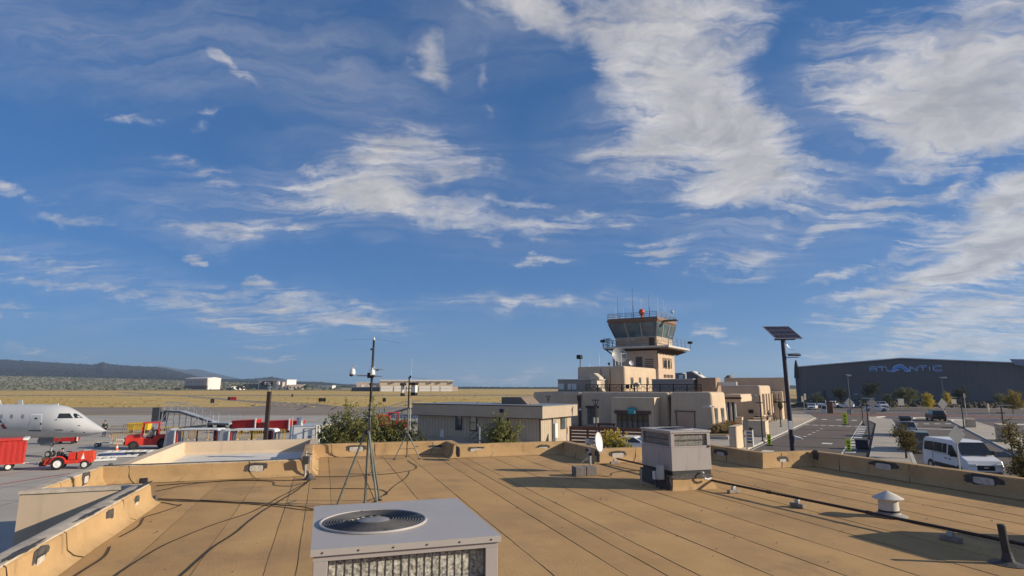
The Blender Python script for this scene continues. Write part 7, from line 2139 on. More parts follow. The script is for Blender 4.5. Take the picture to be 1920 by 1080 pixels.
A_ = [(0, 0, 0, .8), (0, .8, .2, 1), (.2, 1, .8, 1), (.8, 1, .95, .8), (.95, .8, .95, 0), (0, .45, .95, .45)]
T_ = [(-.1, 1, 1.05, 1), (.48, 1, .48, 0)]
L_ = [(.05, 1, .05, .15), (.05, .05, 1.0, .05)]
N_ = [(0, 0, 0, 1), (0, 1, .95, 0), (.95, 0, .95, 1)]
I_ = [(.25, 0, .25, 1)]
C_ = [(.95, 1, .25, 1), (.25, 1, .0, .75), (0, .75, 0, .25), (0, .25, .25, 0), (.25, 0, .95, 0)]
strokes('letter', A_, W(0), lw); strokes('letter', T_, W(.12), lw); strokes('letter', L_, W(.225), lw)
strokes('letter', N_, W(.545), lw); strokes('letter', T_, W(.665), lw); strokes('letter', I_, W(.785), lw * .6); strokes('letter', C_, W(.845), lw * 1.2)
# the tall middle letter drawn as a peak with a swept left leg
u0, u1, um = W(.30), W(.55), W(.425)
pk_ = MB(); arc = [(W(.305) + (um - W(.305)) * (1 - math.cos(a)) , lz0 + Hh * (-.25 + 1.75 * math.sin(a) ** .8)) for a in [1.57 * i / 8 for i in range(9)]]
poly = arc + [(um + .25, lz0 + Hh * 1.55), (u1, lz0 - .1 * Hh), (u1 - 1.4, lz0 - .1 * Hh), (um + .3, lz0 + .55 * Hh), (W(.345), lz0 + .05 * Hh)]
pk_.slab(poly, (0, .02, 0), (1, 0, 0), (0, 0, 1), (0, .22, 0))
o = pk_.build('peak_letter', LBL, hg)
ed = MB()
for a_, b_ in zip(poly, poly[1:] + poly[:1]): ed.bar((a_[0], -.02, a_[1]), (b_[0], -.02, b_[1]), .12, .26)
ed.build('letter_edge', LWH, o, fix=False)
MB().slab([(W(.37), lz0 + .75 * Hh), (um, lz0 + .62 * Hh), (um + 1.6, lz0 + .15 * Hh), (um - .6, lz0 + .42 * Hh)], (0, -.1, 0), (1, 0, 0), (0, 0, 1), (0, .1, 0)).build('letter_swoosh', LDK, o)
for (x, y) in ((1593, 704), (1771, 708)):
    u_, z_ = FT.atv(x, y, hv - .6)
    MB().box(u_ - hup - .6, -1.1, z_ - .25, u_ - hup + .6, -.3, z_ + .25).build('wall_light', OFFWHITE, hg)
MB().box(-w2 + 8, -.05, .5, -w2 + 8.6, .2, 4).build('wall_pipe', DARK, hg)

# ------------------------------------------------------------------ cars
CARGLASS = M('car_glass', (.018, .022, .026), .05, .2, 1, spec=.6)
def paint(n, c): return M('car_' + n, c, .28, .05, 1.0, spec=.6)
LAMPW = M('headlamp', (.6, .62, .62), .2, .1, 6); LAMPR = M('tail_lamp', (.35, .02, .02), .3, .1, 6)
CARS = {}
def make_car(label, loc, rotz, kind, mat, group=None, cat='car', name='parked_car'):
    """faces +x; kinds: sedan, suv, pickup"""
    t = thing(name, label, cat, loc, rotz, group)
    hw = .9 if kind == 'sedan' else .96
    if kind == 'sedan':
        body = [(-2.3, .35), (-2.35, .75), (-2.2, .98), (-1.5, 1.02), (.75, .98), (2.1, .82), (2.3, .6), (2.3, .3), (-2.2, .25)]
        cab = [(-1.75, 1.0), (-1.0, 1.42), (.1, 1.45), (1.05, .98)]; gl = [(-1.5, 1.03), (-.95, 1.36), (.08, 1.39), (.82, 1.02)]; r = .33; wx = 1.4
    elif kind == 'suv':
        body = [(-2.3, .45), (-2.36, .9), (-2.28, 1.12), (.85, 1.12), (2.15, 1.02), (2.38, .75), (2.35, .4), (-2.2, .35)]
        cab = [(-2.25, 1.1), (-1.95, 1.72), (.1, 1.76), (1.05, 1.1)]; gl = [(-2.0, 1.15), (-1.8, 1.62), (.05, 1.66), (.86, 1.15)]; r = .38; wx = 1.42
    else:
        body = [(-2.8, .55), (-2.85, 1.1), (-.75, 1.15), (1.1, 1.18), (2.5, 1.10), (2.75, .85), (2.7, .45), (-2.7, .45)]
        cab = [(-.85, 1.12), (-.7, 1.78), (.6, 1.82), (1.4, 1.15)]; gl = [(-.7, 1.2), (-.58, 1.68), (.55, 1.72), (1.2, 1.2)]; r = .42; wx = 1.75
    MB().loft([[(x, y, z) for x, z in body] for y in (-hw, hw)]).build('body', mat, t, bev=.10, seg=2)
    top = cab[1][1]
    def taper(z, z0): return hw - .05 - .18 * (z - z0) / .7
    MB().loft([[(x, s_ * taper(z, 1.0), z) for x, z in cab] for s_ in (-1, 1)]).build('roof', mat, t, bev=.06, seg=2)
    for s_ in (-1, 1):
        mid = lerp(gl[1][0], gl[2][0], .5)
        for a_, b_ in (((gl[0], gl[1], (mid - .05, gl[1][1]), (mid - .05, gl[0][1]))), ((mid + .05, gl[3][1]), (mid + .05, gl[2][1]), gl[2], gl[3])) if False else ():
            pass
        q1 = [gl[0], gl[1], (mid - .04, gl[1][1]), (mid - .04, gl[0][1])]; q2 = [(mid + .04, gl[3][1]), (mid + .04, gl[2][1]), gl[2], gl[3]]
        for qq in (q1, q2):
            a0 = [(x, s_ * (taper(z, 1.0) + .012), z) for x, z in qq]
            MB().quad(*a0).build('side_window', CARGLASS, t, fix=False)
        # door seam and handle
        MB().box(mid - .25, s_ * (hw + .004) - .006, cab[0][1] - .22, mid - .05, s_ * (hw + .004) + .006, cab[0][1] - .18).build('handle', DARK, t)
    def pane(a_, b_, nm, off):
        (xa, za), (xb, zb) = a_, b_
        ya, yb = taper(za, 1.0) - .08, taper(zb, 1.0) - .08
        MB().quad((xa + off, -ya, za + .03), (xa + off, ya, za + .03), (xb + off, yb, zb - .03), (xb + off, -yb, zb - .03)).build(nm, CARGLASS, t, fix=False)
    pane((cab[3][0] - .06, cab[3][1] + .05), (cab[2][0] + .05, cab[2][1] - .03), 'windscreen', .05)
    pane((cab[0][0] + .03, cab[0][1] + .05), (cab[1][0] - .03, cab[1][1] - .04), 'rear_window', -.05)
    xf = max(x for x, z in body); xr = min(x for x, z in body)
    MB().box(xf - .03, -.5, .5, xf + .012, .5, .72).build('grille', BLACK, t, bev=.02)
    for s_ in (-1, 1):
        MB().box(xf - .22, s_ * (hw - .2) - .17, .66, xf + .005, s_ * (hw - .2) + .17, .82).build('headlight', LAMPW, t, bev=.03)
        MB().box(xr - .012, s_ * (hw - .14) - .10, .78, xr + .1, s_ * (hw - .14) + .10, 1.0).build('tail_light', LAMPR, t, bev=.03)
        MB().box(cab[3][0] - .35, s_ * (hw + .12) - .09, cab[3][1] - .03, cab[3][0] - .2, s_ * (hw + .12) + .09, cab[3][1] + .12).build('mirror', mat, t, bev=.03)
        for x in (-wx, wx):
            MB().lathe([(r + .06, -.02), (r + .06, .02)], (x, s_ * (hw - .005), r + .02), 18, 'y').build('wheel_arch', BLACK, t)
            wheel(t, (x, s_ * (hw - .10), r), r, .22, GALV, rr=.66)
    MB().box(xf - .05, -.27, .38, xf + .03, .27, .48).build('plate', OFFWHITE, t)
    return t
PW = paint('white', (.70, .70, .70)); PS = paint('silver', (.33, .35, .37)); PK = paint('black', (.012, .013, .016)); PBL = paint('navy', (.018, .025, .05)); PGN = paint('green_grey', (.11, .15, .145)); PDK = paint('charcoal', (.035, .04, .045))
A0 = FT.a
def carat(x, y, rot, **k):
    p = px(x, y, 0); return make_car(loc=p, rotz=A0 + RAD(rot), **k)
carat(1499, 764.5, 178, label='dark sedan at the left end of the far parked row', kind='sedan', mat=PK, group='cars parked before the dark hangar')
carat(1524, 768, -92, label='white sedan in front of the far parked row, next to the double sign', kind='sedan', mat=PW, group='cars parked before the dark hangar')
carat(1526, 763, -90, label='silver suv half hidden behind the front white sedan', kind='suv', mat=PS, group='cars parked before the dark hangar')
carat(1544, 764, -92, label='white pickup with a dark grille in the far parked row', kind='pickup', mat=PW, group='cars parked before the dark hangar')
carat(1563, 764.5, 88, label='white suv showing its dark rear window in the far parked row', kind='suv', mat=PW, group='cars parked before the dark hangar')
carat(1585, 765, 160, label='white sedan just left of the left diamond sign', kind='sedan', mat=PW, group='cars parked before the dark hangar')
carat(1607, 765, -90, label='navy car between the two diamond signs', kind='suv', mat=PBL, group='cars parked before the dark hangar')
carat(1655, 765.5, -80, label='white suv behind the right diamond sign', kind='suv', mat=PW, group='cars parked before the dark hangar')
carat(1643, 771.5, 10, label='white sedan partly behind the right diamond sign, nearest the kerb', kind='sedan', mat=PW, group='cars parked before the dark hangar')
carat(1755, 789, 100, label='black suv driving on the second street beyond the van', kind='suv', mat=PK, name='moving_car')
c_ = carat(1699, 818, 94, label='silver suv with a loaded roof rack behind the young street tree', kind='suv', mat=PS, name='moving_car')
for i in range(3): MB().box(-1.4 + i * .75, -.55, 1.78, -.75 + i * .75, .5, 2.15 + .12 * (i % 2)).build('roof_load', (DARK, M('load_grey', (.16, .17, .17), .8, .2, 3), BLACK)[i], c_, bev=.06)
carat(1722, 846, 92, label='green grey suv beside the white van, behind the young street tree', kind='suv', mat=PGN, name='moving_car')
q = px(1190, 845, 0)
make_car('white car whose roof shows just over the parapet left of the boxy unit', FT.w(*FT.loc(px(1192, 852, 0))), A0 + RAD(4), 'sedan', PW)

# the white passenger van
VANW = paint('van_white', (.72, .73, .74))
vp_ = px(1800, 893, 0)
ra = RAD(-57)
van = thing('passenger_van', 'white passenger van with long dark side windows beyond the right parapet', 'van', (28.95, 39.2, 0), RAD(-101))
van.scale = (.93, .97, .85)
hw = 1.0
side = [(-2.95, .45), (-3.0, 1.3), (-2.92, 2.3), (-2.7, 2.48), (1.0, 2.52), (1.35, 2.42), (2.15, 1.52), (2.85, 1.28), (3.0, .95), (3.0, .42), (2.8, .32), (-2.8, .32)]
def vtap(z): return hw - max(0, (z - 1.25)) * .13
secs = []
for f in (-1, -.96, .96, 1):
    secs.append([(x * (1 if abs(f) < .99 else .985), f * vtap(z), z) for x, z in side])
MB().loft(secs).build('body', VANW, van, bev=.09, seg=2)
for s_ in (-1, 1):
    wy = lambda z: s_ * (vtap(z) + .014)
    def win(nm, q, mat=CARGLASS): return MB().quad(*[(x, wy(z), z) for x, z in q]).build(nm, mat, van, fix=False)
    win('side_window', [(-2.72, 1.5), (-2.72, 2.16), (-1.45, 2.2), (-1.45, 1.5)])
    win('side_window', [(-1.38, 1.5), (-1.38, 2.2), (-.2, 2.2), (-.2, 1.5)])
    win('side_window', [(-.13, 1.5), (-.13, 2.2), (.42, 2.2), (.42, 1.5)])
    win('cab_window', [(.62, 1.42), (.62, 2.16), (1.12, 2.16), (1.78, 1.55), (1.75, 1.36)])
    for a_, b_ in (((-1.5, .5), (-1.5, 1.45)), ((.52, .5), (.52, 2.25)), ((-1.5, 1.42), (.5, 1.42))):
        MB().bar((a_[0], s_ * (vtap(a_[1]) + .004), a_[1]), (b_[0], s_ * (vtap(b_[1]) + .004), b_[1]), .012, .02).build('door_seam', M('seam_grey', (.2, .2, .2), .6, .1, 3), van)
    MB().box(-1.35, s_ * 1.012 - .012, .42, 1.5, s_ * 1.012 + .012, .72).build('side_moulding', BLACK, van)
    MB().box(.2, s_ * 1.01 - .02, 1.12, .42, s_ * 1.01 + .02, 1.18).box(.72, s_ * 1.01 - .02, 1.1, .94, s_ * 1.01 + .02, 1.16).build('handle', DARK, van)
    MB().box(1.5, s_ * 1.16 - .13, 1.38, 1.66, s_ * 1.16 + .13, 1.85).build('mirror', BLACK, van, bev=.05)
    MB().loft([[(2.45, s_ * .98, .86), (2.45, s_ * .98, 1.18), (2.40, s_ * .9, 1.2)], [(2.98, s_ * .86, .86), (2.9, s_ * .86, 1.12), (2.88, s_ * .7, 1.14)]]).build('headlight', LAMPW, van)
    MB().box(2.62, s_ * .72 - .24, .82, 3.012, s_ * .72 + .24, 1.08).build('headlight', LAMPW, van, bev=.05)
    MB().box(-3.02, s_ * .88 - .06, .9, -2.96, s_ * .88 + .06, 1.9).build('tail_light', LAMPR, van)
    for x in (-1.85, 1.95):
        MB().lathe([(.45, -.02), (.45, .02)], (x, s_ * .995, .38), 20, 'y').build('wheel_arch', BLACK, van)
        wheel(van, (x, s_ * .90, .37), .37, .24, GALV, rr=.62)
MB().quad((1.38, -.80, 2.38), (1.38, .80, 2.38), (2.14, .90, 1.58), (2.14, -.90, 1.58)).build('windscreen', CARGLASS, van, fix=False).location = (.035, 0, .035)
MB().box(2.9, -.5, .62, 3.03, .5, .98).build('grille', BLACK, van, bev=.05)
MB().box(3.031, -.14, .78, 3.045, .14, .86).build('badge_plate', GALV, van, bev=.02)
MB().box(2.9, -.85, .34, 3.05, .85, .56).build('bumper', M('bumper_grey', (.12, .12, .125), .6, .1, 3), van, bev=.06)
for s_ in (-.5, .5): MB().bar((2.2, s_ - .35, 1.56), (2.24, s_ + .3, 1.62), .025, .015).build('wiper', BLACK, van)
MB().quad((-3.01, -.75, 1.5), (-3.01, .75, 1.5), (-2.95, .7, 2.15), (-2.95, -.7, 2.15)).build('rear_window', CARGLASS, van, fix=False)

# ------------------------------------------------------------------ solar street light
q = px(1487, 852, 0); d_ = q.y
zt = pd(1477, 636, d_).z
t = thing('solar_light', 'tall dark solar street light with a tilted panel at the kerb', 'street light', q, 0)
PURP = M('pole_dark_blue', (.028, .026, .045), .45, .15, 2)
k = d_ / FPX * .985
MB().tube((0, 0, .0), (-.14, 0, zt), .20, .16, 12).build('pole', PURP, t, smooth=True)
MB().box(-.3, -.3, 0, .3, .3, .12).build('base_plate', DARK, t)
MB().box(-.3, -.26, 2.0, .02, -.10, 2.7).build('control_box', OFFWHITE, t, bev=.03)
MB().loft([[(.1, -.3, 1.25), (.8, -.4, 1.2), (.8, -.1, 1.2), (.1, -.05, 1.25)], [(.1, -.3, 1.5), (.65, -.4, 1.35), (.65, -.1, 1.4), (.1, -.05, 1.55)]]).build('pole_camera', OFFWHITE, t, bev=.05)
pz0, pz1 = pd(1480, 635, d_ - .6).z, pd(1480, 612, d_ + .6).z
c0 = Vector(((1486 - 1480) * k, -.75, pz0)); 
SOL = M('solar_cell', (.035, .028, .04), .22, .25, 3, spec=.6); 
pan = [((1464 - 1487) * k, -.75, pz0), ((1514 - 1487) * k, -.75, pz0 + .03), ((1503 - 1487) * k, .55, pz1 + .02), ((1453 - 1487) * k, .55, pz1)]
P_ = [Vector(p) for p in pan]; nrm = (P_[1] - P_[0]).cross(P_[3] - P_[0]).normalized()
mb = MB(); mb.add(P_ + [p - nrm * .07 for p in P_], [(0, 1, 2, 3), (7, 6, 5, 4), (0, 4, 5, 1), (1, 5, 6, 2), (2, 6, 7, 3), (3, 7, 4, 0)])
pn = mb.build('panel_frame', GALV, t)
for i in range(5):
    for j in range(3):
        f = lambda a, b: P_[0].lerp(P_[1], a).lerp(P_[3].lerp(P_[2], a), b) + nrm * .006
        MB().quad(f(.02 + i * .195, .03 + j * .32), f(.02 + i * .195 + .185, .03 + j * .32), f(.02 + i * .195 + .185, .03 + j * .32 + .30), f(.02 + i * .195, .03 + j * .32 + .30)).build('solar_cell', SOL, pn, fix=False)
        MB().quad(f(.02 + i * .195, .03 + j * .32) - nrm * .083, f(.02 + i * .195, .03 + j * .32 + .30) - nrm * .083, f(.02 + i * .195 + .185, .03 + j * .32 + .30) - nrm * .083, f(.02 + i * .195 + .185, .03 + j * .32) - nrm * .083).build('back_sheet', SOL, pn, fix=False)
MB().bar((-.9, -.15, zt - .05), (.85, -.15, zt - .02), .12).bar((-.14, 0, zt - .4), (-.14, -.15, zt + .2), .16).bar((-.5, -.1, zt + .0), (.6, -.1, pz1 - .5), .06).build('panel_mount', PURP, t)
za = pd(1480, 664, d_).z
MB().tube((-.1, 0, za), (1.15, -.1, za + .06), .04, n=8).tube((-.1, 0, za - .28), (1.1, -.1, za - .26), .04, n=8).build('arm', GALV, t)
arcp = [(-.1 + .12 + .75 * (1 - math.cos(a)), -.05, za + .35 + 1.0 * (1 - math.sin(a))) for a in [1.57 * i / 8 for i in range(9)]]
MB().path(arcp, .03, 6).build('arm_stay', GALV, t)
MB().box(.25, -.3, za - .16, 1.2, .12, za - .02).build('lamp_head', DARK, t, bev=.04)

# ------------------------------------------------------------------ street lamps, signs and furniture
def lamp(label, x, y, ytop, style, sgn=1, group='slim dark lamp posts'):
    q = px(x, y, 0); z_ = pd(x, ytop, q.y).z
    t = thing('lamp_post', label, 'lamp post', q, FT.a, group)
    MB().tube((0, 0, 0), (0, 0, z_), .075, .06, 8).build('pole', DARK, t)
    MB().lathe([(.24, 0), (.24, .12), (.12, .2)], n=10).build('base', DARK, t)
    if style == 'arm':
        MB().bar((-.35, 0, z_), (.85 * sgn, 0, z_), .26, .09).build('lamp_head', M('lamp_top', (.38, .38, .36), .5, .1, 3), t)
        MB().bar((-.45, 0, z_ - .75), (.25, 0, z_ - .75), .08).build('arm', DARK, t)
    else:
        MB().bar((0, 0, z_ - .75), (-.32, 0, z_), .06).bar((0, 0, z_ - .75), (.32, 0, z_), .06).build('arm', DARK, t)
        MB().bar((-.42, 0, z_), (.42, 0, z_), .14, .08).build('lamp_head', DARK, t)
    return t
lamp('lamp post at the kerb before the terminal far wing, nearer of two', 1430.5, 830, 741, 'arm', -1)
lamp('lamp post with a hanging basket by the far wing, farther of two', 1464.5, 802, 738, 'arm', -1)
lamp('lamp post on the median walk, the nearer and taller one', 1631, 824, 747, 'arm')
lamp('lamp post on the median walk, the farther one', 1619, 797, 739, 'arm', -1)
lamp('forked lamp post before the portal of the terminal', 1118.5, 830, 750, 'fork')
lamp('forked lamp post behind the modular building', 1028.5, 800, 743, 'fork')
lamp('lamp post on the island by the right hand sign cluster', 1808, 804, 745, 'arm', -1)
lamp('lamp post at the far right behind the dark shrub', 1886, 830, 760, 'arm', 1)
p = px(1464.5, 802, 0); zz = pd(1464.5, 756, p.y).z
t = thing('hanging_basket', 'dark hanging flower basket on the farther kerb lamp post', 'flower basket', (p.x, p.y - .15, zz - .6), 0)
MB().ball((0, -.1, .3), .35, .3, .6, 10, 6).build('plants', LEAF_D, t)
MB().bar((0, 0, .9), (0, -.12, .85), .05).lathe([(.1, -.32), (.34, .1), (.36, .2)], (0, -.1, 0), 10).build('basket', BROWN, t)
for i, (x, y, yt, lab) in enumerate(((1594, 770, 703, 'tall car park light before the hangar wall, left'), (1771, 775, 708, 'tall car park light before the hangar wall, right of the letters'))):
    d_ = 118.0; q = pd(x, 760, d_); q.z = 0; z_ = pd(x, yt, d_).z
    t = thing('car_park_light', lab, 'light pole', q, FT.a, 'tall lights of the far car park')
    MB().tube((0, 0, 0), (0, 0, z_), .10, .07, 8).build('pole', M('pole_grey', (.12, .12, .13), .5, .1, 2), t)
    MB().box(-.3, -.2, z_ - .05, .3, .2, z_ + .1).build('lamp_head', OFFWHITE, t)
SIGNB = M('sign_back_alu', (.27, .275, .27), .5, .08, 2)
def diamond(label, x, y, w, ybase, rot=0.0, group='backs of diamond warning signs', extra=None):
    q = px(x, ybase, 0); p = pd(x, y, q.y); s_ = w * q.y / FPX / 2
    t = thing('diamond_sign', label, 'sign', q, FT.a * .0 + rot, group)
    MB().slab([(0, -s_), (s_, 0), (0, s_), (-s_, 0)], (0, -.06, p.z), (1, 0, 0), (0, 0, 1), (0, .02, 0)).build('plate', SIGNB, t)
    MB().slab([(0, -s_ * .98), (s_ * .98, 0), (0, s_ * .98), (-s_ * .98, 0)], (0, -.035, p.z), (1, 0, 0), (0, 0, 1), (0, .008, 0)).build('face', LIME, t)
    MB().bar((0, .0, 0), (0, 0, p.z + s_ * .8), .06).build('post', GALV, t)
    if extra:
        MB().box(-extra / 2 * s_, -.06, p.z - 2.0 * s_, extra / 2 * s_, -.04, p.z - 1.05 * s_).build('lower_plate', SIGNB, t)
    return t
diamond('diamond sign back with a plate under it, left of the two before the parked cars', 1594, 755.5, 19, 777, .05, extra=1.2)
diamond('diamond sign back with a plate under it, right of the two before the parked cars', 1637, 756, 19, 779, -.05, extra=1.2)
diamond('tilted diamond sign back beyond the black suv', 1770, 757.5, 21, 782, .1, extra=.9)
diamond('narrow diamond sign back beside the island lamp post', 1814, 760, 20, 800, .9, extra=1.4)
diamond('large grey diamond sign back standing right before the van', 1806, 815, 35, 930, .1)
def rect_sign(label, x, y, w, h, ybase, mat, posts=1, group=None):
    q = px(x, ybase, 0); p = pd(x, y, q.y); k = q.y / FPX
    t = thing('sign', label, 'sign', q, 0, group)
    MB().box(-w * k / 2, -.06, p.z - h * k / 2, w * k / 2, -.02, p.z + h * k / 2).build('plate', mat, t, bev=.01)
    for i in range(posts):
        x_ = 0 if posts == 1 else (-1 + 2 * i) * w * k * .35
        MB().bar((x_, 0, 0), (x_, 0, p.z), .09).build('post', GALV, t)
    return t
t = rect_sign('pair of narrow cream signs on one post left of the far parked row', 1509, 748, 3.6, 10, 778, M('sign_cream', (.62, .55, .38), .5, .1, 2))
t.children[0].location = (-.25, 0, 0)
MB().box(.12, -.06, 2.9, .5, -.02, 4.15).build('plate', M('sign_cream', (.62, .55, .38)), t)
rect_sign('tall pale board sign before the hangar, right of the diamond signs', 1691, 754, 11, 12, 772, M('sign_pale', (.52, .48, .40), .6, .1, 2))
rect_sign('small pale square sign right of the yellow trees', 1790, 753, 9, 8, 768, M('sign_cream', (.62, .55, .38)))
rect_sign('pale plate on a tall post at the right, by the pole top', 1812, 742, 4, 8, 776, SIGNB)
rect_sign('rectangular grey sign back on a post by the stub walls', 1401, 797, 11, 18, 846, M('sign_grey', (.16, .15, .145), .6, .1, 2))
rect_sign('thin white marker post on the island right of the diamond signs', 1855, 764, 3, 14, 778, M('sign_cream', (.62, .55, .38)))
def ped(label, x, y, ytop, w):
    q = px(x, y, 0); k = q.y / FPX; h = pd(x, ytop, q.y).z
    t = thing('pedestrian_sign', label, 'sign', q, FT.a * .5, 'yellow green crossing markers in the street')
    W_ = w * k
    MB().loft([[(-W_ * .42, -.03, .08), (W_ * .42, -.03, .08), (W_ * .42, .03, .08), (-W_ * .42, .03, .08)], [(-W_ * .5, -.03, h), (W_ * .5, -.03, h), (W_ * .5, .03, h), (-W_ * .5, .03, h)]]).build('panel', LIME, t, bev=.02)
    MB().box(-W_ * .75, -.25, .012, W_ * .75, .25, .1).build('base', BLACK, t, bev=.02)
    zc = h * .72
    MB().box(-W_ * .3, -.04, zc - .12, W_ * .3, -.031, zc + .14).build('symbol', M('symbol_olive', (.22, .25, .03), .5, .1, 3), t)
    MB().lathe([(.0, -.042), (.09, -.040), (.09, -.031)], (0, 0, h * .45), 12, 'y').build('symbol', BLACK, t)
    MB().box(-W_ * .22, -.04, h * .2, W_ * .22, -.031, h * .3).build('symbol', BLACK, t)
    return t
ped('yellow green crossing marker nearest the camera beside the parking bay', 1592, 847, 823, 8.5)
ped('yellow green crossing marker farther up the street beside the parking bay', 1585, 797, 774, 7.5)
ped('yellow green crossing marker at the kerb by the stub walls', 1443, 836, 814, 7)
# stub walls, benches, planter
def stub(label, u0, u1, v0, v1, h, lit=STUCCO):
    t = thing('stub_wall', label, 'low wall', FT.w((u0 + u1) / 2, (v0 + v1) / 2), FT.a)
    a_, b_ = (u1 - u0) / 2, (v1 - v0) / 2
    MB().box(-a_, -b_, .1, a_, b_, h).build('wall', lit, t, bev=.04)
    MB().box(-a_ - .04, -b_ - .04, h, a_ + .04, b_ + .04, h + .07).build('cap', STUCCO, t, bev=.02)
def wallpix(label, xl, xr, ytop, ybase, depth):
    a_, b_ = FT.loc(px(xl, ybase, 0)), FT.loc(px(xr, ybase, 0))
    h = pd(xr, ytop, px(xr, ybase, 0).y).z
    v = min(a_[1], b_[1]); stub(label, min(a_[0], b_[0]) if abs(a_[0] - b_[0]) > .6 else b_[0] - .6, b_[0], v, v + depth, h)
stub('nearest stub wall at the kerb beyond the roof parapet', 6.0, 6.6, -19.6, -16.2, 2.0)
stub('second stub wall at the kerb behind the crossing marker', 4.6, 6.6, -4.6, -2.4, 1.75)
stub('low pale pillar beside the planting bed, left', 1.8, 2.6, 3.8, 4.6, 1.7)
stub('low pale pillar beside the planting bed, right', 3.2, 4.1, 8.0, 8.8, 1.5)
stub('brown stub wall on the island beyond the van', 27.2, 27.9, 2, 5.2, 1.7)
stub('brown stub wall on the island behind the big diamond sign', 27.6, 28.3, -12, -7.5, 1.9)
stub('brown stub wall on the island at the right behind the dark shrub', 31.5, 35.5, -9.5, -9.0, 1.9)
stub('low block on the island near the black suv', 26.9, 27.9, 27, 29, 1.1)
BEDG = M('bed_edge', (.40, .36, .31), .9, .1, 1)
bd_ = thing('planting_bed', 'planting bed with a pale kerb at the corner of the terminal', 'planter', FT.w(1.4, -4.5), FT.a)
MB().prism([(-1.2, -5.6), (2.4, -5.2), (1.6, 5.2), (-1.2, 5.2)], .13, .42).build('kerb', BEDG, bd_, bev=.03)
MB().prism([(-1.0, -5.3), (2.1, -4.9), (1.35, 4.9), (-1.0, 4.9)], .40, .47).build('soil', DIRT, bd_)
def plant(label, x, ytop, d, w, mat, seed, n=700, size=.07, group=None, cat='plant', name='shrub', z0=.4, hh=None):
    b = pd(x, 800, d); b.z = z0
    zt = pd(x, ytop, d).z; k = d / FPX; h = hh or max(.4, zt - z0); b.z = zt - h
    t = thing(name, label, cat, b, 0, group)
    r = random.Random(seed); W_ = w * k / 2
    cl = [((r.uniform(-.35, .35) * W_, r.uniform(-.35, .35) * W_, h * q), (W_ * r.uniform(.55, .85), W_ * r.uniform(.5, .8), h * .26)) for q in (.25, .35, .5, .6, .72)]
    stems(t, [((0, 0, -.1), (0, 0, h * .8))], .035)
    leaves('foliage', mat, t, cl, n * 3, size * 1.2, seed)
    return t
RUST = leaf_mat('leaf_rust', (.22, .09, .04), (.34, .17, .07))
BUFF = leaf_mat('leaf_buff', (.30, .20, .09), (.42, .31, .15))
plant('rusty ornamental grass at the left of the planting bed', 1347, 800, 66, 26, BUFF, 21)
plant('green clump in the middle of the planting bed', 1362, 801, 66.5, 30, LEAF_G, 22, 1100)
plant('red tipped clump at the back of the planting bed', 1371, 795, 72, 24, RUST, 23)
plant('rusty clump at the right of the planting bed', 1385, 803, 70, 20, RUST, 24)
# bench and people by the far wing
def bench(label, u, v, rot, L=1.8):
    t = thing('bench', label, 'bench', FT.w(u, v, .12), FT.a + rot, 'benches by the far wing')
    for k in range(3): MB().box(-L / 2, -.24 + k * .17, .42, L / 2, -.10 + k * .17, .46).build('slat', TIMBER, t)
    for k in range(2): MB().box(-L / 2, .27, .58 + k * .2, L / 2, .31, .72 + k * .2).build('slat', TIMBER, t)
    for s_ in (-1, 1):
        MB().box(s_ * L / 2 - .06, -.26, 0, s_ * L / 2 + .06, -.16, .66).box(s_ * L / 2 - .06, .22, 0, s_ * L / 2 + .06, .32, .98).build('end_frame', BLACK, t)
bench('wooden bench against the corner of the far wing', 1.6, 23.0, 0)
bench('dark bench at the sunny end of the far wing', 2.6, 28.5, RAD(90))
pq = FT.w(1.1, 22.9, .12)
person('person in dark clothes on the bench at the far wing corner, left one', (pq.x, pq.y, .12), FT.a, 'sit', BLACK, NAVY, HAIR)
pq = FT.w(2.4, 25.4, .12)
person('person in a black top and pale trousers standing by the far wing pilasters', (pq.x, pq.y, .12), FT.a + .6, 'walk', BLACK, PALECL, HAIR)
t = thing('planter_box', 'small wooden planter by the bench at the far wing corner', 'planter', FT.w(.4, 22.6, .12), FT.a)
MB().loft([[(-.3, -.3, 0), (.3, -.3, 0), (.3, .3, 0), (-.3, .3, 0)], [(-.35, -.35, .7), (.35, -.35, .7), (.35, .35, .7), (-.35, .35, .7)]]).build('box', M('planter_orange', (.30, .14, .05), .7, .2, 3), t)
t = thing('kiosk', 'small pale striped kiosk cabinet beside the grey sign back', 'kiosk', px(1407, 840, 0) + Vector((0, 0, .12)), FT.a)
MB().box(-.3, -.25, 0, .3, .25, 1.5).build('cabinet', M('kiosk_grey', (.42, .44, .45), .5, .1, 3), t, bev=.04)
for k in range(4): MB().box(-.24, -.262, .35 + k * .27, .24, -.251, .5 + k * .27).build('strip', BLUE if k % 2 else DARK, t)
MB().box(-.34, -.3, 1.5, .34, .3, 1.7).build('cap', BLACK, t, bev=.04)
t = thing('ticket_machine', 'white and brown ticket machine cabinet at the car park entrance', 'kiosk', px(1546, 775, 0), FT.a)
MB().box(-.5, -.4, 0, .5, .4, 1.8).build('cabinet', OFFWHITE, t, bev=.05)
MB().box(-.36, -.42, .9, .36, -.401, 1.5).build('screen', DARK, t)
t = thing('gate_cabinet', 'brown barrier gate cabinet right of the ticket machine', 'cabinet', px(1557, 775, 0), FT.a)
MB().box(-.6, -.5, 0, .6, .5, 2.3).build('cabinet', M('cabinet_brown', (.16, .075, .045), .6, .15, 2), t, bev=.05)
MB().box(-.64, -.54, 2.3, .64, .54, 2.42).build('lid', BROWN, t)
t = thing('litter_bin', 'dark square litter bin at the end of the parking bay', 'bin', px(1617, 842, 0), FT.a)
MB().box(-.5, -.4, .05, .5, .4, .75).build('body', PURP, t, bev=.04); MB().box(-.55, -.45, .75, .55, .45, .83).build('lid', DARK, t)
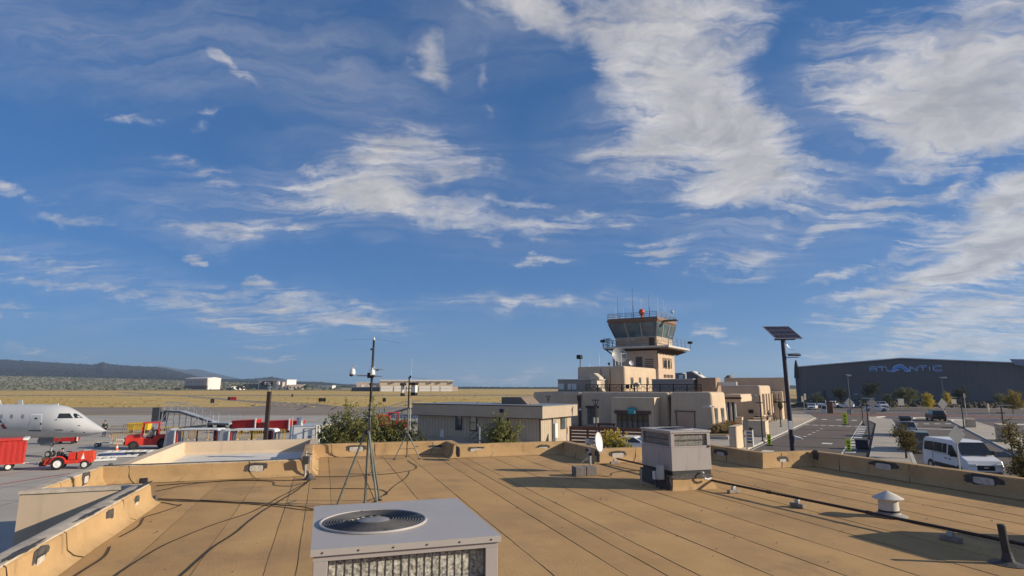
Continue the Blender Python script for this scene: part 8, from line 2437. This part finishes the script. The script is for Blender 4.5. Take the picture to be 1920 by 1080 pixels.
# brown timber deck fence before the portal
qa, qb = px(1070, 836, 0), px(1205, 842, 0)
zd0 = 1.0
dk = thing('timber_fence', 'brown slatted timber deck railing before the terminal portal', 'fence', qa, math.atan2(qb.y - qa.y, qb.x - qa.x))
Ld = (qb - qa).length
zt1 = pd(1100, 799, qa.y).z
nP = 4
for i in range(nP + 1):
    x = Ld * i / nP
    MB().box(x - .09, -.09, 0, x + .09, .09, zt1).build('post', TIMBER, dk)
    MB().box(x - .3, -.3, 0.01, x + .3, .3, .22).build('footing', M('footing', (.42, .38, .34), .9, .1, 2), dk)
hts = [.30, .62, .92, 1.20, 1.48, zt1 - .12]
for i in range(nP):
    for j, h in enumerate(hts):
        a_, b_ = Ld * i / nP + .095, Ld * (i + 1) / nP - .095
        MB().box(a_, -.05, h, b_, .04, h + (.20 if j < 5 else .12)).build('slat', TIMBER, dk)
q = px(1142, 838, 0)
t = thing('porch_frame', 'small dark timber frame rising behind the deck railing', 'frame', q + Vector((0, 1.2, 0)), -.4)
zz = pd(1142, 797, q.y + 1.2).z
MB().box(-.8, -.08, 0, -.64, .08, zz).build('post', BROWN, t); MB().box(.64, -.08, 0, .8, .08, zz).build('post', BROWN, t); MB().box(-.9, -.1, zz, .9, .1, zz + .18).build('beam', BROWN, t)
t = thing('info_post', 'white two part notice on the forked lamp post before the portal', 'notice', px(1118.5, 829.5, 0) + Vector((0, -.12, 0)), 0)
zz = pd(1119, 788, px(1118.5, 829.5, 0).y).z
for s_ in (-1, 1): MB().box(s_ * .17 - .09, -.03, zz - .28, s_ * .17 + .09, .0, zz + .28).build('plate', OFFWHITE, t)
MB().box(-.28, .0, zz - .3, .28, .03, zz + .3).build('back_plate', BROWN, t)
p = pd(1086, 770, 66)
t = thing('wall_lamp', 'white bullhead lamp on the left down pipe of the terminal', 'lamp', AT and FT.w(AT(1087.5, 765, .2)[0], .2, AT(1087.5, 765, .2)[1]), FT.a)
MB().lathe([(.06, 0), (.10, -.1), (.22, -.28), (.2, -.3)], n=14).build('shade', OFFWHITE, t, smooth=True); MB().bar((0, 0, 0), (-.1, .25, .1), .05).build('arm', DARK, t)
u_, z_ = AT(1331, 762.5, -.4)
t = thing('wall_camera', 'pale security camera on the corner of the right block', 'camera', FT.w(u_, -.45, z_), FT.a)
MB().ball((0, 0, 0), .22, .22, .16, 10, 6).box(-.9, .0, -.06, .6, .1, .04).build('housing', OFFWHITE, t)

# ------------------------------------------------------------------ trees on the landside
def street_tree(label, x, ybase, ytop, w, mat, seed, n=1600, size=.10, d=None, group=None, stem_h=.35):
    q = px(x, ybase, 0) if d is None else pd(x, 760, d); q.z = 0
    dd = q.y; k = dd / FPX; h = pd(x, ytop, dd).z
    t = thing('tree', label, 'tree', q, 0, group)
    W_ = w * k / 2; r = random.Random(seed); cl = []
    for i in range(9):
        f = r.random(); z = h * lerp(stem_h + .08, .93, f); ww = W_ * (1 - .55 * abs(f - .35) / .65)
        a = r.uniform(0, 6.28); o = ww * .45
        cl.append(((o * math.cos(a), o * math.sin(a), z), (ww * .55, ww * .55, h * .10)))
    tr_ = MB().tube((0, 0, -.1), (.03, 0, h * .75), .07 + h * .008, .02, 7)
    for i in range(6):
        c = cl[i][0]; tr_.tube((.02, 0, h * (.3 + .06 * i)), c, .035, .012, 5)
    tr_.build('trunk', BARK, t)
    leaves('crown', mat, t, cl, n * 3, size * 1.2, seed, 1.8)
    return t
street_tree('young olive tree at the edge of the median before the green grey suv', 1700, 862, 787, 36, LEAF_O, 31, 900, .06, stem_h=.2)
street_tree('dark green shrub like tree at the right edge before the van', 1922, 905, 820, 50, LEAF_O, 32, 1100, .06, stem_h=.05)
street_tree('small light green tree top over the right shrub', 1902, 880, 792, 22, LEAF_O, 33, 250, .07, stem_h=.4)
street_tree('slender bright yellow tree before the hangar, left one', 1742, 770, 741, 14, LEAF_Y, 34, 900, .12, stem_h=.12)
street_tree('slender bright yellow tree before the hangar, right one', 1777, 764, 738, 11, LEAF_Y, 35, 600, .12, stem_h=.12)
street_tree('round yellow green tree at the far right before the hangar', 1900, 776, 738, 34, leaf_mat('leaf_gold', (.20, .15, .03), (.32, .25, .06)), 36, 900, .14, stem_h=.2)
TD = 'trees against the dark hangar wall'
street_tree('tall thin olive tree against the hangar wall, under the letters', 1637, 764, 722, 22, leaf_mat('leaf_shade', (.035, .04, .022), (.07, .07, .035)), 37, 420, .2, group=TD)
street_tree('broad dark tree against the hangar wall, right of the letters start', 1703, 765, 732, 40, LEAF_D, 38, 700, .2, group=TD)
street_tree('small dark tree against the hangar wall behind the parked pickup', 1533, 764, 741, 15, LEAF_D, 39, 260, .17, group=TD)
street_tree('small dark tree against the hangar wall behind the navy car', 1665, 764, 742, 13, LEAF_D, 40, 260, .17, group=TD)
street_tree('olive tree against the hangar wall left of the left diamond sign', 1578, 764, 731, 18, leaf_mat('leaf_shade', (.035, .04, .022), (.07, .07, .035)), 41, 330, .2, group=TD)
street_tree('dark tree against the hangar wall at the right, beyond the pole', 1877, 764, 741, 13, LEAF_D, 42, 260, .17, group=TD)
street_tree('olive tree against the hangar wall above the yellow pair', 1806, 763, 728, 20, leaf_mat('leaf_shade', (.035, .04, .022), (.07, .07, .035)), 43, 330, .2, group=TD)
# low hedge-like growth along the hangar foot (a strip nobody could count)
def on_verge(r):
    q = FT.w(r.uniform(4, 120), r.uniform(118, 164)); s_ = r.uniform(.4, 1.1)
    return q, s_, s_ * 1.1
blob_patch('verge_growth', M('verge_scrub', (.07, .055, .035), .95, .3, .2), 700, on_verge, 12)
# ------------------------------------------------------------------ thin air over the whole scene
hm = bpy.data.materials.new('haze'); hm.use_nodes = True
hn = hm.node_tree; hn.nodes.clear()
ho = hn.nodes.new('ShaderNodeOutputMaterial'); hv_ = hn.nodes.new('ShaderNodeVolumePrincipled')
hv_.inputs['Color'].default_value = (0.52, 0.72, 1.0, 1); hv_.inputs['Density'].default_value = 0.00013; hv_.inputs['Anisotropy'].default_value = 0.2
hn.links.new(hv_.outputs[0], ho.inputs['Volume'])
MB().box(-7500, -800, -2, 6500, 9000, 330).build('haze', hm, kind='stuff')
